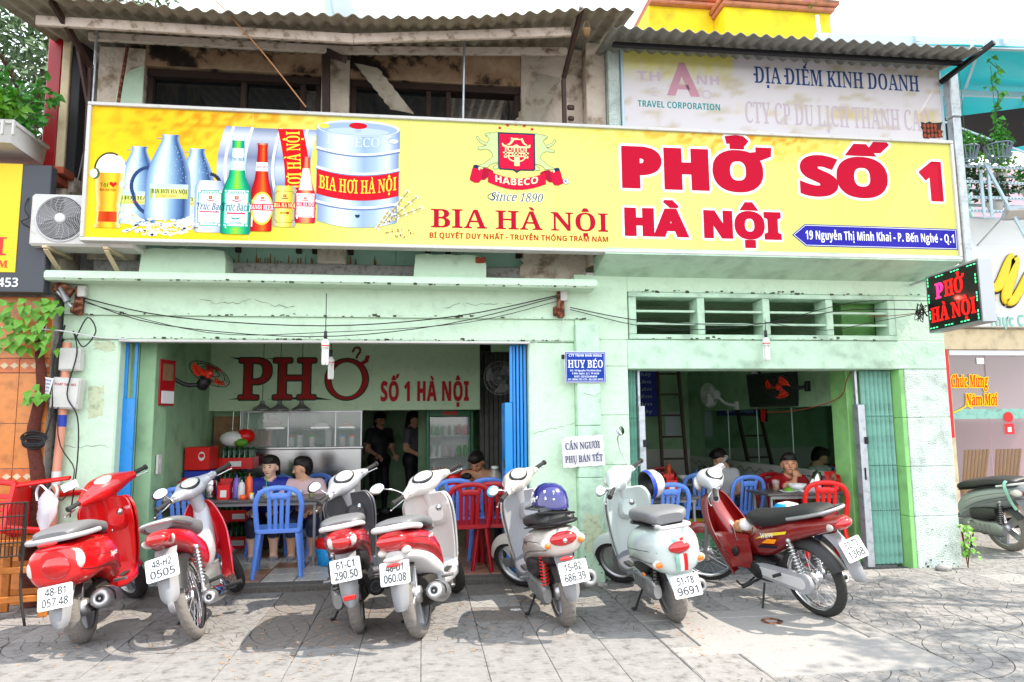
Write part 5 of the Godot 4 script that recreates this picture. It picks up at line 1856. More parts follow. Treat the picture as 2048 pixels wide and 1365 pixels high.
	bar(V(5.72, 7.06, -2.5), V(10.5, 6.42, -1.15), 0.06, 0.16)
	done("front_beam", "pale_steel", aw)
	for q in [[5.75, 7.05, -2.5], [7.0, 6.89, -2.1], [8.1, 6.75, -1.8]]:
		begin()
		bar(V(q[0],q[1] + 0.35,q[2] + 0.05),V(q[0] + 0.02,q[1] - 0.05,q[2] + 0.06),0.05,0.02)
		done("bracket", "pale_steel", aw)
	for i in 5:
		begin()
		var t := i / 4.0
		bar(V(lerpf(5.9,9.8,t),lerpf(6.97,6.45,t),lerpf(-2.5,-1.3,t)),V(lerpf(7.3,11.2,t),lerpf(6.33,6.2,t),lerpf(-4.55,-4.2,t)),0.03,0.04)
		done("rafter", "pale_steel", aw)
	for t in [0.35, 0.7]:
		begin()
		bar(V(5.8,6.95,-2.55).lerp(V(7.2,6.33,-4.55),t) + V(0,-0.04,0),V(10.5,6.38,-1.2).lerp(V(11.5,6.17,-4.2),t) + V(0,-0.04,0),0.04,0.09)
		done("purlin", "pale_steel", aw)
	var tp := thing("dark_tarpaulin","dark brown tarpaulin sagging below the turquoise awning","tarpaulin",V(0,0,0))
	begin()
	sheet([PackedVector3Array([V(7.6,5.98,-2.7),V(8.5,6.1,-2.6),V(9.6,6.25,-2.5)]),PackedVector3Array([V(7.7,5.6,-2.75),V(8.5,5.75,-2.7),V(9.6,5.9,-2.6)]),PackedVector3Array([V(7.8,5.2,-2.8),V(8.4,5.45,-2.75),V(9.6,5.75,-2.7)])],0.008)
	done("cloth", "tarp_dark", tp)
	begin()
	bar(V(7.7, 5.95, -2.6), V(9.0, 5.45, -2.5), 0.025, 0.025)
	done("strut", "pale_steel", tp)
	var fl := thing("floodlight","silver floodlight on a bent arm above the cafe sign","lamp",V(8.25,4.32,-1.95),-0.3)
	begin()
	box(V(0, 0, 0), V(0.34, 0.2, 0.09), 0.015, Basis(Vector3.RIGHT, 0.9))
	done("housing", "galv", fl)
	begin()
	box(V(0, -0.03, 0.04), V(0.29, 0.15, 0.01), 0.003, Basis(Vector3.RIGHT, 0.9))
	done("glass", "lens_clear", fl)
	begin()
	rod(V(-0.15, -0.02, -0.03), V(-0.42, -0.38, -0.3), 0.012)
	done("arm", "galv", fl)
	var yh := thing("yellow_house","bright yellow house with a salmon cornice behind the roofs","building",V(0,0,-6.0))
	blk(yh, "wall", "yellow_wall", 4.6, 6.0, 4.0, 10.02, -4.0, -0.5)
	blk(yh, "wall", "yellow_wall", 6.005, 8.3, 4.0, 9.78, -4.0, 0.0)
	for q in [[4.6,6.05,10.02,10.1,-0.36],[4.6,6.1,10.105,10.2,-0.28],[5.95,8.36,9.785,9.87,0.1],[5.9,8.42,9.875,9.98,0.18]]:
		blk(yh, "cornice", "salmon", q[0], q[1], q[2], q[3], -4.0, q[4], 0.02)
	begin()
	for i in 9:
		rod(V(6.2 + i * 0.25, 9.98, 0.0), V(6.2 + i * 0.25, 10.7, 0.0), 0.012, 5)
	rod(V(6.0, 10.2, 0.0), V(8.3, 10.2, 0.0), 0.015, 5)
	var rl := done("railing", "pale_steel", yh)
	rl.set_meta("kind", "stuff")
	var bg := thing("bougainvillea","pink flowering bougainvillea hanging over the yellow house's balcony","plant",V(8.1,10.0,-5.8))
	begin()
	foliage(rng, V(-0.25, 0.12, 0), V(0.45, 0.25, 0.2), 16, 14, 0.09, 0.06)
	done("leaves", "leaf_bright", bg)
	begin()
	foliage(rng, V(-0.2, -0.02, 0.06), V(0.3, 0.25, 0.2), 9, 12, 0.08, 0.07)
	done("flowers", "flower", bg)
	begin()
	rod(V(-0.2, 0.0, -0.1), V(-0.2, 0.4, -0.15), 0.02, 5)
	done("stem", "bark", bg)
	var wl := thing("wall_lantern","black square lantern at the corner of the yellow house's balcony","lamp",V(8.3,10.12,-5.75))
	blk(wl, "body", "black_metal", -0.13, 0.13, -0.12, 0.2, -0.1, 0.1)
	blk(wl, "pane", "lens_amber", -0.08, 0.08, -0.06, 0.14, 0.1, 0.108)
	var pk := thing("pink_house","pale pink house wall with a green pipe behind the cafe plants","building",V(0,0,-5.2))
	blk(pk, "wall", "pink_wall", 8.0, 14.0, 0.0, 6.3, -2.0, 0.0)
	begin()
	rod(V(10.3, 4.0, 0.08), V(10.3, 6.6, 0.08), 0.06)
	done("pipe", "gate_green", pk)
	var wt := thing("water_tank","pale steel water tank on a frame behind the left roof","tank",V(-1.45,8.2,-6.0))
	begin()
	lathe([W(0,0),W(0.3,0.0),W(0.36,0.1),W(0.38,1.4),W(0.2,1.6),W(0,1.6)],turned(V(0,0,8),V(0.2,0.3,0)),28)
	done("tank", "tank_blue", wt)
	begin()
	bar(V(-0.35, 1.6, 0), V(-0.25, -1.6, 0), 0.16, 0.06)
	done("leg", "pale_steel", wt)
	begin()
	bar(V(-0.1, 1.6, 0), V(-0.02, -1.6, 0), 0.08, 0.06)
	done("leg", "pale_steel", wt)
func make_left_neighbour() -> void:
	var rng := RandomNumberGenerator.new()
	rng.seed = 31
	var s := thing("tiled_house","neighbouring house with an orange tiled pier at the left edge","building",V(-3.2,0,0.1))
	blk(s, "pier", "concrete", -1.3, -0.0, -0.05, 2.62, -0.5, -0.012)
	for i in 5:
		for j in 7:
			var x1 := -0.002 - i * 0.242
			var y0: float = [0.0, 0.33, 0.66, 1.12, 1.5, 2.06, 2.32][j]
			var y1: float = [0.328, 0.658, 0.985, 1.498, 1.93, 2.318, 2.6][j]
			begin()
			box(V(x1 - 0.12, (y0 + y1) / 2, -0.006), V(0.238, y1 - y0 - 0.003, 0.012), 0.002)
			done("tile", "orange_tile", s)
		for q in [[0.99, 1.115], [1.935, 2.055]]:
			begin()
			box(V(-0.122 - i * 0.242,(q[0] + q[1]) / 2,-0.004),V(0.238,q[1] - q[0],0.016),0.003)
			var t := done("band_tile", "orange_band", s)
			begin()
			for k in 3:
				plate(P2([-0.035,0,0,-0.028,0.035,0,0,0.028]),0.002,at_(V(-0.2 - i * 0.242 + k * 0.08,(q[0] + q[1]) / 2,0.0045)))
			var dm := done("diamonds", "cream", t)
			dm.set_meta("kind", "stuff")
	blk(s, "wall", "old_plaster", -1.6, -0.02, 2.62, 3.62, -0.5, -0.1)
	for i in 5:
		for j in 2:
			begin()
			box(V(-0.13 - i * 0.23 + 0.05 * j,3.66 + j * 0.075,-0.05),V(0.215,0.065,0.2),0.006)
			done("brick", "brick", s)
	blk(s, "post", "plastic_darkred", -0.30, -0.18, 3.75, 5.6, -0.5, -0.2)
	blk(s, "post", "cream", -0.175, -0.10, 3.75, 5.6, -0.45, -0.2)
	blk(s, "post", "black_metal", -0.095, -0.01, 3.75, 5.6, -0.45, -0.22)
	blk(s, "upper_wall", "old_plaster", -1.6, 0.02, 3.6, 3.75, -2.0, -0.16)
	blk(s, "back_wall", "old_plaster", -1.6, 0.0, -0.05, 3.6, -2.1, -0.51)
	var g := thing("neighbour_sign","dark grey and yellow sign ending in 453 on the house at the left","sign",V(-3.195,2.6,0.3))
	begin()
	box(V(-0.8, 0.56, -0.05), V(1.6, 1.12, 0.1), 0.006)
	done("panel", "sign_dark", g)
	begin()
	box(V(-0.92, 0.645, 0.003), V(1.38, 0.95, 0.006), 0.001)
	done("yellow_field", "sign_yellow", g)
	begin()
	cut_words("NỘI", "serif_bold", W(-0.92, 0.315), 0.61, 0.155, 0.007, 0.003)
	done("red_letters", "plastic_red", g)
	begin()
	cut_words("NĂM", "serif_bold", W(-0.5, 0.21), 0.21, 0.06, 0.007, 0.003)
	done("red_letters", "fan_orange", g)
	begin()
	cut_words("453", "sans_bold", W(-0.36, 0.045), 0.16, 0.078, 0.001, 0.003)
	done("white_digits", "white", g)
	var pl := thing("planter_box","white ribbed planter box with plants on the neighbour's sill","planter",V(-3.68,3.83,0.25))
	begin()
	lathe([W(0,0),W(0.5,0.0),W(0.53,0.15),W(0.56,0.16),W(0.56,0.19),W(0.48,0.19),W(0.48,0.1),W(0,0.1)],Transform3D(Basis.from_euler(V(0,PI / 4,0)) * Basis.from_scale(V(0.72,1,0.72)),Vector3.ZERO),4,true)
	done("box", "white_dirty", pl)
	for i in 9:
		blk(pl,"rib","white_dirty",-0.34 + i * 0.083,-0.32 + i * 0.083,0.02,0.15,0.355,0.385)
	begin()
	foliage(rng, V(0.08, 0.42, 0.0), V(0.4, 0.26, 0.25), 22, 14, 0.1, 0.055)
	done("foliage", "leaf", pl)
	begin()
	foliage(rng, V(0.12, 0.35, 0.15), V(0.16, 0.14, 0.08), 12, 14, 0.09, 0.06)
	done("succulent", "leaf_bright", pl)
	begin()
	for i in 8:
		rod(V(rng.randf_range(-0.2,0.3),0.12,rng.randf_range(-0.1,0.1)),V(rng.randf_range(-0.25,0.35),0.6,rng.randf_range(-0.1,0.1)),0.006,4)
	var stems := done("stems", "leaf_dark", pl)
	stems.set_meta("kind", "stuff")
	var tr := thing("street_tree","grey-green tree seen through the neighbour's balcony at the upper left","tree",V(-6.2,0,-5.0))
	begin()
	tube(cr([V(0,0,0),V(0.1,2.5,0),V(-0.1,5.0,0.1),V(0.2,7.5,0)],5),[0.2,0.2,0.19,0.19,0.18,0.18,0.17,0.16,0.15,0.14,0.13,0.12,0.1,0.08,0.06,0.05],10)
	done("trunk", "bark", tr)
	for i in 9:
		begin()
		var a := i * 2.4
		rod(V(0.05,4.0 + i * 0.4,0),V(cos(a) * 1.6,5.2 + i * 0.42,sin(a) * 1.2),0.06,6,0.015)
		done("limb", "bark", tr)
	begin()
	foliage(rng, V(0, 7.0, 0), V(2.4, 2.6, 1.8), 240, 34, 0.16, 0.07)
	done("crown", "leaf_tree", tr)
	var t2 := thing("street_tree","pavement tree at the right that throws dappled shade","tree",V(8.6,0,2.2))
	begin()
	tube(cr([V(0,0,0),V(0.05,2.0,0),V(-0.1,4.2,0.05),V(-0.2,6.0,0)],5),[0.17,0.165,0.16,0.155,0.15,0.145,0.14,0.13,0.12,0.11,0.1,0.09,0.08,0.06,0.05,0.04],10)
	done("trunk", "bark", t2)
	var tips := [V(-1.7,5.2,0.3),V(-1.4,5.8,-0.6),V(-0.9,6.4,0.9),V(0.9,5.6,0.4),V(-2.0,5.6,1.1),V(0.3,6.6,-0.8),V(-1.9,5.4,-1.1),V(1.1,6.2,1.2)]
	for p in tips:
		begin()
		tube(cr([V(-0.1,3.9,0.05),V(p.x * 0.5,4.9,p.z * 0.5),p],4),[0.07,0.06,0.055,0.05,0.045,0.04,0.03,0.025,0.02],6)
		done("limb", "bark", t2)
	begin()
	for p in tips:
		foliage(rng, p, V(0.7, 0.45, 0.65), 16, 24, 0.12, 0.05)
	done("crown", "leaf", t2)
	var lp := thing("outdoor_lamp","white bell-shaped lamp shade at the left edge by the plants","lamp",V(-3.66,4.2,0.62))
	begin()
	lathe([W(0.02,0.2),W(0.05,0.18),W(0.07,0.08),W(0.13,-0.02),W(0.15,-0.04),W(0.14,-0.04),W(0.06,0.07)],turned(V(0,0,25)),24)
	done("shade", "white", lp)
	begin()
	tube(cr([V(-0.08, 0.18, 0), V(-0.15, 0.4, -0.1), V(-0.2, 0.5, -0.5)], 4), 0.012, 6)
	done("arm", "black_metal", lp)
	var vn := thing("climbing_plant","climbing plant with heart-shaped leaves on the orange tiled pier","plant",V(-3.2,0,0.13))
	begin()
	tube(cr([V(0.02,0,0.02),V(-0.06,0.5,0.0),V(0.0,0.95,0.02),V(-0.08,1.4,0.0),V(-0.03,1.8,0.02),V(-0.08,2.2,0.01),V(-0.02,2.45,0.03)],6),[0.09,0.085,0.08,0.075,0.07,0.07,0.065,0.065,0.06,0.06,0.06,0.06,0.055,0.055,0.055,0.05,0.05,0.05,0.05,0.05,0.045,0.045,0.045,0.045,0.04,0.04,0.04,0.035,0.035,0.03,0.03,0.03,0.025,0.025,0.02,0.02,0.015],9)
	done("trunk", "vine_bark", vn)
	begin()
	for i in 95:
		var p := V(rng.randf_range(-0.34,0.12),rng.randf_range(2.12,2.56),rng.randf_range(0.03,0.2))
		if i > 84:
			p = V(rng.randf_range(-0.14,0.03),rng.randf_range(1.68,1.85),rng.randf_range(0.05,0.12))
		leaf(p,(V(rng.randf_range(-0.6,0.6),-0.9,0.5) + rdir(rng) * 0.3).normalized(),V(0,0.3,1),rng.randf_range(0.06,0.13),rng.randf_range(0.05,0.105))
	done("leaves", "leaf_bright", vn)
func axle(x: float, y: float, z := 0.0) -> Transform3D:
	return Transform3D(Basis(V(1, 0, 0), V(0, 0, 1), V(0, -1, 0)), V(x, y, z))
func tyre(R: float,w: float,xf: Transform3D,blocks := 30,depth := 0.006,chev := 0.9) -> void:
	var na := 136
	var np := 15
	var rm := R - w * 0.56
	smooth()
	var pt := func(i: int, j: int) -> Vector3:
		var a := TAU * i / na
		var f := deg_to_rad(-112.0 + 224.0 * j / (np - 1))
		var r := rm + cos(f) * (R - rm)
		if absf(f) < 1.25 and absf(f) > 0.12:
			var ph := fposmod(a / TAU * blocks + absf(f) * chev * (1.0 if f > 0 else -1.0) * 0.0 + absf(f) * chev,1.0)
			if ph < 0.28:
				r -= depth
		return xf * V(cos(a) * r, sin(f) * w * 0.5, sin(a) * r)
	for i in na:
		for j in np - 1:
			quad(pt.call(i,j),pt.call(i,j + 1),pt.call((i + 1) % na,j + 1),pt.call((i + 1) % na,j))
func wheel(b: Node3D,xf: Transform3D,R: float,w: float,style: String,dusty: bool,rng: RandomNumberGenerator) -> void:
	var ri := R - w * 0.78
	begin()
	lathe([W(ri + 0.012,-w * 0.36),W(ri + 0.018,-w * 0.42),W(ri,-w * 0.36),W(ri - 0.012,-w * 0.15),W(ri - 0.016,0),W(ri - 0.012,w * 0.15),W(ri,w * 0.36),W(ri + 0.018,w * 0.42),W(ri + 0.012,w * 0.36)],xf,40)
	if style == "disc":
		lathe([W(ri - 0.005,-w * 0.2),W(ri * 0.75,-w * 0.34),W(ri * 0.4,-w * 0.3),W(0.04,-w * 0.42),W(0,-w * 0.42)],xf,32)
		lathe([W(ri - 0.005,w * 0.2),W(ri * 0.75,w * 0.34),W(ri * 0.4,w * 0.3),W(0.04,w * 0.42),W(0,w * 0.42)],xf,32)
	elif style == "alloy":
		for i in 5:
			for s in [-1, 1]:
				var a: float = TAU * i / 5 + 0.12 * s
				bar(xf * V(cos(a + 0.16 * s) * 0.05,0,sin(a + 0.16 * s) * 0.05),xf * V(cos(a) * (ri - 0.004),0,sin(a) * (ri - 0.004)),0.024,w * 0.5,0.004)
		lathe([W(0,-w * 0.5),W(0.055,-w * 0.48),W(0.065,0),W(0.055,w * 0.48),W(0,w * 0.5)],xf,24)
	else:
		lathe([W(0,-w * 0.55),W(0.07,-w * 0.55),W(0.078,-w * 0.4),W(0.03,-w * 0.3),W(0.03,w * 0.2),W(0.06,w * 0.3),W(0.06,w * 0.5),W(0,w * 0.5)],xf,28)
	var rim := done("wheel", "chrome" if style == "spoke" else "alu", b)
	begin()
	tyre(R, w, xf)
	done("tyre", "rubber_dusty" if dusty else "rubber", rim)
	if style == "spoke":
		begin()
		for i in 36:
			var a := TAU * i / 36
			var s := 1.0 if i % 2 else -1.0
			var off := (0.55 if (i / 2) % 2 else -0.55)
			rod(xf * V(cos(a + off) * 0.06,s * w * 0.4,sin(a + off) * 0.06),xf * V(cos(a) * (ri - 0.012),0,sin(a) * (ri - 0.012)),0.0016,4)
		var sp := done("spokes", "chrome", rim)
		sp.set_meta("kind", "stuff")
func fender(xf: Transform3D,R: float,w: float,a0: float,a1: float,th := 0.004,flare := 0.5) -> void:
	var g := []
	for i in 21:
		var a := deg_to_rad(lerpf(a0, a1, i / 20.0))
		var row := PackedVector3Array()
		for j in 9:
			var u := -1.0 + j / 4.0
			var r := R - w * flare * u * u
			row.append(xf * V(cos(a) * r, u * w * 0.5, -sin(a) * r))
		g.append(row)
	sheet(g, th)
func number_plate(b: Node3D,at: Vector3,tilt: float,l1: String,l2: String,yaw := 0.0) -> void:
	var bas := Basis(V(0,0,1),V(0,1,0),V(-1,0,0)) * Basis(Vector3.RIGHT,deg_to_rad(tilt)) * Basis(Vector3.UP,deg_to_rad(yaw))
	var xf := Transform3D(bas, at)
	begin()
	plate(round_rect(0.2, 0.148, 0.012), -0.004, xf)
	var pl := done("number_plate", "white_plate", b)
	ink_begin()
	words(l1,"sans",W(-0.06,0.012),0.12,0.046,0.0012,C(0x3a3c40),{"xf": xf,"bold": 0.03})
	words(l2,"sans",W(-0.075,-0.055),0.15,0.048,0.0012,C(0x3a3c40),{"xf": xf,"bold": 0.03})
	done("digits", "print_matt", pl)
func rear_mirror(b: Node3D,sx: Transform3D,root: Vector3,side: float,out := 0.14,up := 0.14,m := "plastic_silver",shape_ := "round") -> void:
	var tip := root + V(-0.02, up, side * out)
	begin()
	tube(cr([root,root + V(0.03,up * 0.5,side * out * 0.3),root + V(0.02,up * 0.9,side * out * 0.8),tip],4),0.006,6)
	var st_ := done("mirror", "chrome", b, sx)
	var bas := Basis(Vector3.UP, 0.12 * side) * Basis(Vector3.BACK, -0.1)
	begin()
	ball(tip + V(0.012,0.015,side * 0.03),V(0.02,0.042,0.062) if shape_ == "round" else V(0.018,0.036,0.065),16,bas)
	done("housing", m, st_)
	begin()
	ball(tip + V(-0.005, 0.015, side * 0.03), V(0.007, 0.038, 0.057), 16, bas)
	done("glass", "mirror", st_)
func controls(b: Node3D,sx: Transform3D,x: float,y: float,half: float,cover: String,grip := "rubber") -> void:
	for s in [-1, 1]:
		begin()
		tube([V(x + 0.01, y + 0.005, s * (half - 0.14)), V(x - 0.02, y, s * half)], 0.017, 12)
		tube([V(x - 0.018,y,s * (half - 0.012)),V(x - 0.021,y,s * (half + 0.006))],0.022,12)
		done("grip", grip, b, sx)
		begin()
		tube(cr([V(x + 0.03,y - 0.01,s * (half - 0.155)),V(x + 0.07,y - 0.03,s * (half - 0.1)),V(x + 0.05,y - 0.04,s * (half - 0.01)),V(x + 0.035,y - 0.045,s * (half + 0.02))],4),0.006,6)
		ball(V(x + 0.035, y - 0.045, s * (half + 0.02)), V(0.009, 0.009, 0.009), 8)
		done("brake_lever", "chrome", b, sx)
		begin()
		box(V(x + 0.005, y + 0.006, s * (half - 0.17)), V(0.05, 0.05, 0.055), 0.012)
		box(V(x - 0.024, y + 0.016, s * (half - 0.17)), V(0.012, 0.014, 0.02), 0.003)
		box(V(x - 0.024, y - 0.006, s * (half - 0.165)), V(0.012, 0.012, 0.014), 0.003)
		done("switch_box", cover, b, sx)
func headset(b: Node3D, sx: Transform3D, rows: Array, paint: String, tilt: float) -> void:
	begin()
	var rings := []
	var full := []
	for i in range(rows.size() - 1, 0, -1):
		var r: Array = rows[i].duplicate()
		r[0] = -r[0]
		full.append(r)
	full.append_array(rows)
	for r in cr(full, 3):
		var ring := PackedVector3Array()
		for i in 20:
			var a := TAU * i / 20
			var q := W(signf(cos(a)) * pow(absf(cos(a)),0.8) * r[3],signf(sin(a)) * pow(absf(sin(a)),0.8) * r[4]).rotated(tilt)
			ring.append(V(r[1] + q.x, r[2] + q.y, r[0]))
		rings.append(ring)
	loft(rings)
	done("handlebar_cover", paint, b, sx)
func dash(b: Node3D,sx: Transform3D,c: Vector3,r: Vector3,tilt: float,m := "dial") -> void:
	begin()
	ball(c, r, 20, Basis(Vector3.BACK, tilt))
	var d := done("dashboard", "black_plastic", b, sx)
	begin()
	ball(c + Basis(Vector3.BACK,tilt) * V(0,r.y * 0.35,0),V(r.x * 0.86,r.y * 0.8,r.z * 0.86),20,Basis(Vector3.BACK,tilt))
	done("dial", m, d)
func shield(rows: Array, th: float, inner := 1.0, dx := 0.0) -> void:
	var g := []
	for r in cr(rows, 4):
		var row := PackedVector3Array()
		for j in 15:
			var u := -1.0 + j / 7.0
			row.append(V(r[1] + dx - r[3] * absf(u * u * u), r[0], u * r[2] * inner))
		g.append(row)
	sheet(g, th)
func muffler(b: Node3D,a: Vector3,c: Vector3,r: float,m: String,guard: String) -> void:
	var d := (c - a)
	var L := d.length()
	var y := d.normalized()
	var x := y.cross(V(0, 0, 1)).normalized()
	var xf := Transform3D(Basis(x, y, x.cross(y)), a)
	begin()
	lathe([W(r * 0.45,-0.06),W(r * 0.8,0.0),W(r,0.05),W(r,L - 0.06),W(r * 0.92,L - 0.02),W(r * 0.7,L),W(r * 0.35,L),W(r * 0.3,L - 0.02),W(0,L - 0.02)],xf,24)
	var mf := done("muffler", m, b)
	begin()
	lathe([W(r + 0.012,0.08),W(r + 0.016,0.12),W(r + 0.016,L - 0.14),W(r + 0.01,L - 0.1)],xf,12,false,-0.5,1.9)
	done("heat_guard", guard, mf)
	begin()
	lathe([W(r * 0.3, L + 0.002), W(r * 0.18, L + 0.004), W(r * 0.16, L - 0.03)], xf, 14)
	done("outlet", "iron", mf)
	begin()
	tube(cr([a,a + V(0.12,-0.02,-0.02),V(a.x + 0.3,a.y - 0.04,a.z - 0.1)],4),0.018,8)
	done("exhaust_pipe", "iron", mf)
func shock(b: Node3D, lo: Vector3, hi: Vector3, m: String) -> void:
	begin()
	rod(lo, hi, 0.014, 8)
	ball(lo, V(0.022, 0.022, 0.022), 10)
	ball(hi, V(0.022, 0.022, 0.022), 10)
	var s := done("shock_absorber", "alu", b)
	begin()
	spring(lo.lerp(hi, 0.2), lo.lerp(hi, 0.92), 0.028, 9, 0.0055)
	done("spring", m, s)
func side_stand(b: Node3D, foot: Vector3, hip: Vector3) -> void:
	begin()
	rod(hip, foot, 0.009, 6)
	box(foot + V(0, 0.005, -0.01), V(0.05, 0.008, 0.035), 0.002)
	done("side_stand", "black_metal", b)
func lamp_lens(b: Node3D,called: String,c: Vector3,r: Vector3,m: String,bas := Basis()) -> MeshInstance3D:
	begin()
	ball(c, r, 16, bas)
	return done(called, m, b)
func bike_at(called: String,label: String,at: Vector3,heading: float,lean: float,group := "motorbikes parked in a row") -> Node3D:
	var b := thing(called, label, "motorbike", at, 0.0, group)
	var f := V(sin(deg_to_rad(heading)), 0, -cos(deg_to_rad(heading)))
	var r := V(cos(deg_to_rad(heading)), 0, sin(deg_to_rad(heading)))
	b.basis = Basis(f, Vector3.UP, r) * Basis(Vector3.RIGHT, deg_to_rad(-lean))
	return b
func steer_xf(x: float, y: float, deg: float) -> Transform3D:
	var ax := V(-0.42, 0.9, 0).normalized()
	return Transform3D(Basis(ax,deg_to_rad(deg)),V(x,y,0) - Basis(ax,deg_to_rad(deg)) * V(x,y,0))
func scooter(b: Node3D, o: Dictionary) -> void:
	var rng := RandomNumberGenerator.new()
	rng.seed = 5
	var R: float = o.get("R", 0.255)
	var wb: float = o.get("wb", 1.25)
	var sx := steer_xf(0.95, 0.7, o.get("steer", 12.0))
	var tw: float = o.get("tyre", 0.09)
	wheel(b, axle(0, R), R, tw, o.get("wheel", "alloy"), true, rng)
	wheel(b,sx * axle(wb,o.get("Rf",R)),o.get("Rf",R),tw * 0.92,o.get("wheel","alloy"),false,rng)
	for s in [-1, 1]:
		begin()
		rod(V(wb, R, s * 0.065), V(wb - 0.19, 0.68, s * 0.06), 0.018, 8)
		done("fork", "alu_dull", b, sx)
	begin()
	fender(axle(wb, R), R + 0.03, 0.13, 25, 172, 0.005)
	done("front_fender", o.paint_front, b, sx)
	begin()
	body(o.tail, 4, 28)
	done("tail_body", o.paint, b)
	if o.has("lower"):
		begin()
		body(o.lower, 4, 24)
		done("lower_body", o.lower_m, b)
	begin()
	body(o.seat, 4, 24)
	var seat := done("seat", o.get("seat_m", "seat_grey"), b)
	if o.has("seat_line"):
		begin()
		body(o.seat_line, 4, 24)
		done("seat_base", "black_plastic", seat)
	begin()
	body([[0.36,0.30,0.14,0.07,0.05,4.0],[0.5,0.285,0.165,0.03,0.05,5.0],[0.75,0.285,0.165,0.028,0.05,5.0],[0.92,0.33,0.14,0.05,0.09,4.0]],3,24)
	done("floor_board", o.get("floor_m", "grey_plastic"), b)
	for z in [-0.1, 0.0, 0.1]:
		begin()
		box(V(0.64, 0.316, z), V(0.2, 0.006, 0.05), 0.002)
		done("floor_mat", "rubber", b)
	var rows: Array = o.get("shield",[[0.26,0.94,0.12,0.03],[0.42,0.925,0.16,0.05],[0.58,0.91,0.185,0.07],[0.72,0.885,0.205,0.10],[0.82,0.86,0.205,0.11],[0.88,0.84,0.18,0.08],[0.905,0.83,0.15,0.05]])
	begin()
	shield(rows, 0.014)
	var sh := done("leg_shield", o.paint_front, b)
	begin()
	shield(rows.slice(0, rows.size() - 0), 0.01, 0.9, -0.024)
	done("inner_panel", o.inner, sh)
	begin()
	body([[0.90,0.52,0.09,0.2,0.22,2.6],[1.0,0.56,0.11,0.24,0.22,2.6],[1.08,0.6,0.09,0.2,0.16,2.4],[1.13,0.62,0.05,0.12,0.08,2.2]],3,20)
	done("front_apron", o.paint_front, sh)
	begin()
	body([[0.80,0.74,0.06,0.05,0.06,3.0],[0.84,0.735,0.085,0.075,0.09,3.2],[0.9,0.73,0.1,0.09,0.11,3.2]],3,20,o.get("glove_z",0.05))
	var gb := done("glove_box", o.inner, b)
	begin()
	lathe([W(0,0.012),W(0.014,0.012),W(0.018,0.0),W(0.026,0.0),W(0.026,-0.01)],Transform3D(Basis(V(0,1,0),V(-1,0,0),V(0,0,1)),V(0.80,0.78,o.get("glove_z",0.05) + 0.03)),16)
	done("key_lock", "chrome", gb)
	begin()
	tube(cr([V(0.875,0.66,0),V(0.85,0.655,0),V(0.845,0.635,0),V(0.86,0.625,0)],3),0.005,6)
	done("bag_hook", "chrome", b)
	begin()
	loft([sec(0.0,0.0,0,0,0)].slice(1) + _neck(o.get("neck",[[0.93,0.72,0.07,0.06],[0.89,0.82,0.062,0.055],[0.86,0.92,0.07,0.06],[0.845,0.97,0.085,0.07]])))
	done("steering_column", o.get("neck_m", o.inner), b, sx)
	headset(b,sx,o.get("head",[[0.0,0.85,1.0,0.10,0.075],[0.07,0.845,1.0,0.095,0.07],[0.13,0.83,0.995,0.06,0.048],[0.2,0.81,0.985,0.035,0.032],[0.23,0.80,0.98,0.025,0.025]]),o.get("head_m",o.inner),0.5)
	dash(b, sx, o.get("dash", V(0.80, 1.045, 0)), o.get("dash_r", V(0.07, 0.03, 0.10)), 0.65)
	controls(b, sx, 0.79, 0.985, o.get("half", 0.34), o.get("head_m", o.inner))
	for m in o.get("mirrors", []):
		rear_mirror(b, sx, V(0.82, 1.0, m[0] * 0.2), m[0], m[1], m[2], m[3], "round")
	begin()
	ball(V(0.94, 1.0, 0), V(0.04, 0.05, 0.08), 16)
	done("head_lamp", "lens_clear", b, sx)
	begin()
	body([[-0.07,0.25,0.03,0.05,0.05,2.2],[0.0,0.26,0.045,0.085,0.085,2.4],[0.15,0.27,0.045,0.075,0.075,2.6],[0.32,0.28,0.05,0.085,0.085,2.4],[0.42,0.28,0.035,0.06,0.06,2.2]],4,20,-0.115)
	done("belt_case", o.get("case_m", "alu_dull"), b)
	begin()
	body([[0.1,0.28,0.08,0.1,0.1,3.0],[0.25,0.28,0.1,0.12,0.13,3.0],[0.42,0.3,0.08,0.09,0.1,3.0]],2,16)
	done("engine", "iron", b)
	begin()
	body([[-0.02,0.46,0.03,0.04,0.05,3.0],[0.1,0.44,0.05,0.07,0.08,3.0],[0.28,0.42,0.045,0.06,0.07,3.0]],3,16,-0.12)
	done("air_box", "black_plastic", b)
	muffler(b,o.get("muf_a",V(0.16,0.25,0.15)),o.get("muf_b",V(-0.22,0.33,0.17)),o.get("muf_r",0.055),o.get("muf_m","alu"),o.get("guard_m","alu"))
	shock(b, V(-0.03, 0.27, -0.11), V(-0.07, 0.57, -0.10), o.get("spring_m", "iron"))
	begin()
	fender(axle(0, R), R + 0.022, tw + 0.03, 35, 150, 0.005, 0.45)
	done("inner_fender", "black_plastic", b)
	begin()
	bar(V(0.0, R, 0.075), V(0.3, 0.27, 0.09), 0.03, 0.05, 0.006)
	done("swing_arm", "iron", b)
	begin()
	for k in 5:
		box(V(0.08 + k * 0.055, 0.275, -0.163), V(0.02, 0.09, 0.008), 0.003)
	var rb := done("case_ribs", "alu_dull", b)
	rb.set_meta("kind", "stuff")
	begin()
	var mud: Array = o.get("mud",[[-0.28,0.60,0.07],[-0.345,0.50,0.065],[-0.385,0.40,0.06],[-0.40,0.31,0.05],[-0.40,0.27,0.03]])
	var g := []
	for r in cr(mud, 3):
		var row := PackedVector3Array()
		for j in 7:
			var u := -1.0 + j / 3.0
			row.append(V(r[0] + 0.05 * u * u, r[1], u * r[2]))
		g.append(row)
	sheet(g, 0.005)
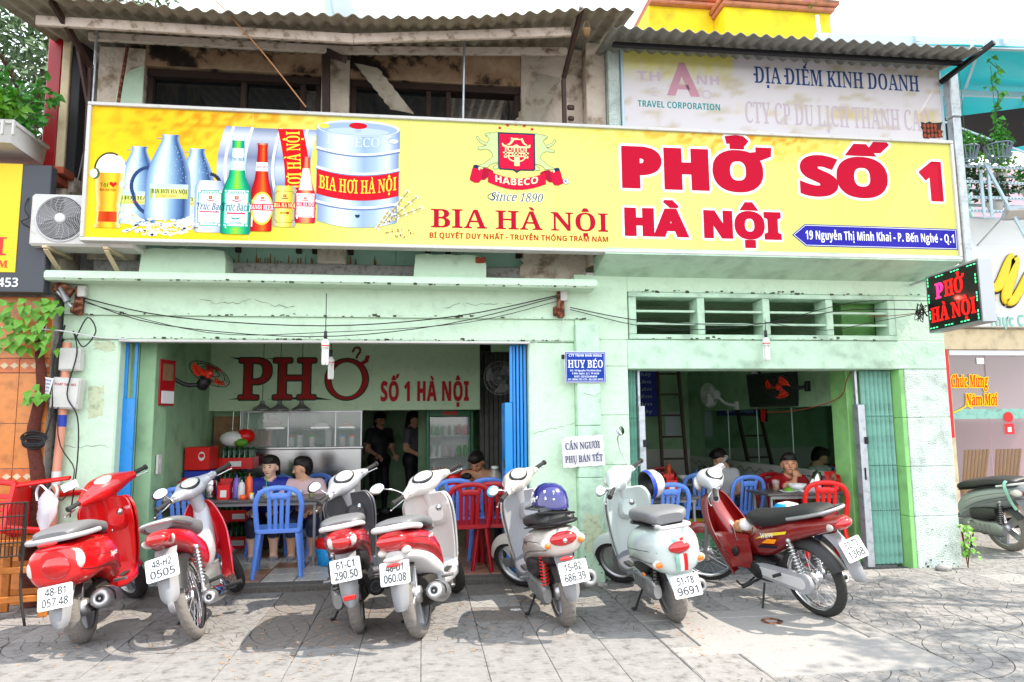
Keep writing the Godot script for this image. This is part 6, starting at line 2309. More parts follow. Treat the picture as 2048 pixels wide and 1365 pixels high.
	var mg := done("mudguard", o.get("mud_m", "mud_grey"), b)
	if o.has("reflector"):
		begin()
		box(o.reflector, V(0.012, 0.032, 0.085), 0.004, Basis(Vector3.BACK, 0.15))
		done("reflector", "red_reflector", mg)
	number_plate(b,o.get("plate_at",V(-0.392,0.515,0)),o.get("plate_tilt",-16.0),o.l1,o.l2)
	for l in o.get("lamps", []):
		lamp_lens(b,l[0],l[1],l[2],l[3],Basis.from_euler(l[4]) if l.size() > 4 else Basis())
	if o.has("rail"):
		begin()
		tube(cr(o.rail, 5), o.get("rail_r", 0.012), 8)
		done("grab_rail", o.get("rail_m", "plastic_pale"), b)
	for q in [[-0.1, 0.04], [0.1, -0.03]]:
		begin()
		tube(cr([V(0.82,0.975,q[0] * 2.0),V(0.93,0.955,q[0] * 1.2),V(0.965,0.86,q[0] * 0.6),V(0.95,0.72,q[1])],4),0.005,5)
		done("control_cable", "cable", b, sx)
	begin()
	var seam := []
	for r in cr(o.seat, 4):
		seam.append([r[0], r[1] - r[4] * 0.92, r[2] * 1.012, 0.006, 0.006, 3.0])
	body(seam, 1, 20)
	done("seat_seam", "black_plastic", b)
	for s in [-1, 1]:
		begin()
		var mid: Array = o.tail[3]
		for k in 2:
			var path := []
			for t in cr(o.tail.slice(1, 6), 4):
				path.append(V(t[0],t[1] - t[4] * (0.42 - 0.5 * k),s * t[2] * (0.985 if k == 0 else 0.995)))
			tube(path, 0.0025, 4)
		done("panel_gap", "black_plastic", b)
		if o.has("badge"):
			ink_begin()
			words(o.badge,"serif_bold",W(-0.07,0.0),0.14,0.034,0.0,C(o.get("badge_color",0xe8e4e0)),{"slant": 0.3,"xf": Transform3D(Basis(V(s,0,0),V(0,1,0),V(0,0,s)),V(mid[0] + 0.1,mid[1] - 0.02,s * (mid[2] + 0.002)))})
			done("badge", "print", b)
	for s in [-1, 1]:
		begin()
		rod(V(0.28, 0.33, s * 0.14), V(0.26, 0.335, s * 0.23), 0.013, 8)
		done("foot_peg", "alu", b)
	side_stand(b, V(0.32, 0.045, -0.2), V(0.34, 0.2, -0.1))
func _neck(rows: Array) -> Array:
	var rings := []
	for r in cr(rows, 3):
		var ring := PackedVector3Array()
		for i in 18:
			var a := TAU * i / 18
			ring.append(V(r[0] + signf(cos(a)) * pow(absf(cos(a)),0.85) * r[3],r[1] + 0.3 * cos(a) * r[3],signf(sin(a)) * pow(absf(sin(a)),0.85) * r[2]))
		rings.append(ring)
	return rings
func underbone(b: Node3D, o: Dictionary) -> void:
	var rng := RandomNumberGenerator.new()
	rng.seed = 5
	var R := 0.285
	var wb := 1.22
	var sx := steer_xf(0.98, 0.75, o.get("steer", 14.0))
	wheel(b, axle(0, R), R, 0.075, "spoke", o.get("dusty", false), rng)
	wheel(b, sx * axle(wb, R), R, 0.068, "spoke", false, rng)
	for s in [-1, 1]:
		begin()
		rod(V(wb, R, s * 0.075), V(wb - 0.2, 0.74, s * 0.07), 0.018, 10)
		box(V(wb, R + 0.03, s * 0.075), V(0.05, 0.12, 0.02), 0.006)
		done("fork", "alu", b, sx)
	begin()
	fender(axle(wb, R), R + 0.04, 0.12, -5, 165, 0.005, 0.6)
	done("front_fender", o.paint, b, sx)
	begin()
	body([[-0.42,0.775,0.03,0.02,0.02,2.2],[-0.37,0.77,0.075,0.045,0.05,2.4],[-0.2,0.735,0.105,0.065,0.07,2.6],[0.05,0.67,0.115,0.085,0.095,2.8],[0.25,0.585,0.11,0.11,0.13,2.8],[0.42,0.535,0.1,0.1,0.14,2.6],[0.5,0.51,0.08,0.07,0.1,2.4]],4,26)
	var tail := done("tail_body", o.paint, b)
	begin()
	body([[-0.28,0.835,0.08,0.02,0.03,2.6],[-0.2,0.84,0.115,0.036,0.05,2.8],[0.0,0.805,0.132,0.042,0.07,2.8],[0.18,0.76,0.132,0.042,0.08,2.8],[0.36,0.73,0.118,0.046,0.08,2.8],[0.48,0.72,0.088,0.044,0.07,2.6],[0.54,0.69,0.05,0.02,0.04,2.4]],4,26)
	done("seat", o.get("seat_m", "seat_black"), b)
	begin()
	body([[0.45,0.50,0.075,0.07,0.1,2.8],[0.6,0.47,0.065,0.06,0.1,2.8],[0.75,0.5,0.065,0.07,0.12,2.8],[0.88,0.62,0.07,0.12,0.2,2.6],[0.95,0.76,0.065,0.12,0.2,2.4]],4,22)
	done("spine_cover", o.spine, b)
	for s in [-1, 1]:
		begin()
		var g := []
		for r in cr([[0.24,0.74,0.68,0.17],[0.34,0.84,0.70,0.18],[0.46,0.92,0.74,0.185],[0.6,0.98,0.82,0.18],[0.72,1.0,0.88,0.15],[0.82,0.99,0.91,0.11],[0.87,0.97,0.93,0.07]],4):
			var row := PackedVector3Array()
			for j in 8:
				var u := j / 7.0
				row.append(V(lerpf(r[1],r[2],u),r[0],s * (r[3] - 0.10 * (1.0 - u) * (1.0 - u) * (1.0 - u))))
			g.append(row)
		sheet(g, 0.008)
		var ls := done("leg_shield", o.paint, b)
		if o.has("no_cover"):
			continue
		begin()
		var g2 := []
		for r in cr([[0.3,0.70,0.52,0.1],[0.4,0.72,0.5,0.105],[0.5,0.77,0.5,0.1],[0.58,0.82,0.52,0.09]],3):
			var row := PackedVector3Array()
			for j in 8:
				var u := j / 7.0
				row.append(V(lerpf(r[1], r[2], u), r[0], s * lerpf(0.165, r[3], sqrt(u))))
			g2.append(row)
		sheet(g2, 0.006)
		done("side_cover", o.get("cover", o.paint), ls)
		begin()
		ball(V(0.655, 0.43, s * 0.137), V(0.05, 0.035, 0.014), 16, Basis(Vector3.BACK, -0.9))
		done("air_vent", "black_plastic", ls)
	begin()
	body([[0.93,0.62,0.08,0.18,0.2,2.4],[1.02,0.68,0.1,0.17,0.17,2.4],[1.08,0.72,0.06,0.1,0.1,2.2]],3,20)
	done("front_apron", o.paint, b)
	begin()
	loft(_neck([[0.96,0.78,0.055,0.05],[0.94,0.86,0.05,0.045],[0.915,0.94,0.06,0.05],[0.9,0.98,0.075,0.06]]))
	done("steering_column", o.head, b, sx)
	headset(b,sx,[[0.0,0.92,1.0,0.115,0.065],[0.06,0.91,1.0,0.105,0.06],[0.11,0.885,1.0,0.06,0.045],[0.17,0.86,1.0,0.035,0.03],[0.21,0.845,1.0,0.025,0.024]],o.head,0.45)
	dash(b, sx, V(0.865, 1.035, 0), V(0.075, 0.028, 0.085), 0.6)
	controls(b, sx, 0.835, 1.0, 0.345, "plastic_silver")
	begin()
	ball(V(1.03, 0.985, 0), V(0.035, 0.06, 0.075), 16)
	done("head_lamp", o.get("lamp_m", "lens_clear"), b, sx)
	for s in [-1, 1]:
		lamp_lens(b,"front_indicator",V(0.99,0.95,s * 0.10),V(0.03,0.035,0.03),"lens_clear")
	for m in o.get("mirrors", []):
		rear_mirror(b, sx, V(0.85, 1.02, m[0] * 0.2), m[0], m[1], m[2], "black_plastic")
	begin()
	body([[0.3,0.3,0.08,0.08,0.1,3.0],[0.42,0.3,0.11,0.1,0.11,3.2],[0.56,0.31,0.1,0.09,0.1,3.2],[0.7,0.32,0.055,0.06,0.06,3.0],[0.8,0.33,0.05,0.05,0.05,3.0]],3,20)
	var en := done("engine", "black_metal" if o.has("black_engine") else "alu_dull", b)
	for i in 6:
		begin()
		box(V(0.66 + i * 0.022, 0.325, 0), V(0.008, 0.13, 0.15), 0.002)
		done("cooling_fin", "alu_dull", en)
	begin()
	lathe([W(0,-0.02),W(0.075,-0.02),W(0.08,0),W(0.06,0.02),W(0,0.025)],Transform3D(Basis(V(1,0,0),V(0,0,-1),V(0,1,0)),V(0.46,0.3,-0.11)),20)
	done("crank_cover", "black_plastic" if o.has("black_engine") else "alu", en)
	begin()
	plate(PackedVector2Array(Array(oval(W(0.0,0.285),0.085,0.075,10,90,270)) + Array(oval(W(0.44,0.31),0.06,0.055,10,-90,90))),0.035,at_(V(0,0,-0.125)),true)
	var cc := done("chain_case", "plastic_silver", b)
	begin()
	plate(PackedVector2Array(Array(oval(W(0.02,0.285),0.05,0.045,8,90,270)) + Array(oval(W(0.42,0.31),0.034,0.03,8,-90,90))),0.006,at_(V(0,0,-0.13)),true)
	done("case_rib", "plastic_pale", cc)
	for s in [-1, 1]:
		begin()
		bar(V(0.0, 0.285, s * 0.09), V(0.4, 0.3, s * 0.09), 0.02, 0.04, 0.004)
		done("swing_arm", "alu_dull", b)
		shock(b, V(0.0, 0.3, s * 0.1), V(0.06, 0.6, s * 0.105), o.get("spring_m", "chrome"))
		begin()
		rod(V(0.52, 0.2, s * 0.05), V(0.52, 0.2, s * 0.24), 0.011, 8)
		tube([V(0.52, 0.2, s * 0.16), V(0.52, 0.2, s * 0.25)], 0.018, 10)
		done("foot_peg", "rubber", b)
		begin()
		rod(V(0.2, 0.32, s * 0.1), V(0.2, 0.33, s * 0.2), 0.014, 8)
		done("pillion_peg", "rubber", b)
	muffler(b, V(0.32, 0.2, 0.13), V(-0.16, 0.27, 0.155), 0.048, "alu", "chrome")
	begin()
	tube(cr([V(0.74,0.3,0.04),V(0.8,0.22,0.07),V(0.6,0.16,0.11),V(0.34,0.19,0.13)],5),0.014,8)
	done("exhaust_pipe", "chrome", b)
	begin()
	tube(cr([V(0.5, 0.24, -0.13), V(0.62, 0.16, -0.16), V(0.68, 0.19, -0.17)], 3), 0.008, 6)
	done("gear_lever", "black_metal", b)
	begin()
	fender(axle(0, R), R + 0.05, 0.13, 62, 158, 0.006, 0.55)
	var mg := done("mudguard", "black_plastic", b)
	begin()
	var g := []
	for r in cr([[-0.30,0.68,0.07],[-0.385,0.60,0.065],[-0.43,0.50,0.062],[-0.465,0.40,0.058],[-0.475,0.36,0.035]],3):
		var row := PackedVector3Array()
		for j in 7:
			var u := -1.0 + j / 3.0
			row.append(V(r[0] + 0.05 * u * u, r[1], u * r[2]))
		g.append(row)
	sheet(g, 0.005)
	done("mud_flap", o.get("flap", "plastic_pale"), mg)
	number_plate(b,o.get("plate_at",V(-0.435,0.585,0)),o.get("plate_tilt",-28.0),o.l1,o.l2)
	begin()
	ball(V(-0.385, 0.762, 0), V(0.062, 0.042, 0.074), 18, Basis(Vector3.BACK, -0.25))
	done("tail_light", "lens_red", b)
	for s in [-1, 1]:
		begin()
		ball(V(-0.325,0.742,s * 0.076),V(0.066,0.028,0.014),16,Basis(Vector3.BACK,-0.25) * Basis(Vector3.UP,0.35 * s))
		done("rear_indicator", "lens_clear", b)
	begin()
	tube(cr([V(0.0,0.78,-0.13),V(-0.2,0.825,-0.12),V(-0.34,0.86,-0.09),V(-0.385,0.87,0),V(-0.34,0.86,0.09),V(-0.2,0.825,0.12),V(0.0,0.78,0.13)],5),0.014,8)
	done("grab_rail", o.get("rail_m", "alu"), b)
	side_stand(b, V(0.36, 0.04, -0.24), V(0.42, 0.2, -0.11))
func make_bikes() -> void:
	var b1 := bike_at("scooter","red retro scooter with rounded tail at the left end of the row",V(-2.285,0,1.27),-6.0,9.5)
	scooter(b1, {
		"R": 0.235,"wb": 1.24,"tyre": 0.105,"wheel": "alloy","steer": 48.0,"paint": "paint_red","paint_front": "paint_red","inner": "paint_red","floor_m": "paint_red","neck_m": "paint_red",
		"tail": [[-0.36,0.60,0.08,0.08,0.07,2.4],[-0.33,0.59,0.15,0.12,0.13,2.6],[-0.2,0.575,0.195,0.15,0.16,2.7],[0.0,0.555,0.215,0.17,0.13,2.6],[0.2,0.53,0.205,0.17,0.14,2.6],[0.36,0.48,0.175,0.15,0.18,2.6],[0.46,0.42,0.14,0.1,0.14,2.6],[0.5,0.38,0.11,0.06,0.1,2.6]],
		"seat": [[-0.33,0.775,0.09,0.02,0.03,2.8],[-0.26,0.785,0.135,0.032,0.045,2.8],[0.0,0.785,0.15,0.04,0.055,2.8],[0.2,0.755,0.145,0.04,0.06,2.8],[0.36,0.73,0.12,0.04,0.06,2.8],[0.46,0.70,0.07,0.025,0.04,2.6]],
		"head": [[0.0,0.85,1.0,0.105,0.085],[0.07,0.845,1.0,0.10,0.08],[0.14,0.83,0.995,0.075,0.058],[0.2,0.81,0.985,0.045,0.04],[0.24,0.80,0.98,0.03,0.03]],"head_m": "paint_red","dash_r": V(0.06,0.024,0.095),
		"rail": [V(-0.05,0.745,-0.19),V(-0.25,0.75,-0.17),V(-0.38,0.755,-0.1),V(-0.4,0.755,0),V(-0.38,0.755,0.1),V(-0.25,0.75,0.17),V(-0.05,0.745,0.19)],"rail_r": 0.018,"rail_m": "plastic_silver",
		"lamps": [["tail_light",V(-0.355,0.575,0.015),V(0.025,0.075,0.085),"lens_red"],["rear_indicator",V(-0.315,0.58,-0.13),V(0.03,0.06,0.04),"lens_clear"],["rear_indicator",V(-0.318,0.60,0.115),V(0.03,0.075,0.06),"lens_clear"],["rail_reflector",V(-0.41,0.735,0),V(0.01,0.014,0.06),"red_reflector"]],
		"plate_at": V(-0.385,0.40,0),"plate_tilt": -20.0,"mud": [[-0.25,0.47,0.075],[-0.32,0.40,0.07],[-0.375,0.31,0.065],[-0.395,0.24,0.055],[-0.395,0.2,0.035]],"badge": "Elegance","l1": "48-B1","l2": "057.48",
		"muf_r": 0.068,"muf_b": V(-0.18,0.30,0.18),"muf_a": V(0.16,0.23,0.16),"mud_m": "mud_grey"})
	var b2 := bike_at("motorbike","red underbone motorbike with spoked wheels, number plate 48-H2 0505",V(-1.53,0,1.27),-5.0,16.0)
	underbone(b2,{"paint": "paint_crimson","spine": "plastic_silver","cover": "plastic_pale","head": "plastic_silver","seat_m": "seat_grey","steer": 40.0,"dusty": true,"no_cover": true,"l1": "48-H2","l2": "0505","plate_tilt": -24.0,"flap": "mud_grey","mirrors": [[-1,0.02,0.06]]})
	var tail3 := [[-0.40,0.72,0.04,0.03,0.03,2.3],[-0.36,0.715,0.095,0.05,0.06,2.5],[-0.22,0.69,0.13,0.075,0.085,2.6],[0.0,0.65,0.15,0.09,0.11,2.6],[0.2,0.595,0.155,0.1,0.13,2.6],[0.36,0.52,0.145,0.12,0.15,2.6],[0.46,0.44,0.13,0.1,0.13,2.6]]
	var seat3 := [[-0.30,0.80,0.09,0.02,0.03,2.8],[-0.24,0.805,0.135,0.035,0.04,2.8],[0.0,0.79,0.15,0.042,0.05,2.8],[0.2,0.755,0.145,0.042,0.06,2.8],[0.36,0.73,0.12,0.04,0.06,2.8],[0.46,0.70,0.08,0.03,0.05,2.6]]
	var rail3 := [V(-0.1,0.755,-0.14),V(-0.28,0.785,-0.13),V(-0.4,0.80,-0.075),V(-0.415,0.80,0),V(-0.4,0.80,0.075),V(-0.28,0.785,0.13),V(-0.1,0.755,0.14)]
	var b3 := bike_at("scooter","red scooter with dark grey front and black muffler, number plate 61-C1 290.50",V(-0.43,0,1.31),-2.5,9.6)
	scooter(b3,{"R": 0.27,"tyre": 0.085,"paint": "paint_crimson","paint_front": "grey_plastic","inner": "inner_dark","head_m": "plastic_silver","neck_m": "plastic_silver","tail": tail3,"seat": seat3,"seat_m": "seat_grey","rail": rail3,"rail_r": 0.017,"rail_m": "plastic_pale","steer": 46.0,
		"lower": [[-0.1,0.545,0.09,0.05,0.06,2.6],[0.1,0.51,0.12,0.06,0.08,2.6],[0.3,0.44,0.125,0.08,0.1,2.6],[0.42,0.36,0.12,0.06,0.06,2.6]],"lower_m": "black_plastic",
		"lamps": [["tail_light",V(-0.37,0.695,0),V(0.05,0.05,0.075),"lens_red"],["rear_indicator",V(-0.345,0.70,-0.07),V(0.055,0.045,0.03),"lens_clear"],["rear_indicator",V(-0.345,0.70,0.07),V(0.055,0.045,0.03),"lens_clear"]],
		"badge": "Luvias","l1": "61-C1","l2": "290.50","muf_m": "black_metal","guard_m": "black_plastic","muf_r": 0.06,"reflector": V(-0.405,0.335,0),"mirrors": [[-1,0.06,0.1,"black_plastic"]]})
	var b4 := bike_at("scooter","red and silver scooter with a big silver muffler, number plate 48-D1 060.08",V(0.01,0,1.5),13.5,10.3)
	var tail4 := tail3.duplicate(true)
	scooter(b4,{"R": 0.285,"tyre": 0.088,"paint": "paint_crimson","paint_front": "paint_silver","inner": "paint_pearl","head_m": "paint_pearl","neck_m": "paint_pearl","tail": tail4,"seat": seat3,"seat_m": "seat_grey","rail": rail3,"rail_r": 0.02,"rail_m": "plastic_pale","steer": 42.0,
		"lower": [[-0.34,0.615,0.06,0.03,0.03,2.6],[-0.22,0.60,0.1,0.04,0.05,2.6],[0.0,0.55,0.12,0.06,0.07,2.6],[0.22,0.47,0.13,0.08,0.1,2.6],[0.42,0.37,0.13,0.07,0.08,2.6]],"lower_m": "plastic_pale",
		"lamps": [["tail_light",V(-0.385,0.715,0),V(0.03,0.04,0.1),"lens_red"],["rear_indicator",V(-0.32,0.64,-0.08),V(0.05,0.028,0.035),"lens_clear"],["rear_indicator",V(-0.32,0.64,0.08),V(0.05,0.028,0.035),"lens_clear"],["plate_light",V(-0.38,0.60,0),V(0.02,0.02,0.07),"lens_clear"],["reflector",V(-0.395,0.565,0),V(0.012,0.012,0.05),"red_reflector"]],
		"badge": "NOUVO","l1": "48-D1","l2": "060.08","muf_r": 0.062,"muf_a": V(0.14,0.24,0.16),"muf_b": V(-0.2,0.33,0.185),"mirrors": [[-1,0.16,0.13,"chrome"]],"floor_m": "paint_silver"})
	var b5 := bike_at("scooter","silver scooter with a red spring and a blue helmet on its seat",V(1.045,0,1.4),-4.5,9.0)
	var tail5 := [[-0.36,0.66,0.06,0.05,0.05,2.4],[-0.33,0.66,0.13,0.08,0.09,2.5],[-0.2,0.655,0.165,0.095,0.12,2.5],[0.0,0.63,0.18,0.1,0.14,2.5],[0.2,0.58,0.175,0.11,0.15,2.6],[0.36,0.50,0.16,0.12,0.16,2.6],[0.46,0.42,0.14,0.1,0.12,2.6]]
	scooter(b5,{"R": 0.25,"tyre": 0.1,"paint": "paint_champagne","paint_front": "paint_champagne","inner": "plastic_silver","head_m": "paint_champagne","neck_m": "plastic_pale","tail": tail5,"seat": seat3,"seat_m": "seat_black","lower": [[-0.2,0.55,0.1,0.04,0.06,2.6],[0.05,0.50,0.135,0.06,0.08,2.6],[0.28,0.43,0.14,0.08,0.1,2.6],[0.42,0.36,0.13,0.06,0.06,2.6]],"lower_m": "black_plastic","rail": rail3,"rail_m": "black_metal","steer": 42.0,"spring_m": "spring_red",
		"lamps": [["tail_light",V(-0.35,0.685,0),V(0.04,0.05,0.1),"lens_red"],["rear_indicator",V(-0.315,0.66,-0.115),V(0.045,0.038,0.048),"lens_clear"],["rear_indicator",V(-0.315,0.66,0.115),V(0.045,0.038,0.048),"lens_clear"],["rear_indicator_bulb",V(-0.352,0.655,-0.118),V(0.02,0.022,0.022),"lens_amber"],["rear_indicator_bulb",V(-0.352,0.655,0.118),V(0.02,0.022,0.022),"lens_amber"],["tail_emblem",V(-0.388,0.675,0),V(0.006,0.016,0.016),"chrome"],["reflector",V(-0.375,0.555,-0.01),V(0.012,0.014,0.05),"red_reflector"]],
		"badge": "Elizabeth","badge_color": 0x40404a,"l1": "15-B2","l2": "686.39","plate_at": V(-0.41,0.465,0.02),"muf_r": 0.072,"muf_m": "alu_dull","muf_b": V(-0.14,0.33,0.2),"muf_a": V(0.12,0.26,0.18),"mirrors": [[-1,0.12,0.06,"plastic_cyan"]]})
	var h5 := thing("helmet","dark blue helmet with white flowers lying on the silver scooter's seat","helmet",b5.transform * V(-0.12,0.872,0.0),-1.3)
	begin()
	lathe([W(0.142,-0.04),W(0.14,0.02),W(0.125,0.07),W(0.09,0.112),W(0.045,0.132),W(0,0.137)],Transform3D(Basis.from_scale(V(1.05,1,0.92)),V(0,0.04,0)),28)
	lathe([W(0.142,-0.04),W(0.125,-0.042),W(0.12,0.02),W(0.07,0.09),W(0,0.11)],Transform3D(Basis.from_scale(V(1.05,1,0.92)),V(0,0.04,0)),28)
	done("shell", mt("helmet_blue", Color(0.10, 0.08, 0.42), 0.25, 0.0, {"coat": 1.0}), h5)
	begin()
	sheet([PackedVector3Array([V(-0.14,0.0,0.02),V(-0.1,-0.005,0.16),V(0.0,-0.005,0.2),V(0.1,-0.005,0.16),V(0.14,0.0,0.02)]),PackedVector3Array([V(-0.14,0.01,0.0),V(-0.1,0.02,0.1),V(0.0,0.025,0.12),V(0.1,0.02,0.1),V(0.14,0.01,0.0)])],0.006)
	done("visor", "glass_dark", h5)
	var rng := RandomNumberGenerator.new()
	rng.seed = 91
	begin()
	for i in 16:
		var th := rng.randf_range(-0.8, 1.9)
		var y := rng.randf_range(0.03, 0.12)
		var rr := 0.143 * sqrt(maxf(0.05, 1.0 - pow((y - 0.0) / 0.185, 2.0)))
		var c := V(cos(th + 1.0) * rr * 1.06, y + 0.01, sin(th + 1.0) * rr * 0.95)
		for k in 5:
			ball(c + V(rng.randf_range(-0.01,0.01),rng.randf_range(-0.012,0.012),0.002),V(0.006,0.006,0.006),6)
	var fl := done("flower_print", "white", h5)
	fl.set_meta("kind", "stuff")
	var bk := thing("seat_rack","black wire luggage rack and lock strapped over the silver scooter's seat","rack",b5.transform * V(-0.12,0.852,0.0),1.5)
	begin()
	for z in [-0.1, 0.0, 0.1]:
		bar(V(-0.24, 0.0, z), V(0.2, 0.02, z + 0.02), 0.014, 0.012, 0.003)
	for x in [-0.24, 0.2]:
		bar(V(x, 0.006, -0.13), V(x, 0.012, 0.14), 0.016, 0.014, 0.003)
	done("frame", "black_metal", bk)
	var b6 := bike_at("scooter","pale silver retro scooter with a green, white and red stripe on its tail",V(1.865,0,1.42),0.0,8.5)
	scooter(b6, {
		"R": 0.24,"wb": 1.24,"tyre": 0.11,"wheel": "disc","steer": 47.0,"paint": "paint_mint_silver","paint_front": "paint_mint_silver","inner": "paint_mint_silver","floor_m": "grey_plastic","neck_m": "paint_mint_silver",
		"tail": [[-0.37,0.56,0.07,0.09,0.08,2.3],[-0.335,0.57,0.15,0.14,0.15,2.5],[-0.22,0.57,0.195,0.17,0.165,2.6],[0.0,0.555,0.22,0.18,0.13,2.5],[0.18,0.535,0.215,0.17,0.14,2.5],[0.34,0.5,0.175,0.15,0.17,2.6],[0.44,0.46,0.12,0.12,0.17,2.6],[0.48,0.42,0.1,0.06,0.12,2.6]],
		"seat": [[-0.28,0.80,0.10,0.025,0.05,2.8],[-0.22,0.82,0.15,0.035,0.08,2.8],[0.0,0.81,0.16,0.04,0.08,2.8],[0.2,0.785,0.15,0.04,0.08,2.8],[0.36,0.765,0.115,0.04,0.07,2.8],[0.44,0.75,0.07,0.025,0.05,2.6]],"seat_m": "seat_grey",
		"head": [[0.0,0.85,1.0,0.10,0.085],[0.06,0.845,1.0,0.095,0.08],[0.12,0.835,0.995,0.06,0.055],[0.18,0.82,0.985,0.035,0.035],[0.22,0.81,0.98,0.026,0.026]],"head_m": "paint_mint_silver","dash_r": V(0.055,0.024,0.075),"half": 0.33,"glove_z": 0.02,
		"rail": [V(-0.2,0.745,-0.1),V(-0.34,0.75,-0.1),V(-0.38,0.75,-0.08),V(-0.38,0.75,0.08),V(-0.34,0.75,0.1),V(-0.2,0.745,0.1)],"rail_r": 0.016,"rail_m": "plastic_pale",
		"lamps": [["tail_light",V(-0.375,0.605,0),V(0.028,0.04,0.08),"lens_red"],["rear_indicator",V(-0.315,0.50,-0.145),V(0.03,0.035,0.05),"lens_clear"],["rear_indicator_bulb",V(-0.335,0.50,-0.15),V(0.016,0.022,0.03),"lens_amber"],["rear_indicator",V(-0.315,0.50,0.145),V(0.03,0.035,0.05),"lens_clear"],["rear_indicator_bulb",V(-0.335,0.50,0.15),V(0.016,0.022,0.03),"lens_amber"],["side_reflector",V(-0.1,0.40,-0.205),V(0.03,0.015,0.01),"lens_amber"]],
		"plate_at": V(-0.39,0.345,0),"plate_tilt": -18.0,"mud": [[-0.27,0.45,0.1],[-0.34,0.40,0.095],[-0.385,0.32,0.085],[-0.40,0.27,0.07]],"mud_m": "paint_mint_silver","l1": "51-T8","l2": "9691","case_m": "alu","muf_m": "alu_dull","muf_r": 0.06,"muf_b": V(-0.2,0.27,0.17),"muf_a": V(0.12,0.22,0.15),
		"mirrors": [[-1, 0.13, 0.05, "plastic_silver"], [1, 0.06, 0.30, "plastic_silver"]]})
	for q in [[-0.028, "gate_green"], [0.0, "white"], [0.028, "plastic_red"]]:
		for seg in [[[-0.388,0.56],[-0.39,0.53],[-0.378,0.48],[-0.36,0.44]],[[-0.372,0.648],[-0.345,0.69],[-0.33,0.71]]]:
			begin()
			var g := []
			for r in seg:
				g.append(PackedVector3Array([V(r[0],r[1],q[0] - 0.014),V(r[0],r[1],q[0] + 0.0135)]))
			sheet(g, 0.004)
			done("stripe", q[1], b6)
	var h6 := thing("helmet","white and dark helmet hung on the pale silver scooter's handlebar","helmet",V(1.99,0.92,0.55),0.9)
	h6.rotation = V(0.2, 0.3, deg_to_rad(-80))
	h6.scale = Vector3.ONE * 0.9
	begin()
	lathe([W(0.135,-0.05),W(0.14,0.0),W(0.13,0.06),W(0.09,0.11),W(0.04,0.13),W(0,0.135)],Transform3D(),26)
	done("shell", "plastic_pale", h6)
	begin()
	lathe([W(0.134,-0.052),W(0.115,-0.04),W(0.11,0.03),W(0.06,0.09),W(0,0.1)],Transform3D(),26)
	done("lining", "black_plastic", h6)
	begin()
	lathe([W(0.1365,-0.05),W(0.1425,-0.02),W(0.1425,-0.01),W(0.137,-0.01)],Transform3D(),26)
	done("rim_band", "mat_blue", h6)
	var b7 := bike_at("motorbike","maroon underbone motorbike with spoked wheels standing at an angle by the right opening",V(3.0,0,1.46),-17.0,13.0)
	underbone(b7,{"paint": "paint_maroon","spine": "paint_maroon","head": "plastic_silver","seat_m": "seat_black","steer": 40.0,"l1": "52-T3","l2": "1368","black_engine": true,"plate_tilt": -24.0,"flap": "mud_grey","lamp_m": "lens_clear"})
	ink_begin()
	var sd := Transform3D(Basis(V(-1, 0, 0), V(0, 1, 0), V(0, 0, -1)), V(0, 0, 0))
	for q in [[[0.30,0.60,0.06,0.655,0.04,0.68,0.26,0.635,0.40,0.57],0xe8c83c],[[0.34,0.545,0.2,0.56,0.16,0.6,0.26,0.59],0xf09020],[[0.4,0.5,0.18,0.525,0.17,0.545,0.34,0.535],0x20202a]]:
		blob(P2((q[0] as Array)), 0.0, C(q[1]))
	var dec := st
	words("Wave","serif_bold",W(-0.12,0.648),0.14,0.04,0.001,C(0xe0e0e0),{"slant": 0.35,"xf": Transform3D(Basis(V(-1,0.23,0).normalized(),V(0.23,1,0).normalized(),V(0,0,-1)),V(0.06,-0.02,0.0))})
	done("decal", "print", b7, at_(V(0, 0, -0.1235)))
	ink_begin()
	words("HONDA","serif_bold",Vector2.ZERO,0.09,0.022,0.0,C(0xe8e8e8),{"xf": Transform3D(Basis(V(-1,0,0),V(0,1,0),V(0,0,-1)),V(0.80,0.565,-0.192))})
	done("name_decal", "print", b7)
	var sk := thing("shopping_bundle","crumpled brown and white plastic bundle in the maroon motorbike's basket","bag",b7.transform * V(0.66,0.60,0.0),1.2)
	begin()
	var pts := []
	for i in 9:
		var ring := PackedVector3Array()
		for j in 14:
			var a := TAU * j / 14
			var r := sin(PI * (i + 0.6) / 9.6) * 0.07 * (1.0 + 0.25 * sin(a * 3 + i) + 0.15 * cos(a * 5 - i * 2))
			ring.append(V(-0.12 + i * 0.03, r * sin(a) * 0.8, r * cos(a)))
		pts.append(ring)
	loft(pts)
	done("brown_bag", "cardboard", sk)
	begin()
	ball(V(-0.14, 0.03, 0.02), V(0.06, 0.05, 0.06), 9)
	done("white_bag", "paper", sk)
	var wb_ := thing("wire_basket","small wire basket behind the maroon motorbike's leg shield","basket",b7.transform * V(0.68,0.5,0.0),1.25)
	begin()
	for i in 6:
		tube([V(-0.12 + i * 0.05,0.1,0.09),V(-0.12 + i * 0.05,0.0,0.07),V(-0.12 + i * 0.05,0.0,-0.07),V(-0.12 + i * 0.05,0.1,-0.09)],0.004,4)
	for z in [-0.09, 0.09]:
		rod(V(-0.13, 0.1, z), V(0.14, 0.1, z), 0.005, 5)
	done("wires", "chrome", wb_)
	var b8 := bike_at("scooter","grey scooter tied with a green strap in front of the cafe glass",V(6.5,0,-0.62),-8.0,9.0,"")
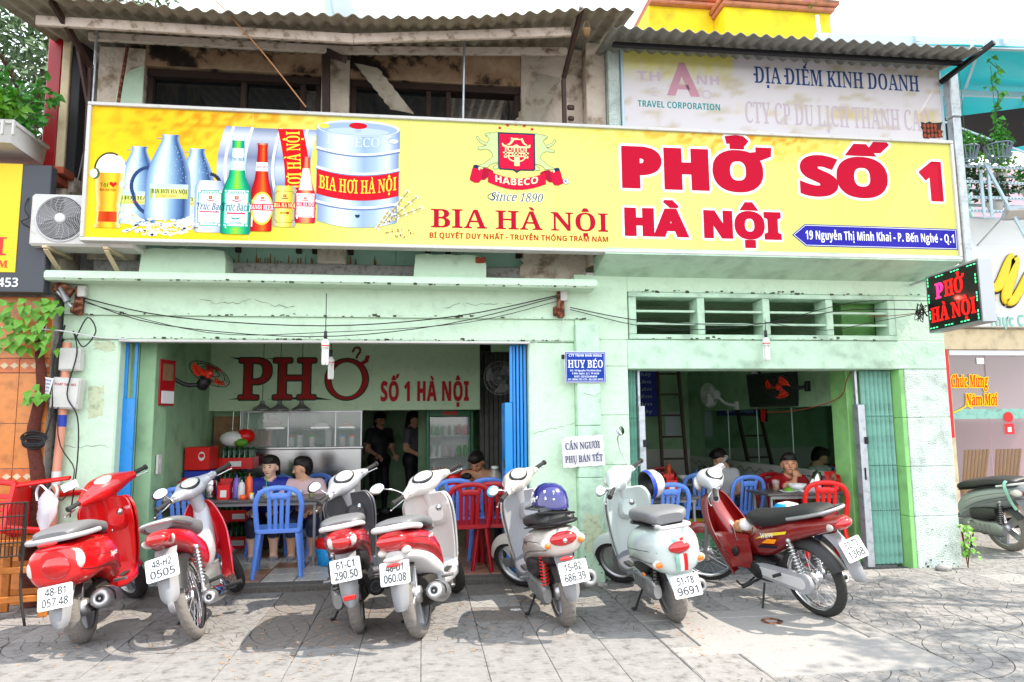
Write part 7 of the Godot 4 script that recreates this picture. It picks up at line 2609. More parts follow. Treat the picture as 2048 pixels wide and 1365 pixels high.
	scooter(b8,{"R": 0.26,"tyre": 0.09,"paint": "paint_grey","paint_front": "paint_grey","inner": "grey_plastic","head_m": "plastic_silver","neck_m": "grey_plastic","tail": tail3,"seat": seat3,"seat_m": "seat_black","rail": rail3,"rail_m": "plastic_pale","steer": 16.0,
		"lower": [[-0.2,0.59,0.09,0.05,0.06,2.6],[0.1,0.52,0.13,0.07,0.09,2.6],[0.3,0.44,0.135,0.08,0.1,2.6],[0.42,0.36,0.12,0.06,0.06,2.6]],"lower_m": "grey_plastic",
		"lamps": [["tail_light",V(-0.36,0.695,0),V(0.06,0.055,0.1),"lens_red"],["rear_indicator",V(-0.29,0.69,-0.11),V(0.07,0.04,0.03),"lens_clear"],["rear_indicator",V(-0.29,0.69,0.11),V(0.07,0.04,0.03),"lens_clear"]],
		"l1": "59-X2","l2": "145.07","muf_m": "iron","muf_r": 0.06,"mirrors": [[-1,0.12,0.12,"black_plastic"]]})
	var stp := thing("tie_strap","green strap tied round the grey scooter's tail","strap",b8.position)
	stp.basis = b8.basis
	begin()
	strap(cr([V(-0.22,0.82,0.16),V(-0.24,0.83,0),V(-0.22,0.80,-0.16),V(-0.26,0.62,-0.17),V(-0.3,0.52,-0.16)],4),0.02,0.003,V(1,0.2,0))
	done("webbing", "gate_green", stp)
func plastic_chair(called: String,label: String,m: String,at: Vector3,turn: float,group: String) -> Node3D:
	var c := thing(called, label, "chair", at, turn, group)
	begin()
	body([[-0.2,0.425,0.19,0.012,0.02,6.0],[-0.17,0.43,0.205,0.014,0.03,6.0],[0.0,0.42,0.21,0.012,0.03,6.0],[0.17,0.428,0.205,0.014,0.03,6.0],[0.2,0.42,0.19,0.012,0.02,6.0]],3,24)
	done("seat", m, c, Transform3D(Basis(Vector3.UP, PI / 2), Vector3.ZERO))
	for sx in [-1, 1]:
		for sz in [-1, 1]:
			begin()
			var a := V(sx * 0.175, 0.42, sz * 0.165)
			var b := V(sx * 0.215, 0.0, sz * 0.215)
			strap([a,a.lerp(b,0.3),a.lerp(b,0.7),b],[0.036,0.03,0.025,0.022],0.014,V(sx,0,-sz))
			done("leg", m, c)
	begin()
	strap(cr([V(-0.185,0.42,0.18),V(-0.2,0.56,0.2),V(-0.205,0.68,0.225),V(-0.17,0.775,0.24),V(-0.09,0.815,0.248),V(0,0.825,0.25),V(0.09,0.815,0.248),V(0.17,0.775,0.24),V(0.205,0.68,0.225),V(0.2,0.56,0.2),V(0.185,0.42,0.18)],4),0.012,0.024,V(0,0,1))
	done("back_frame", m, c)
	begin()
	strap(cr([V(-0.07,0.745,0.243),V(0,0.752,0.245),V(0.07,0.745,0.243)],4),0.008,0.03,V(0,0,1))
	strap([V(-0.085, 0.74, 0.243), V(-0.1, 0.8, 0.248)], 0.008, 0.02, V(0, 0, 1))
	strap([V(0.085, 0.74, 0.243), V(0.1, 0.8, 0.248)], 0.008, 0.02, V(0, 0, 1))
	done("back_top", m, c)
	for i in 4:
		begin()
		var x := -0.081 + i * 0.054
		strap(cr([V(x * 1.05,0.74,0.242),V(x,0.6,0.212),V(x * 0.95,0.43,0.182)],4),0.005,0.019,V(0,0,1))
		done("slat", m, c)
	return c
func cafe_table(label: String, at: Vector3, w: float, d: float, h: float) -> void:
	var t := thing("table", label, "table", at, 0.0, "granite tables")
	begin()
	box(V(0, h - 0.012, 0), V(w, 0.025, d), 0.004)
	done("table_top", "granite", t)
	begin()
	box(V(0, h - 0.045, d / 2 - 0.04), V(w - 0.08, 0.035, 0.02), 0.003)
	box(V(0, h - 0.045, -d / 2 + 0.04), V(w - 0.08, 0.035, 0.02), 0.003)
	done("apron", "alu_dull", t)
	for sx in [-1, 1]:
		for sz in [-1, 1]:
			blk(t,"leg","alu_dull",sx * (w / 2 - 0.06) - 0.014,sx * (w / 2 - 0.06) + 0.014,0.0,h - 0.026,sz * (d / 2 - 0.06) - 0.014,sz * (d / 2 - 0.06) + 0.014,0.003)
func turned_thing(called: String,label: String,cat: String,at: Vector3,prof: Array,m: String,extra := []) -> Node3D:
	var t := thing(called, label, cat, at)
	begin()
	lathe(prof, Transform3D(), 20)
	done("body", m, t)
	for e in extra:
		begin()
		lathe(e[1], Transform3D(), 16)
		done(e[0], e[2], t)
	return t
func squeeze_bottle(label: String, at: Vector3, m: String, h: float) -> void:
	turned_thing("squeeze_bottle",label,"bottle",at,[W(0,0),W(0.034,0),W(0.036,0.02),W(0.034,h * 0.72),W(0.026,h * 0.78)],m,[["cap",[W(0.028,h * 0.78),W(0.027,h * 0.84),W(0.008,h * 0.88),W(0.004,h),W(0,h)],m]])
func red_holder(label: String, at: Vector3) -> void:
	var t := thing("cutlery_holder", label, "holder", at, 0.0, "red cutlery holders")
	for q in [[-0.06,0.06,0.0,0.14,0.045,0.05],[-0.06,0.06,0.0,0.2,-0.05,-0.045],[-0.06,-0.055,0.0,0.17,-0.045,0.045],[0.055,0.06,0.0,0.17,-0.045,0.045]]:
		blk(t, "side", "plastic_red", q[0], q[1], q[2], q[3], q[4], q[5], 0.001)
	blk(t, "label", "white", -0.03, 0.03, 0.02, 0.09, 0.0505, 0.052, 0.0)
	for i in 3:
		begin()
		rod(V(-0.03 + i * 0.025, 0.01, 0.0), V(-0.05 + i * 0.045, 0.25, -0.01), 0.003, 5)
		done("chopstick", "ladder_wood", t)
func fan_thing(label: String,at: Vector3,look: Vector3,r: float,blade: String,cage: String,arm_to: Vector3,motor := "fan_black") -> void:
	var f := thing("wall_fan", label, "fan", at)
	var n := look.normalized()
	var u := n.cross(Vector3.UP).normalized()
	var bas := Basis(u, n, u.cross(n))
	var xf := Transform3D(bas, Vector3.ZERO)
	begin()
	for k in 2:
		for i in 30:
			var a := TAU * i / 30
			var d := V(cos(a), 0, sin(a))
			tube([xf * (d * 0.03 + V(0,0.07 - 0.11 * k,0)),xf * (d * r * 0.6 + V(0,0.065 - 0.10 * k,0)),xf * (d * r + V(0,0.015,0))],0.0016,3,false)
	for rr in [1.0, 0.72, 0.42]:
		lathe([W(r * rr - 0.004,0.015 + 0.05 * (1 - rr)),W(r * rr,0.019 + 0.05 * (1 - rr)),W(r * rr + 0.004,0.015 + 0.05 * (1 - rr)),W(r * rr,0.011 + 0.05 * (1 - rr))],xf,30)
	done("cage", cage, f)
	for i in 3:
		begin()
		var g := []
		for j in 5:
			var rad := lerpf(0.035, r * 0.88, j / 4.0)
			var row := PackedVector3Array()
			for k in 5:
				var a := TAU * i / 3 + (k / 4.0 - 0.5) * (0.75 + 0.35 * j / 4.0) + j * 0.1
				row.append(xf * V(cos(a) * rad, 0.02 + (k / 4.0 - 0.5) * 0.03, sin(a) * rad))
			g.append(row)
		sheet(g, 0.002)
		done("blade", blade, f)
	begin()
	lathe([W(0, 0.05), W(0.03, 0.045), W(0.035, 0.02), W(0.035, -0.02)], xf, 16)
	done("hub", blade, f)
	begin()
	lathe([W(0.04,-0.04),W(0.06,-0.06),W(0.06,-0.15),W(0.04,-0.17),W(0,-0.17)],xf,18)
	done("motor", motor, f)
	begin()
	tube(cr([xf * V(0,-0.11,0),(xf * V(0,-0.11,0)).lerp(arm_to,0.5) + V(0,-0.05,0),arm_to],4),0.02,8)
	box(arm_to, V(0.06, 0.12, 0.06), 0.01)
	done("arm", motor, f)
func make_interior() -> void:
	var rng := RandomNumberGenerator.new()
	rng.seed = 17
	var F := 0.06
	cafe_table("long granite table behind the blue chair in the left room",V(-1.92,F,-1.08),1.8,0.55,0.66)
	cafe_table("granite table behind the two red chairs in the left room",V(0.52,F,-1.35),0.85,0.5,0.62)
	cafe_table("granite table with bowls in front of the man in red",V(3.98,0.012,-0.62),0.86,0.5,0.70)
	cafe_table("small granite table behind the pale silver scooter",V(2.55,0.012,-0.75),0.62,0.6,0.68)
	cafe_table("granite table deep in the right room by the man in white",V(3.45,0.012,-2.3),0.8,0.5,0.70)
	plastic_chair("plastic_chair","blue plastic chair standing alone with its back to the street by the doorstep","plastic_blue",V(-1.35,F,-0.5),0.12,"blue plastic chairs")
	plastic_chair("plastic_chair","blue plastic chair half hidden behind the red underbone motorbike","plastic_blue",V(-2.2,F,-0.6),-0.1,"blue plastic chairs")
	plastic_chair("plastic_chair","blue plastic chair behind the left one of the red chairs","plastic_blue",V(0.34,F,-0.95),0.0,"blue plastic chairs")
	plastic_chair("plastic_chair","blue plastic chair behind the right one of the red chairs","plastic_blue",V(0.73,F,-0.98),-0.15,"blue plastic chairs")
	plastic_chair("plastic_chair","dark red plastic chair at the left of the pair by the doorstep","plastic_darkred",V(0.43,F,-0.42),0.1,"red plastic chairs")
	plastic_chair("plastic_chair","dark red plastic chair at the right of the pair, next to the blue doors","plastic_darkred",V(0.74,F,-0.46),-0.2,"red plastic chairs")
	plastic_chair("plastic_chair","bright red plastic chair in front of the table of the man in red","plastic_red",V(4.12,0.012,-0.38),-0.25,"red plastic chairs")
	plastic_chair("plastic_chair","blue plastic chair just inside the right opening behind the pale silver scooter","plastic_blue",V(2.45,0.012,-0.52),0.1,"blue plastic chairs")
	plastic_chair("plastic_chair","blue plastic chair between the man in white and the man in red","plastic_blue",V(3.62,0.012,-1.25),0.15,"blue plastic chairs")
	plastic_chair("plastic_chair","blue plastic chair farthest back beside the man in white","plastic_blue",V(3.35,0.012,-1.75),-0.2,"blue plastic chairs")
	plastic_chair("plastic_chair","dark red plastic chair deep in the right room against the wall","plastic_darkred",V(3.2,0.012,-2.9),0.0,"red plastic chairs")
	plastic_chair("plastic_chair","blue plastic chair under the woman in blue","plastic_blue",V(-1.66,F,-1.62),PI,"blue plastic chairs")
	plastic_chair("plastic_chair","blue plastic chair under the man in the pale pink shirt","plastic_blue",V(-1.3,F,-1.66),PI - 0.5,"blue plastic chairs")
	plastic_chair("plastic_chair","dark red plastic chair under the man in the red shirt","plastic_darkred",V(4.1,0.012,-1.1),PI,"red plastic chairs")
	plastic_chair("plastic_chair","blue plastic chair under the man in the white shirt","plastic_blue",V(3.8,0.012,-2.25),PI + 1.2,"blue plastic chairs")
	plastic_chair("plastic_chair","dark red plastic chair under the bare-chested man","plastic_darkred",V(0.66,F,-1.85),PI + 0.3,"red plastic chairs")
	var ty := F + 0.662
	red_holder("red cutlery holder at the left end of the long table", V(-2.72, ty, -1.05))
	red_holder("red cutlery holder in the middle of the long table", V(-2.45, ty, -1.2))
	red_holder("red cutlery holder beside the purple bottle", V(-2.0, ty, -1.0))
	squeeze_bottle("purple sauce bottle on the long table",V(-1.885,ty,-1.0),"plastic_purple",0.24)
	squeeze_bottle("orange sauce bottle on the long table",V(-1.775,ty,-1.06),"plastic_orange",0.25)
	squeeze_bottle("pale sauce bottle between the purple and orange ones",V(-1.83,ty,-0.98),"plastic_pale",0.19)
	turned_thing("jug","steel water jug on the long table","jug",V(-2.16,ty,-1.05),[W(0,0),W(0.07,0),W(0.075,0.03),W(0.065,0.17),W(0.055,0.19),W(0.06,0.2)],"stainless")
	turned_thing("glass","glass of green tea in front of the man in the pale pink shirt","glass",V(-1.13,ty,-0.98),[W(0,0),W(0.028,0),W(0.035,0.11)],"glass",[["drink",[W(0,0.004),W(0.027,0.004),W(0.032,0.085),W(0,0.085)],"juice"]])
	turned_thing("glass","glass with a straw in front of the woman in blue","glass",V(-1.58,ty,-0.95),[W(0,0),W(0.028,0),W(0.036,0.12)],"glass",[["drink",[W(0,0.004),W(0.027,0.004),W(0.033,0.09),W(0,0.09)],"juice"],["straw",[W(0.003,0.02),W(0.003,0.22),W(0,0.22)],"plastic_green"]])
	turned_thing("bowl","white bowl in front of the man in the pale pink shirt","bowl",V(-1.3,ty,-1.1),[W(0,0.004),W(0.045,0),W(0.085,0.06),W(0.08,0.06),W(0.04,0.012),W(0,0.01)],"white")
	turned_thing("bowl","white bowl in front of the woman in blue","bowl",V(-1.62,ty,-1.12),[W(0,0.004),W(0.045,0),W(0.085,0.06),W(0.08,0.06),W(0.04,0.012),W(0,0.01)],"white")
	turned_thing("spice_pot","small white and yellow spice pot on the long table","pot",V(-1.71,ty,-0.9),[W(0,0),W(0.02,0),W(0.02,0.05),W(0.0,0.05)],"white",[["lid",[W(0.022,0.05),W(0.022,0.062),W(0,0.064)],"plastic_yellow"]])
	turned_thing("dish","small orange dish by the spice pot","dish",V(-1.79,ty,-0.88),[W(0,0),W(0.03,0),W(0.034,0.045),W(0.03,0.045),W(0,0.01)],"plastic_orange")
	var tb := thing("tissue_box","pale tissue box on the left end of the long table","box",V(-2.62,ty,-0.88))
	blk(tb, "carton", "paper", -0.1, 0.1, 0.0, 0.07, -0.05, 0.05, 0.004)
	begin()
	lathe([W(0.03,0.07),W(0.02,0.09),W(0.005,0.11)],Transform3D(Basis.from_scale(V(1.4,1,0.6)),Vector3.ZERO),9)
	done("tissue", "white", tb)
	var tc := thing("napkin","crumpled white napkin on the long table edge","napkin",V(-1.4,ty,-0.88))
	begin()
	ball(V(0, 0.015, 0), V(0.035, 0.02, 0.025), 7)
	done("paper", "paper", tc)
	turned_thing("pitcher","red plastic pitcher on the table before the bare-chested man","pitcher",V(0.36,F + 0.622,-1.42),[W(0,0),W(0.075,0),W(0.08,0.19),W(0.075,0.21),W(0,0.215)],"plastic_red")
	turned_thing("water_jar","clear water jar with a white cap beside the blue doors","jar",V(0.80,F + 0.622,-1.2),[W(0,0),W(0.07,0),W(0.075,0.15),W(0.07,0.22),W(0.035,0.27),W(0.035,0.29)],"glass",[["water",[W(0,0.005),W(0.068,0.005),W(0.07,0.15),W(0,0.15)],"plastic_cyan"],["cap",[W(0.04,0.285),W(0.04,0.31),W(0,0.315)],"white"]])
	var y3 := 0.712
	turned_thing("bowl","large white bowl on the table of the man in red","bowl",V(4.0,y3,-0.6),[W(0,0.004),W(0.05,0),W(0.1,0.075),W(0.094,0.075),W(0.045,0.012),W(0,0.01)],"white")
	turned_thing("plate","white plate of greens on the table of the man in red","plate",V(3.84,y3,-0.48),[W(0,0),W(0.06,0),W(0.1,0.02),W(0.06,0.008),W(0,0.006)],"white",[["greens",[W(0.06,0.01),W(0.05,0.03),W(0.02,0.05),W(0,0.055)],"leaf_bright"]])
	turned_thing("dish","small white dish of limes on the table of the man in red","dish",V(4.0,y3,-0.44),[W(0,0),W(0.05,0),W(0.065,0.025),W(0.05,0.01),W(0,0.008)],"white",[["limes",[W(0.03,0.012),W(0.02,0.03),W(0,0.035)],"leaf"]])
	turned_thing("glass","glass of tea by the elbow of the man in red","glass",V(3.76,y3,-0.6),[W(0,0),W(0.032,0),W(0.038,0.12)],"glass",[["drink",[W(0,0.004),W(0.03,0.004),W(0.034,0.08),W(0,0.08)],"tea"]])
	var k3 := turned_thing("kettle","steel teapot on the table of the man in red","kettle",V(4.27,y3,-0.66),[W(0,0),W(0.06,0),W(0.068,0.05),W(0.06,0.15),W(0.045,0.165),W(0.04,0.19),W(0.012,0.2),W(0.01,0.215),W(0,0.216)],"stainless")
	begin()
	tube(cr([V(0.06,0.14,0),V(0.11,0.13,0),V(0.11,0.06,0),V(0.066,0.04,0)],4),0.008,6)
	done("handle", "stainless", k3)
	begin()
	tube(cr([V(-0.06, 0.08, 0), V(-0.1, 0.11, 0), V(-0.125, 0.16, 0)], 4), 0.01, 6)
	done("spout", "stainless", k3)
	squeeze_bottle("dark sauce bottle with a blue cap at the right end of the red man's table",V(4.34,y3,-0.46),"rust",0.2)
	red_holder("red cutlery holder at the right end of the red man's table",V(4.37,y3,-0.53))
	var t3 := thing("tissue_box","pink tissue box on the table of the man in red","box",V(4.14,y3,-0.52))
	blk(t3, "carton", "pink_wall", -0.07, 0.07, 0.0, 0.06, -0.04, 0.04, 0.004)
	begin()
	lathe([W(0.04,0.06),W(0.03,0.09),W(0.008,0.13)],Transform3D(Basis.from_scale(V(1.3,1,0.5)),Vector3.ZERO),8)
	done("tissue", "white", t3)
	turned_thing("jug","steel jug deep in the right room","jug",V(3.62,0.712,-2.25),[W(0,0),W(0.055,0),W(0.06,0.03),W(0.05,0.17),W(0,0.18)],"stainless")
	var bs := thing("waste_basket","blue mesh basket with a red liner under the long table","basket",V(-0.93,F,-0.85))
	begin()
	for i in 11:
		for j in 26:
			var a := TAU * (j + 0.5 * (i % 2)) / 26
			var r := 0.10 + i * 0.0025
			ball(V(cos(a) * r, 0.01 + i * 0.016, sin(a) * r), V(0.009, 0.006, 0.009), 4)
	lathe([W(0,0.004),W(0.1,0.004),W(0.128,0.19),W(0.122,0.19),W(0.094,0.01),W(0,0.01)],Transform3D(),26)
	done("mesh", "plastic_cyan", bs)
	begin()
	lathe([W(0.125,0.17),W(0.135,0.2),W(0.132,0.25),W(0.125,0.25),W(0.118,0.19)],Transform3D(),24)
	done("liner", "plastic_red", bs)
	var cg := thing("plastic_crate","green plastic crate with a yellow rim on the right room's floor","crate",V(3.3,0.012,-1.45))
	blk(cg, "box", "crate_green", -0.17, 0.17, 0.0, 0.26, -0.13, 0.13, 0.01)
	blk(cg, "rim", "plastic_yellow", -0.185, 0.185, 0.261, 0.3, -0.145, 0.145, 0.008)
	var hm := thing("helmet","white and light blue helmet hung on the far side of the maroon motorbike","helmet",V(3.17,0.57,0.72))
	begin()
	lathe([W(0.14,-0.06),W(0.145,0.0),W(0.13,0.07),W(0.085,0.115),W(0,0.135)],at_(V(0,0.06,0)),24)
	done("shell", "white", hm)
	begin()
	lathe([W(0.1465,0.0),W(0.132,0.07),W(0.088,0.1165)],at_(V(0,0.0605,0)),10,false,2.2,3.8)
	done("blue_panel", "plastic_cyan", hm)
	var c := thing("food_counter","stainless steel food counter with a glass case at the back of the left room","counter",V(-1.5,F,-2.85))
	blk(c, "cabinet", "stainless", -0.74, 0.74, 0.0, 1.10, -0.3, 0.3, 0.008)
	blk(c, "worktop", "stainless", -0.76, 0.76, 1.10, 1.13, -0.33, 0.33, 0.006)
	for x in [-0.74, -0.18, 0.4, 0.72]:
		blk(c, "case_post", "alu", x, x + 0.02, 1.13, 1.58, 0.28, 0.30, 0.002)
	blk(c, "case_rail", "alu", -0.75, 0.75, 1.56, 1.59, 0.275, 0.305, 0.003)
	for q in [[-0.72, -0.18], [-0.16, 0.4], [0.42, 0.72]]:
		blk(c, "case_glass", "glass", q[0], q[1], 1.13, 1.56, 0.287, 0.292, 0.0)
	blk(c, "shelf", "glass", -0.72, 0.72, 1.34, 1.348, -0.2, 0.27, 0.0)
	var n := 0
	for q in [[-2.14, 0], [-1.98, 1]]:
		var eg := thing("egg_trays",["stack of wrapped egg trays at the left of the glass case","stack of brown egg trays under the bag of crisp dough"][q[1]],"egg trays",V(q[0],F + 1.13,-2.8))
		for i in 7:
			begin()
			box(V(0, 0.015 + i * 0.032, 0), V(0.15, 0.018, 0.15), 0.004)
			for a in 4:
				ball(V(-0.054 + a * 0.036, 0.03 + i * 0.032, 0.062), V(0.016, 0.014, 0.014), 6)
			done("tray", "egg" if q[1] else "cardboard", eg)
		n += 1
	var bg := thing("dough_bag","clear bag of golden crisp dough on the egg trays","bag",V(-1.92,F + 1.37,-2.78))
	begin()
	ball(V(0, 0.06, 0), V(0.13, 0.075, 0.1), 14)
	done("dough", "bun", bg)
	begin()
	lathe([W(0.03, 0.12), W(0.015, 0.14), W(0.05, 0.175)], Transform3D(), 10)
	done("knot", "bag", bg)
	turned_thing("cup_stack","stack of white cups in the glass case","cups",V(-1.2,F + 1.13,-2.75),[W(0,0),W(0.035,0),W(0.045,0.22),W(0,0.22)],"white")
	turned_thing("stock_pot","large steel stock pot behind the drinks crates","pot",V(-2.4,F + 0.75,-3.2),[W(0,0),W(0.2,0),W(0.2,0.3),W(0.21,0.31),W(0.0,0.33)],"stainless")
	blk(thing("pot_stand","dark stand under the steel stock pot","stand",V(-2.4,F,-3.2)),"block","black_metal",-0.25,0.25,0.0,0.745,-0.25,0.25)
	n = 0
	for x in [-1.94, -1.735, -1.475]:
		var lp := thing("lamp_shade",["left of the three grey lamp shades over the counter","middle of the three grey lamp shades over the counter","right of the three grey lamp shades over the counter"][n],"lamp",V(x,1.64,-2.3),0.0,"lamp shades over the counter")
		n += 1
		begin()
		lathe([W(0.025,0.12),W(0.03,0.08),W(0.05,0.06),W(0.11,0.02),W(0.115,0.0),W(0.108,0.0),W(0.04,0.05)],Transform3D(),24)
		done("shade", "alu_dull", lp)
		begin()
		rod(V(0, 0.11, 0), V(0, 1.0, 0), 0.004, 5)
		done("cord", "cable", lp)
		begin()
		ball(V(0, 0.02, 0), V(0.03, 0.035, 0.03), 10)
		done("bulb", "cfl", lp)
	var fr := thing("drinks_fridge","green framed glass-door drinks fridge at the back of the left room","fridge",V(0.375,F,-3.3))
	blk(fr, "cabinet", "white_dirty", -0.32, 0.32, 0.0, 1.6, -0.32, -0.28, 0.01)
	for x in [-0.32, 0.28]:
		blk(fr, "frame", "fridge_green", x, x + 0.04, 0.0, 1.6, -0.28, 0.3, 0.006)
	blk(fr, "frame", "fridge_green", -0.28, 0.28, 1.5, 1.6, -0.28, 0.3, 0.006)
	blk(fr, "frame", "fridge_green", -0.28, 0.28, 0.0, 0.3, -0.28, 0.3, 0.006)
	blk(fr, "liner", "white", -0.278, 0.278, 0.3, 1.5, -0.278, -0.2, 0.0)
	blk(fr, "door_glass", "glass", -0.27, 0.27, 0.31, 1.49, 0.295, 0.30, 0.0)
	blk(fr, "header", "plastic_red", -0.1, 0.1, 1.52, 1.57, 0.301, 0.304, 0.0)
	var cols := ["plastic_green", "white", "plastic_red", "lens_amber", "paper", "pink_wall"]
	for j in 4:
		blk(fr,"shelf","alu",-0.275,0.275,0.36 + j * 0.29,0.37 + j * 0.29,-0.18,0.25,0.002)
		for i in 6:
			begin()
			lathe([W(0,0),W(0.033,0),W(0.034,0.11),W(0.02,0.15),W(0,0.16)],at_(V(-0.22 + i * 0.088,0.371 + j * 0.29,0.12)),12)
			done("can", cols[(i / 2 + j * 2) % 6], fr)
	var crates := [[-2.46,0.0,-1.75,"plastic_red","red drinks carton at the bottom of the stack by the blue door"],[-2.46,0.33,-1.75,"plastic_red","red drinks carton second from the bottom by the blue door"],[-2.46,0.66,-1.75,"mat_blue","blue cola carton in the stack by the blue door"],[-2.46,0.92,-1.75,"plastic_red","red drinks carton on top of the stack by the blue door"]]
	for q in crates:
		var cc := thing("drinks_carton",q[4],"carton",V(q[0],F + q[1],q[2]),0.0,"drinks cartons")
		var hh := 0.25 if q[3] == "mat_blue" or q[1] > 0.9 else 0.32
		blk(cc, "carton", q[3], -0.13, 0.13, 0.0, hh, -0.17, 0.17, 0.006)
		begin()
		plate(oval(W(0.05, hh * 0.6), 0.035, 0.05, 16), 0.002, at_(V(0, 0, 0.171)))
		done("logo", "white", cc)
		begin()
		plate(oval(W(0.05, hh * 0.63), 0.028, 0.025, 14), 0.002, at_(V(0, 0, 0.173)))
		done("logo_top", "plastic_red", cc)
	n = 0
	for q in [[-2.1, 0.0], [-2.1, 0.30], [-2.14, 0.60], [-2.16, 0.90]]:
		var lab: String = ["red bottle crate at the bottom of the tall stack","red bottle crate second from the bottom of the tall stack","red bottle crate third from the bottom of the tall stack","red bottle crate on top of the tall stack with bags on it"][n]
		n += 1
		var cc := thing("bottle_crate",lab,"crate",V(q[0],F + q[1],-2.15),0.0,"red bottle crates")
		for s in [[-0.2, 0.2, 0.13, 0.15], [-0.2, 0.2, -0.15, -0.13]]:
			blk(cc, "side", "plastic_red", s[0], s[1], 0.0, 0.13, s[2], s[3], 0.004)
		for x in [-0.2, 0.18]:
			blk(cc, "end", "plastic_red", x, x + 0.02, 0.0, 0.13, -0.128, 0.128, 0.003)
		blk(cc, "base", "plastic_red", -0.178, 0.178, 0.0, 0.012, -0.128, 0.128, 0.0)
		blk(cc, "logo", "white", -0.07, 0.07, 0.03, 0.09, 0.151, 0.153, 0.0)
		begin()
		for i in 6:
			for j in 4:
				lathe([W(0,0.014),W(0.026,0.014),W(0.027,0.12),W(0.012,0.2),W(0.011,0.24),W(0.014,0.25),W(0,0.252)],at_(V(-0.15 + i * 0.06,0,-0.095 + j * 0.063)),8)
		var bt := done("bottles", "glass_green", cc)
		bt.set_meta("kind", "stuff")
	var pb := thing("ice_bag","white and red printed plastic bags heaped on the bottle crates","bag",V(-2.18,F + 1.155,-2.15))
	begin()
	ball(V(-0.05, 0.09, 0.02), V(0.15, 0.095, 0.12), 12)
	done("white_bag", "white", pb)
	begin()
	ball(V(0.08, 0.12, -0.02), V(0.12, 0.09, 0.11), 12)
	done("red_bag", "plastic_red", pb)
	begin()
	ball(V(0.06, 0.05, 0.08), V(0.09, 0.05, 0.06), 10)
	done("green_bag", "leaf_bright", pb)
	var gp := thing("green_packet","bright green packet standing beside the bottle crates","packet",V(-1.72,F + 0.72,-2.0))
	begin()
	body([[-0.03, 0.12, 0.05, 0.12, 0.12, 4.0], [0.03, 0.12, 0.05, 0.12, 0.12, 4.0]], 2, 18)
	done("packet", "plastic_green", gp)
	blk(thing("side_stand","small dark stand holding the green packet","stand",V(-1.72,F,-2.0)),"block","dark_wood",-0.12,0.12,0.0,0.715,-0.1,0.1)
	var wp := thing("plywood_panel","tan plywood panel leaning beside the counter","panel",V(-2.42,F,-2.62))
	blk(wp, "sheet", "wood_box", -0.17, 0.13, 0.0, 1.52, -0.03, 0.0, 0.003)
	fan_thing("black wall fan with orange blades inside the left opening",V(-2.12,1.97,-0.72),V(0.55,0.75,0.35),0.21,"fan_orange","fan_black",V(-0.34,-0.02,0.08))
	fan_thing("pale caged fan above the fridge in the dark doorway",V(0.92,2.0,-1.7),V(-0.45,-0.1,1.0),0.2,"grey_plastic","alu_dull",V(0.2,-0.1,-0.25),"grey_plastic")
	fan_thing("black wall fan with orange blades beside the television",V(4.12,1.86,-1.1),V(-0.6,-0.55,0.5),0.17,"fan_orange","fan_black",V(0.36,0.0,0.0))
	fan_thing("white wall fan deep in the right room",V(4.08,1.83,-3.0),V(-0.9,-0.1,0.3),0.17,"white","white",V(0.4,-0.15,0.0),"white")
	var tv := thing("television","black flat television tilted on the right room's side wall","television",V(4.3,1.84,-1.6),-0.95)
	tv.rotation.x = 0.12
	blk(tv, "case", "black_plastic", -0.33, 0.33, -0.21, 0.21, -0.03, 0.0, 0.006)
	blk(tv, "screen_panel", "screen", -0.31, 0.31, -0.19, 0.19, 0.001, 0.004, 0.0)
	begin()
	bar(V(0, 0, -0.03), V(0.1, 0.05, -0.22), 0.05, 0.05)
	done("bracket", "black_metal", tv)
	var ld := thing("ladder","brown wooden ladder leaning deep in the right room","ladder",V(4.0,0.012,-3.9))
	for s in [-1, 1]:
		begin()
		bar(V(s * 0.2 - 0.25, 0, 0.35), V(s * 0.17 - 0.1, 2.5, -0.3), 0.035, 0.06)
		done("rail", "ladder_wood", ld)
	for i in 7:
		begin()
		var t := (i + 0.7) / 7.6
		rod(V(-0.45 + 0.18 * t,2.5 * t,0.35 - 0.65 * t),V(-0.05 + 0.12 * t,2.5 * t,0.35 - 0.65 * t),0.016,6)
		done("rung", "ladder_wood", ld)
	var mn := thing("menu_board","dark blue menu board with pale words deep in the right room","board",V(3.62,1.55,-4.86))
	blk(mn, "panel", "mat_blue", -0.35, 0.35, 0.0, 0.8, 0.0, 0.02, 0.003)
	ink_begin()
	var lines := ["Cơm Cháy", "Bò Xào", "Gà Rán", "Mì Mềm", "Ăn Dặm", "Hành Tây"]
	for i in 6:
		words(lines[i], "sans_bold", W(-0.28, 0.68 - i * 0.125), 0.5, 0.055, 0.022, C(0xb8c4d8))
	done("words", "print_matt", mn)
	var p1 := thing("poster","pale blue poster on the right room's back wall","poster",V(4.2,1.2,-4.868))
	blk(p1, "sheet", "tank_blue", -0.13, 0.13, 0.0, 0.42, 0.0, 0.004, 0.0)
	var rb := thing("altar_board","red framed board hanging just inside the left opening","board",V(-2.46,1.66,-0.5),PI / 2 - 0.25)
	blk(rb, "board", "plastic_darkred", -0.12, 0.12, 0.0, 0.44, 0.0, 0.03, 0.004)
	blk(rb, "picture", "wood_box", -0.08, 0.08, 0.24, 0.4, 0.031, 0.034, 0.0)
	blk(rb, "calendar", "paper", -0.09, 0.1, 0.02, 0.14, 0.031, 0.04, 0.002)
	var ps := thing("light_switch","white light switch plate inside the left opening","switch",V(-2.46,1.02,-0.42),PI / 2)
	blk(ps, "plate", "white_dirty", -0.05, 0.05, 0.0, 0.18, 0.0, 0.02, 0.004)
	blk(ps, "rocker", "plastic_pale", -0.02, 0.02, 0.09, 0.14, 0.021, 0.028, 0.002)
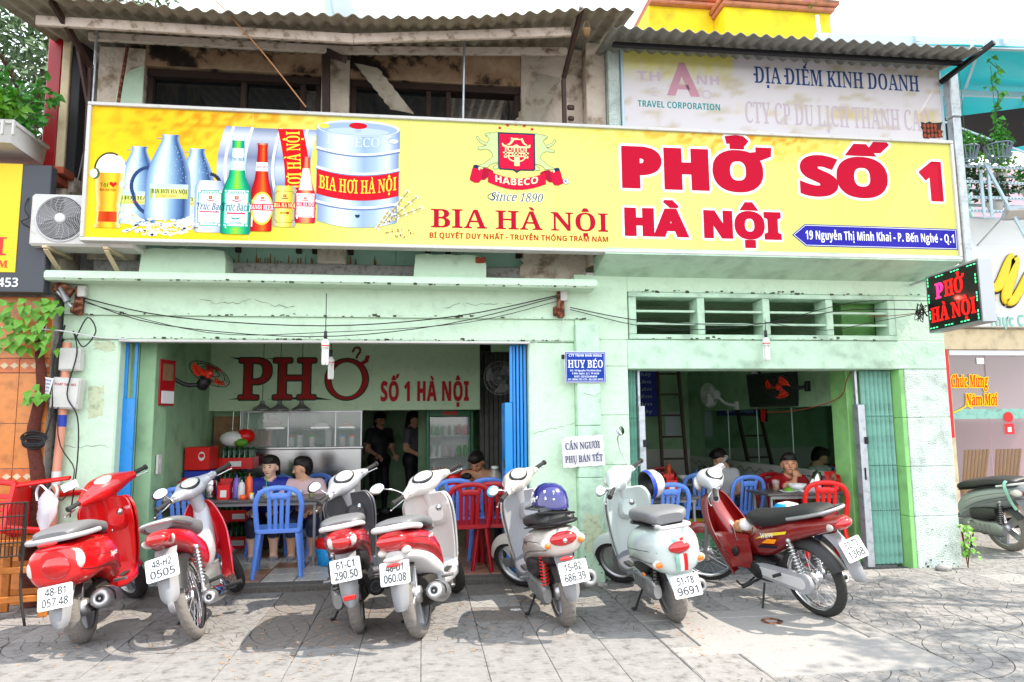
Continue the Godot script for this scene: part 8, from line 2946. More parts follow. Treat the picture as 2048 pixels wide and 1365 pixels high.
	var tl := thing("hanging_calendar","small red calendar on the right room's mirror wall","calendar",V(4.47,1.45,-2.2),-PI / 2)
	blk(tl, "card", "plastic_red", -0.06, 0.06, 0.0, 0.16, 0.0, 0.004, 0.0)
func flesh(bones: Array, cell: float, k: float) -> void:
	var lo := Vector3.ONE * 1e9
	var hi := -lo
	for b in bones:
		for e in [[b[0], b[2]], [b[1], b[3]]]:
			lo = lo.min(e[0] - Vector3.ONE * (e[1] + cell * 3))
			hi = hi.max(e[0] + Vector3.ONE * (e[1] + cell * 3))
	var n := Vector3i((hi - lo) / cell) + Vector3i.ONE * 2
	var total := n.x * n.y * n.z
	var f := PackedFloat32Array()
	f.resize(total)
	f.fill(9.0)
	var near := PackedFloat32Array()
	near.resize(total)
	near.fill(9.0)
	var col := PackedInt32Array()
	col.resize(total)
	var sy := n.x
	var sz := n.x * n.y
	for bi in bones.size():
		var b = bones[bi]
		var a: Vector3 = b[0]
		var ab: Vector3 = b[1] - b[0]
		var ra: float = b[2]
		var rb: float = b[3]
		var l2 := maxf(ab.length_squared(), 1e-9)
		var pad := maxf(ra, rb) + cell * 2.5
		var p0 := Vector3i(((a.min(b[1]) - Vector3.ONE * pad - lo) / cell).floor()).max(Vector3i.ZERO)
		var p1 := Vector3i(((a.max(b[1]) + Vector3.ONE * pad - lo) / cell).ceil()).min(n - Vector3i.ONE)
		for z in range(p0.z, p1.z + 1):
			for y in range(p0.y, p1.y + 1):
				var i := p0.x + y * sy + z * sz
				var p := lo + V(p0.x, y, z) * cell
				for x in range(p0.x, p1.x + 1):
					var t := clampf((p - a).dot(ab) / l2, 0.0, 1.0)
					var d := p.distance_to(a + ab * t) - lerpf(ra, rb, t)
					if d < pad:
						var o := f[i]
						if d < near[i]:
							near[i] = d
							col[i] = bi
						var h := maxf(k - absf(o - d), 0.0) / k
						f[i] = minf(o, d) - h * h * k * 0.25
					i += 1
					p.x += cell
	var idx := PackedInt32Array()
	idx.resize(total)
	idx.fill(-1)
	var vs := PackedVector3Array()
	var vc := PackedInt32Array()
	var corners := [0, 1, sy, sy + 1, sz, sz + 1, sz + sy, sz + sy + 1]
	var edges := [[0,1],[2,3],[4,5],[6,7],[0,2],[1,3],[4,6],[5,7],[0,4],[1,5],[2,6],[3,7]]
	for z in n.z - 1:
		for y in n.y - 1:
			for x in n.x - 1:
				var i := x + y * sy + z * sz
				var s0 := f[i] < 0.0
				if s0 == (f[i + 1] < 0.0) and s0 == (f[i + sy] < 0.0) and s0 == (f[i + sz] < 0.0) and s0 == (f[i + sy + 1] < 0.0) and s0 == (f[i + sz + 1] < 0.0) and s0 == (f[i + sz + sy] < 0.0) and s0 == (f[i + sz + sy + 1] < 0.0):
					continue
				var sum := Vector3.ZERO
				var cnt := 0
				for e in edges:
					var va := f[i + corners[e[0]]]
					var vb := f[i + corners[e[1]]]
					if (va < 0.0) != (vb < 0.0):
						var pa := V(e[0] & 1, (e[0] >> 1) & 1, e[0] >> 2)
						var pb := V(e[1] & 1, (e[1] >> 1) & 1, e[1] >> 2)
						sum += pa.lerp(pb, va / (va - vb))
						cnt += 1
				idx[i] = vs.size()
				vs.append(lo + (V(x, y, z) + sum / cnt) * cell)
				var best := i
				for c in corners:
					if near[i + c] < near[best]:
						best = i + c
				vc.append(col[best])
	smooth()
	for z in range(1, n.z - 1):
		for y in range(1, n.y - 1):
			for x in range(1, n.x - 1):
				var i := x + y * sy + z * sz
				var s0 := f[i] < 0.0
				for q in [[1, sy, sz], [sy, sz, 1], [sz, 1, sy]]:
					if s0 != (f[i + q[0]] < 0.0):
						var v := [idx[i], idx[i - q[1]], idx[i - q[1] - q[2]], idx[i - q[2]]]
						if v.min() < 0:
							continue
						if s0:
							v.reverse()
						for t in [0, 1, 2, 0, 2, 3]:
							st.set_color(bones[vc[v[t]]][4])
							st.add_vertex(vs[v[t]])
func lin(c: Color) -> Color:
	return c.srgb_to_linear()
func hand_bones(w: Vector3,d: Vector3,p: Vector3,side: float,curl: float,skin: Color) -> Array:
	var s := d.cross(p).normalized() * side
	var out := [[w,w + d * 0.045,0.024,0.03,skin],[w + d * 0.05 + s * 0.022,w + d * 0.05 - s * 0.022,0.022,0.02,skin]]
	for i in 4:
		var root := w + d * 0.075 + s * (0.03 - i * 0.02)
		var l: float = [0.062, 0.072, 0.068, 0.052][i]
		var k1 := root + (d * cos(curl * 0.6) + p * sin(curl * 0.6)) * l * 0.55
		var k2 := k1 + (d * cos(curl * 1.5) + p * sin(curl * 1.5)) * l * 0.5
		out.append([root, k1, 0.0095, 0.009, skin])
		out.append([k1, k2, 0.009, 0.0075, skin])
	var tr := w + d * 0.025 + s * 0.03
	var t1 := tr + (d * 0.6 + s * 0.7 + p * 0.3).normalized() * 0.04
	out.append([tr, t1, 0.012, 0.011, skin])
	out.append([t1, t1 + (d * 0.9 + p * 0.4).normalized() * 0.03, 0.0105, 0.009, skin])
	return out
func person(label: String,at: Vector3,turn: float,J: Dictionary,o: Dictionary) -> Node3D:
	var p := thing("person", label, "person", at, turn)
	var skin := lin(o.get("skin", Color(0.82, 0.62, 0.50)))
	var shirt := lin(o.shirt)
	var tr := lin(o.get("trousers", Color(0.18, 0.2, 0.27)))
	var sl := lin(o.shirt) if o.get("long", false) else skin
	var K: float = o.get("size", 1.0)
	var hd: Vector3 = J.head
	var look: Vector3 = (J.look as Vector3).normalized()
	var up: Vector3 = J.get("up", Vector3.UP)
	up = (up - look * up.dot(look)).normalized()
	var rt := look.cross(up).normalized()
	var B := []
	var chest: Vector3 = J.chest
	var hips: Vector3 = J.hips
	var side: Vector3 = ((J.sr as Vector3) - (J.sl as Vector3)).normalized()
	B.append([hips - side * 0.08 * K, hips + side * 0.08 * K, 0.115 * K, 0.115 * K, tr])
	B.append([hips + V(0, 0.06, 0), chest, 0.125 * K, 0.125 * K, shirt])
	B.append([chest - side * 0.07 * K, chest + side * 0.07 * K, 0.11 * K, 0.11 * K, shirt])
	B.append([(J.sl as Vector3) + side * 0.03,(J.sr as Vector3) - side * 0.03,0.066 * K,0.066 * K,shirt])
	var neck: Vector3 = ((J.sl as Vector3) + (J.sr as Vector3)) * 0.5 + V(0, 0.03, 0) * K
	B.append([neck, hd - up * 0.07 * K, 0.056 * K, 0.05 * K, skin])
	for a in [["sl", "el", "wl"], ["sr", "er", "wr"]]:
		var s: Vector3 = J[a[0]]
		var e: Vector3 = J[a[1]]
		var w: Vector3 = J[a[2]]
		B.append([s, s.lerp(e, 0.6), 0.056 * K, 0.05 * K, shirt])
		B.append([s.lerp(e, 0.6), e, 0.046 * K, 0.04 * K, sl])
		B.append([e, w, 0.04 * K, 0.027 * K, sl])
	if J.has("kl"):
		for a in [["kl", "al", -1.0], ["kr", "ar", 1.0]]:
			var h = hips + side * 0.09 * a[2] * K
			B.append([h, J[a[0]], 0.085 * K, 0.06 * K, tr])
			B.append([J[a[0]], (J[a[0]] as Vector3).lerp(J[a[1]], 0.3), 0.058 * K, 0.055 * K, tr])
			B.append([(J[a[0]] as Vector3).lerp(J[a[1]],0.3),J[a[1]],0.052 * K,0.036 * K,tr if o.get("long_trousers",true) else skin])
			var foot: Vector3 = J[a[1]] + V(0, -0.03, 0) + (J.get("toe", V(0, 0, 0.12)) as Vector3)
			B.append([(J[a[1]] as Vector3) + V(0,-0.02,0),foot,0.036 * K,0.03 * K,lin(o.get("shoe",Color(0.5,0.5,0.52)))])
	begin()
	ink(Color.WHITE)
	flesh(B, 0.017, 0.05 * K)
	var H := []
	H.append([hd + up * 0.035 * K - look * 0.012 * K,hd + up * 0.03 * K + look * 0.012 * K,0.083 * K,0.08 * K,skin])
	H.append([hd + up * 0.01 * K + look * 0.015 * K,hd - up * 0.05 * K + look * 0.03 * K,0.072 * K,0.05 * K,skin])
	H.append([hd - up * 0.06 * K + look * 0.055 * K,hd - up * 0.085 * K + look * 0.055 * K,0.03 * K,0.024 * K,skin])
	H.append([hd - up * 0.06 * K,hd - up * 0.13 * K - look * 0.015 * K,0.052 * K,0.05 * K,skin])
	H.append([hd + up * 0.01 * K + look * 0.088 * K,hd - up * 0.022 * K + look * 0.102 * K,0.009 * K,0.014 * K,skin])
	for s in [-1, 1]:
		H.append([hd + rt * 0.078 * K * s + up * 0.012 * K,hd + rt * 0.08 * K * s - up * 0.02 * K - look * 0.004,0.016 * K,0.012 * K,skin])
		H.append([hd + rt * 0.04 * K * s - up * 0.02 * K + look * 0.06 * K,hd + rt * 0.03 * K * s - up * 0.03 * K + look * 0.062 * K,0.024 * K,0.02 * K,skin])
	flesh(H, 0.0075, 0.02 * K)
	for a in [["wl", "el", -1.0, "pl"], ["wr", "er", 1.0, "pr"]]:
		var d: Vector3 = J.get("d" + a[0],((J[a[0]] as Vector3) - (J[a[1]] as Vector3)).normalized())
		var pf: Vector3 = J.get(a[3], V(0, -1, 0))
		pf = (pf - d * pf.dot(d)).normalized()
		flesh(hand_bones(J[a[0]],d.normalized(),pf,a[2],J.get("curl",0.7),skin),0.0065,0.012)
	done("body", "skin_vc", p)
	begin()
	for s in [-1, 1]:
		ball(hd + rt * 0.032 * K * s + up * 0.012 * K + look * 0.085 * K,V(0.012,0.006,0.008) * K,8,Basis(rt,up,look))
		box(hd + rt * 0.034 * K * s + up * 0.034 * K + look * 0.089 * K,V(0.036,0.007,0.006) * K,0.002,Basis(rt,up,look))
	var ff := done("eyes_and_brows", "hair", p)
	ff.set_meta("kind", "stuff")
	begin()
	ball(hd - up * 0.053 * K + look * 0.082 * K,V(0.024,0.007,0.008) * K,10,Basis(rt,up,look))
	done("mouth", mt("lips", Color(0.55, 0.25, 0.22), 0.5), p)
	begin()
	ink(Color.WHITE)
	var hc := lin(Color(0.05, 0.045, 0.045))
	var hr := []
	hr.append([hd + up * 0.05 * K - look * 0.025 * K,hd + up * 0.066 * K + look * 0.014 * K,0.089 * K,0.08 * K,hc])
	hr.append([hd + up * 0.0 * K - look * 0.04 * K,hd - up * 0.03 * K - look * 0.04 * K,0.072 * K,0.06 * K,hc])
	hr.append([hd + up * 0.104 * K + look * 0.04 * K - rt * 0.032,hd + up * 0.1 * K + look * 0.045 * K + rt * 0.03,0.029 * K,0.026 * K,hc])
	for i in 9:
		var u0 := -0.05 + i * 0.0125
		hr.append([hd + up * 0.105 * K + look * 0.06 * K + rt * u0,hd + up * (0.084 + 0.01 * sin(i * 2.1)) * K + look * 0.078 * K + rt * (u0 * 1.15 + 0.01),0.011 * K,0.006 * K,hc])
	for s in [-1, 1]:
		hr.append([hd + rt * 0.068 * K * s + up * 0.06 * K,hd + rt * 0.074 * K * s + up * 0.015 * K - look * 0.018,0.024 * K,0.018 * K,hc])
		if o.get("long_hair", false):
			hr.append([hd + rt * 0.072 * K * s + up * 0.04 * K - look * 0.01,hd + rt * 0.07 * K * s - up * 0.07 * K - look * 0.05,0.03 * K,0.02 * K,hc])
	if o.get("long_hair", false):
		hr.append([hd - look * 0.07 * K,hd - look * 0.10 * K - up * 0.14 * K,0.04 * K,0.03 * K,hc])
	flesh(hr, 0.009, 0.02)
	done("hair", "skin_vc", p)
	return p
func sitting(head: Vector3, lean: Vector3) -> Dictionary:
	var hips := V(head.x, 0.46, head.z) + lean
	var chest := hips.lerp(head, 0.52) + V(0, 0.0, -0.02)
	var sh := hips.lerp(head, 0.68) + V(0, 0, -0.01)
	return {"head": head,"look": V(0,-0.1,1),"hips": hips,"chest": chest,"sl": sh + V(-0.17,0,0),"sr": sh + V(0.17,0,0),"el": sh + V(-0.22,-0.22,0.1),"er": sh + V(0.22,-0.22,0.1),"wl": sh + V(-0.12,-0.25,0.3),"wr": sh + V(0.12,-0.25,0.3),
		"kl": hips + V(-0.11,0.0,0.38),"kr": hips + V(0.11,0.0,0.38),"al": hips + V(-0.11,-0.36,0.32),"ar": hips + V(0.11,-0.36,0.32)}
func make_people() -> void:
	var J := sitting(V(0, 1.02, 0), V(0, 0.0, -0.06))
	J.look = V(-0.25, -0.05, 1.0)
	person("woman with dark hair in a blue jacket sitting behind the long table",V(-1.655,-0.02,-1.5),0.0,J,{"shirt": Color(0.10,0.14,0.55),"long": true,"long_hair": true,"skin": Color(0.87,0.70,0.60),"trousers": Color(0.12,0.12,0.2),"long_trousers": false})
	J = sitting(V(0, 1.0, 0), V(0.06, 0.0, -0.04))
	J.look = V(-1.0, -0.12, 0.25)
	J.er = J.sr + V(0.1, -0.24, 0.1)
	J.wl = J.sl + V(0.0, -0.12, 0.26)
	J.el = J.sl + V(-0.14, -0.24, 0.12)
	J["dwl"] = V(0.3, 0.3, 0.5).normalized()
	J["curl"] = 1.3
	person("man in a pale pink shirt turned towards the woman in blue",V(-1.31,-0.02,-1.5),0.0,J,{"shirt": Color(0.84,0.70,0.72),"trousers": Color(0.15,0.16,0.28),"long_trousers": false})
	J = sitting(V(0, 0.97, 0), V(0.1, 0.02, -0.1))
	J.look = V(-0.45, -0.65, 0.8)
	J.wl = J.sl + V(0.02, -0.3, 0.22)
	J.wr = J.sr + V(-0.2, -0.32, 0.24)
	person("bare-chested man bending over a baby behind the red chairs",V(0.64,0.04,-1.66),0.0,J,{"shirt": Color(0.76,0.54,0.42),"skin": Color(0.76,0.54,0.42)})
	J = sitting(V(0, 0.78, 0), V(0, 0, -0.03))
	J.hips = V(0, 0.56, -0.02)
	J.chest = V(0, 0.64, -0.01)
	J.sl = V(-0.07, 0.68, 0)
	J.sr = V(0.07, 0.68, 0)
	J.el = V(-0.1, 0.6, 0.04)
	J.er = V(0.1, 0.6, 0.04)
	J.wl = V(-0.07, 0.57, 0.12)
	J.wr = V(0.07, 0.57, 0.12)
	for k in ["kl", "kr", "al", "ar"]:
		J.erase(k)
	J.look = V(-0.2, -0.1, 1)
	person("baby in grey held on the bare-chested man's lap",V(0.51,0.03,-1.52),0.0,J,{"shirt": Color(0.35,0.38,0.45),"size": 0.66,"skin": Color(0.72,0.51,0.40)})
	J = sitting(V(0, 1.02, 0), V(0, 0.0, -0.05))
	J.look = V(-0.35, 0.12, 1.0)
	J.el = V(-0.13, 0.78, 0.3)
	J.wl = V(-0.02, 0.90, 0.15)
	J["dwl"] = V(0.35, 0.6, -0.35).normalized()
	J["pl"] = V(0.3, 0.3, -0.6)
	J.er = J.sr + V(0.08, -0.22, 0.16)
	J.wr = J.sr + V(0.0, -0.16, 0.34)
	J["curl"] = 1.4
	person("man in a red shirt resting his chin on his hand at the granite table",V(4.13,-0.06,-0.98),0.0,J,{"shirt": Color(0.60,0.03,0.08),"skin": Color(0.80,0.57,0.44),"trousers": Color(0.16,0.18,0.26)})
	J = sitting(V(0, 1.02, 0), V(0.02, 0.0, -0.05))
	J.look = V(-0.75, -0.55, 0.6)
	J.el = J.sl + V(-0.12, -0.22, 0.1)
	J.wl = J.sl + V(-0.1, -0.3, 0.3)
	person("man in a white shirt and jeans looking down, deeper in the right room",V(3.8,-0.04,-2.1),-0.45,J,{"shirt": Color(0.80,0.80,0.82),"trousers": Color(0.22,0.32,0.52)})
	for q in [["person in dark clothes standing in the dark doorway, farther from the fridge",V(-0.68,0.06,-4.9),0.6,Color(0.12,0.12,0.14),0.97],["woman in a patterned grey top standing in the dark next to the fridge",V(-0.16,0.06,-4.6),1.2,Color(0.36,0.34,0.38),0.94]]:
		var S := {"head": V(0,1.48,0.02),"look": V(0,-0.15,1),"hips": V(0,0.86,0),"chest": V(0,1.16,0),"sl": V(-0.18,1.30,0),"sr": V(0.18,1.30,0),"el": V(-0.23,1.04,0.0),"er": V(0.23,1.04,0.0),"wl": V(-0.16,0.94,0.2),"wr": V(0.16,0.94,0.2),"kl": V(-0.1,0.46,0.02),"kr": V(0.1,0.46,0.02),"al": V(-0.1,0.07,0),"ar": V(0.1,0.07,0)}
		person(q[0],q[1] - V(0,0.02,0),q[2],S,{"shirt": q[3],"long_hair": true,"trousers": Color(0.1,0.1,0.12)})
func cfl_lamp(label: String, at: Vector3, drop: float, k := 1.0) -> void:
	var l := thing("hanging_bulb", label, "lamp", at, 0.0, "hanging lamps over the openings")
	begin()
	rod(V(0, 0.0, 0), V(0, drop, 0), 0.004, 5)
	done("cord", "cable", l)
	begin()
	lathe([W(0,0.02),W(0.014,0.02),W(0.016,-0.05 * k),W(0,-0.05 * k)],Transform3D(),14)
	done("holder", "black_plastic", l)
	begin()
	lathe([W(0.016,-0.05 * k),W(0.034 * k,-0.08 * k),W(0.036 * k,-0.13 * k),W(0,-0.13 * k)],Transform3D(),16)
	done("base", "cfl", l)
	begin()
	lathe([W(0.0365 * k, -0.105 * k), W(0.037 * k, -0.115 * k)], Transform3D(), 16)
	done("red_band", "plastic_red", l)
	for i in 4:
		begin()
		var a := TAU * i / 4 + 0.4
		var c := V(cos(a) * 0.02 * k, 0, sin(a) * 0.02 * k)
		tube(cr([c + V(0.007 * k,-0.13 * k,0),c + V(0.007 * k,-0.26 * k,0),c + V(0,-0.275 * k,0),c + V(-0.007 * k,-0.26 * k,0),c + V(-0.007 * k,-0.13 * k,0)],3),0.0062 * k,6)
		done("tube", "cfl", l)
func make_details() -> void:
	var rng := RandomNumberGenerator.new()
	rng.seed = 63
	var ac := thing("air_conditioner","beige outdoor air conditioner unit on brackets beside the billboard","air conditioner",V(-3.29,2.985,0.28))
	begin()
	box(V(0.42, 0.225, -0.02), V(0.84, 0.45, 0.28), 0.02)
	done("casing", "white_dirty", ac)
	var face := Transform3D(Basis(V(1,0,0),V(0,0,1),V(0,-1,0)),V(0.245,0.235,0.122))
	begin()
	lathe([W(0.205, 0.0), W(0.205, 0.006), W(0.19, 0.006), W(0.188, 0.0)], face, 40)
	done("grille_ring", "plastic_pale", ac)
	begin()
	plate(oval(W(0, 0), 0.187, 0.187, 40), 0.003, at_(V(0.245, 0.235, 0.121)))
	done("fan_well", "black_plastic", ac)
	for i in 3:
		begin()
		var g := []
		for j in 4:
			var row := PackedVector3Array()
			for k in 5:
				var a := TAU * i / 3 + k * 0.28 + j * 0.12
				var r := lerpf(0.04, 0.175, j / 3.0)
				row.append(V(0.245 + cos(a) * r, 0.235 + sin(a) * r, 0.127 + k * 0.002))
			g.append(row)
		sheet(g, 0.002)
		done("fan_blade", "grey_plastic", ac)
	begin()
	for i in 11:
		var r := 0.05 + i * 0.0138
		lathe([W(r - 0.0016, 0.018), W(r, 0.0205), W(r + 0.0016, 0.018)], face, 36)
	for i in 18:
		var a := TAU * i / 18
		tube([face * V(cos(a) * 0.04,0.019,sin(a) * 0.04),face * V(cos(a + 0.2) * 0.12,0.021,sin(a + 0.2) * 0.12),face * V(cos(a + 0.45) * 0.19,0.012,sin(a + 0.45) * 0.19)],0.0016,3,false)
	done("wire_guard", "plastic_pale", ac)
	begin()
	lathe([W(0, 0.03), W(0.035, 0.027), W(0.042, 0.018), W(0.042, 0.01)], face, 20)
	done("hub_cap", "white", ac)
	for x in [0.14, 0.62]:
		begin()
		bar(V(x, -0.012, 0.14), V(x, -0.012, -0.3), 0.04, 0.022, 0.002)
		bar(V(x, -0.03, 0.12), V(x, -0.16, -0.12), 0.035, 0.02, 0.002)
		done("bracket", "cream", ac)
	begin()
	tube(cr([V(-0.01,0.4,-0.02),V(-0.07,0.44,0.02),V(-0.08,0.33,0.05),V(-0.05,0.26,0.04),V(-0.1,0.22,0.05),V(-0.05,0.18,0.02),V(0.0,0.2,0.0)],5),0.005,5)
	done("wire_loop", "cable", ac)
	cfl_lamp("white tube lamp hanging nearer the street over the left opening",V(-0.855,2.27,0.28),0.36,1.0)
	cfl_lamp("white tube lamp hanging just inside the left opening behind the other",V(-0.885,2.17,-0.36),0.5,0.95)
	cfl_lamp("white tube lamp hanging under the vent of the right opening",V(3.36,2.33,0.12),0.13,1.0)
	cable("front_cable","upper sagging black cable across the left bay",[V(-2.99,2.6,0.09),V(-2.2,2.43,0.11),V(-0.9,2.36,0.12),V(0.3,2.46,0.12),V(1.3,2.68,0.1)],0.0055,"cable")
	cable("front_cable","lower sagging black cable across the left bay",[V(-2.99,2.58,0.1),V(-2.3,2.36,0.11),V(-1.0,2.26,0.12),V(0.2,2.38,0.13),V(1.28,2.66,0.11)],0.0045,"cable")
	cable("front_cable","thin black cable drooping lowest across the left bay",[V(-2.98,2.56,0.1),V(-1.9,2.29,0.13),V(-0.85,2.28,0.28),V(0.4,2.40,0.12),V(1.28,2.62,0.1)],0.0035,"cable")
	cable("front_cable","upper black cable running from the junction box over the vent",[V(1.4,2.56,0.1),V(2.2,2.43,0.1),V(3.36,2.42,0.12),V(4.2,2.56,0.12),V(4.85,2.52,0.45)],0.005,"cable")
	cable("front_cable","lower black cable running from the junction box over the vent",[V(1.4,2.54,0.1),V(2.3,2.36,0.1),V(3.3,2.41,0.13),V(4.3,2.64,0.12),V(4.86,2.6,0.5)],0.004,"cable")
	cable("front_cable","thin black cable drooping in front of the vent's right end",[V(3.36,2.43,0.13),V(4.0,2.36,0.1),V(4.5,2.44,0.12),V(4.86,2.5,0.5)],0.0035,"cable")
	cable("front_cable","reddish wire from the vent to the LED sign",[V(4.5,2.51,0.06),V(4.7,2.5,0.2),V(4.87,2.5,0.5)],0.0035,"cable_red")
	cable("front_cable","white wire from the junction box down to the blue plaque",[V(1.38,2.6,0.08),V(1.33,2.4,0.09),V(1.32,2.1,0.12)],0.003,"cable_white")
	cable("front_cable","white wire looping from the junction box to the blue doors",[V(1.39,2.56,0.09),V(1.34,2.38,0.1),V(1.15,2.26,0.08),V(1.0,2.2,0.05)],0.003,"cable_white")
	cable("inner_cable","brown wire hanging down inside the right opening",[V(4.62,2.2,-0.25),V(4.45,1.9,-0.27),V(4.42,1.7,-0.4),V(4.2,1.58,-0.8),V(3.95,1.56,-1.2)],0.005,"cable_red")
	cable("roof_cable","brown cord slanting across the upper window to the billboard",[V(-1.75,5.02,0.85),V(-1.4,4.7,0.6),V(-1.05,4.3,0.42)],0.006,"cardboard")
	cable("wall_cable","thin grey cable down the plaster beside the air conditioner",[V(-2.98,4.35,0.0),V(-3.06,4.05,0.02),V(-3.1,3.7,0.04),V(-3.14,3.44,0.1)],0.006,"grey_plastic")
	for q in [[1.31,2.62,"rusty junction box with wires at the top of the middle pier"],[-3.0,2.60,"rusty junction box under the left end of the ledge"]]:
		var j := thing("junction_box",q[2],"junction box",V(q[0],q[1],0.06),0.0,"rusty junction boxes")
		blk(j, "tube", "rust", -0.035, 0.035, -0.16, 0.1, 0.0, 0.06, 0.012)
		blk(j, "cover", "white_dirty", -0.005, 0.06, 0.0, 0.1, 0.02, 0.075, 0.006)
		blk(j, "clamp", "rust", -0.07, -0.036, -0.14, -0.05, 0.0, 0.04, 0.006)
	var bs := thing("broken_sconce","broken rusty lamp fitting under the ledge at the left corner","lamp",V(-3.12,2.66,0.12),0.3)
	begin()
	box(V(0, 0, 0), V(0.14, 0.1, 0.12), 0.01, Basis(Vector3.BACK, -0.5))
	done("housing", "rust", bs)
	begin()
	rod(V(-0.04, -0.03, 0.06), V(0.08, -0.16, 0.09), 0.012, 6)
	done("tube", "galv", bs)
	begin()
	rod(V(-0.02, 0.0, 0.07), V(0.05, -0.12, 0.1), 0.02, 8, 0.03)
	done("socket", "alu_dull", bs)
	var m1 := thing("meter_box","upper small grey meter box on the left corner","meter box",V(-3.04,1.95,0.03),0.0,"meter boxes")
	blk(m1, "box", "white_dirty", -0.085, 0.085, 0.0, 0.2, 0.0, 0.09, 0.008)
	blk(m1, "lid", "white_dirty", -0.078, 0.078, 0.012, 0.19, 0.0905, 0.1, 0.004)
	var m2 := thing("meter_box","lower white meter box with red numbers on the left corner","meter box",V(-3.06,1.62,0.03),0.0,"meter boxes")
	m2.rotation.z = -0.06
	blk(m2, "box", "white_dirty", -0.115, 0.115, 0.0, 0.27, 0.0, 0.1, 0.008)
	blk(m2, "lid", "white_dirty", -0.108, 0.108, 0.012, 0.26, 0.1005, 0.112, 0.004)
	ink_begin()
	words("PO47 146 HO", "sans_bold", W(-0.085, 0.2), 0.17, 0.022, 0.114, C(0xa83038))
	done("stencil", "print_matt", m2)
	for y in [0.05, 0.13, 0.2]:
		blk(m2, "latch", "galv", -0.13, -0.116, y, y + 0.03, 0.05, 0.09, 0.003)
	var nt := thing("paper_tag","tilted white card with blue stamped words on the meter boxes","card",V(-3.245,1.76,0.16))
	nt.rotation.z = -0.2
	blk(nt, "card", "paper", 0.0, 0.085, 0.0, 0.14, 0.0, 0.003, 0.0)
	ink_begin()
	for i in 4:
		words(["KHOAN","CUT 0903","01 86","75 21"][i],"sans_bold",W(0.012,0.108 - i * 0.03),0.06,0.016,0.0045,C(0x4a5a9a))
	done("stamp", "print_matt", nt)
	var pp := thing("drain_pipe","salmon coloured drain pipe with a blue label on the left corner","pipe",V(-3.09,0,0.07))
	begin()
	tube(cr([V(0.0,2.2,0),V(0.0,1.6,0),V(-0.02,0.9,0),V(-0.02,0.0,0)],4),0.035,14)
	done("pipe", "pipe_salmon", pp)
	begin()
	lathe([W(0.0362, 0.0), W(0.0362, 0.1)], at_(V(0.0, 1.47, 0)), 14)
	done("label_band", "mat_blue", pp)
	begin()
	lathe([W(0.037, 0.0), W(0.037, 0.11)], at_(V(-0.016, 0.98, 0)), 14)
	done("label_band", "white", pp)
	var n := 0
	for q in [[[V(-3.1,2.35,0.1),V(-3.16,2.0,0.13),V(-3.14,1.6,0.14),V(-3.2,1.3,0.16),V(-3.24,1.36,0.18)],0.009,"thick black cable hanging at the left corner above the coil"],[[V(-3.03,2.3,0.1),V(-2.97,2.1,0.14),V(-3.02,1.75,0.16),V(-2.93,1.55,0.15),V(-2.93,1.2,0.1),V(-2.98,0.7,0.06)],0.006,"black cable looping in front of the white meter box"],[[V(-3.0,2.25,0.1),V(-2.92,2.42,0.1),V(-2.85,2.3,0.09),V(-2.94,2.16,0.1),V(-3.02,2.28,0.1)],0.006,"loop of black cable above the meter boxes"],[[V(-3.12,2.2,0.1),V(-3.08,1.4,0.14),V(-2.95,1.1,0.1),V(-3.03,0.85,0.1),V(-3.12,0.95,0.12)],0.005,"thin black cable curling beside the salmon pipe"],[[V(-3.5,2.3,0.3),V(-3.1,2.29,0.2),V(-2.8,2.24,0.12),V(-2.6,2.24,0.06)],0.006,"white cable crossing from the climbing plant to the blue door"]]:
		cable("corner_cable", q[2], q[0], q[1], "cable" if n < 4 else "cable_white")
		n += 1
	var co := thing("cable_coil","coil of black cable hanging in front of the orange tiles","cable",V(-3.24,1.36,0.2))
	begin()
	for i in 7:
		var pts := []
		for k in 25:
			var a := TAU * k / 24
			pts.append(V(cos(a) * (0.085 + 0.006 * (i % 3)),sin(a) * (0.045 + 0.004 * (i % 2)) + (i - 3) * 0.01,sin(a + i) * 0.012))
		tube(pts, 0.006, 5, false)
	var cl := done("turns", "cable", co)
	cl.set_meta("kind", "stuff")
	var cp := thing("conduit","thin grey conduit on the orange tiled pier","pipe",V(-3.28,0,0.12))
	begin()
	rod(V(0, 0.6, 0), V(0.03, 2.35, 0), 0.011, 8)
	done("tube", "galv", cp)
	var rc := plastic_chair("plastic_chair","red plastic chair lying on its side on the wooden stool at the left edge","plastic_red",V(-2.84,0.78,0.28),0.0,"red plastic chairs")
	rc.basis = Basis(V(0, 0, 1), 1.571) * Basis(Vector3.UP, 0.35)
	var stl := thing("wooden_stool","orange wooden stool under the red chair at the left edge","stool",V(-3.12,0,0.42),0.2)
	blk(stl, "seat", "wood_orange", -0.2, 0.2, 0.55, 0.59, -0.17, 0.17)
	for x in [-0.17, 0.17]:
		for z in [-0.14, 0.14]:
			blk(stl, "leg", "wood_orange", x - 0.03, x + 0.03, 0.0, 0.55, z - 0.02, z + 0.02)
	for y in [0.12, 0.34]:
		blk(stl, "rail", "wood_orange", -0.14, 0.14, y, y + 0.05, 0.13, 0.15)
		blk(stl, "rail", "wood_orange", -0.14, 0.14, y, y + 0.05, -0.15, -0.13)
	var rk := thing("wire_rack","black wire rack on bent legs at the left edge","rack",V(-3.18,0,0.78),0.5)
	begin()
	for i in 17:
		rod(V(-0.2 + i * 0.025, 0.5, 0.0), V(-0.2 + i * 0.025, 0.9, 0.05), 0.004, 4)
	for i in 5:
		rod(V(-0.2,0.5 + i * 0.1,0.0 + i * 0.0125),V(0.2,0.5 + i * 0.1,0.0 + i * 0.0125),0.006,5)
	done("mesh", "iron", rk)
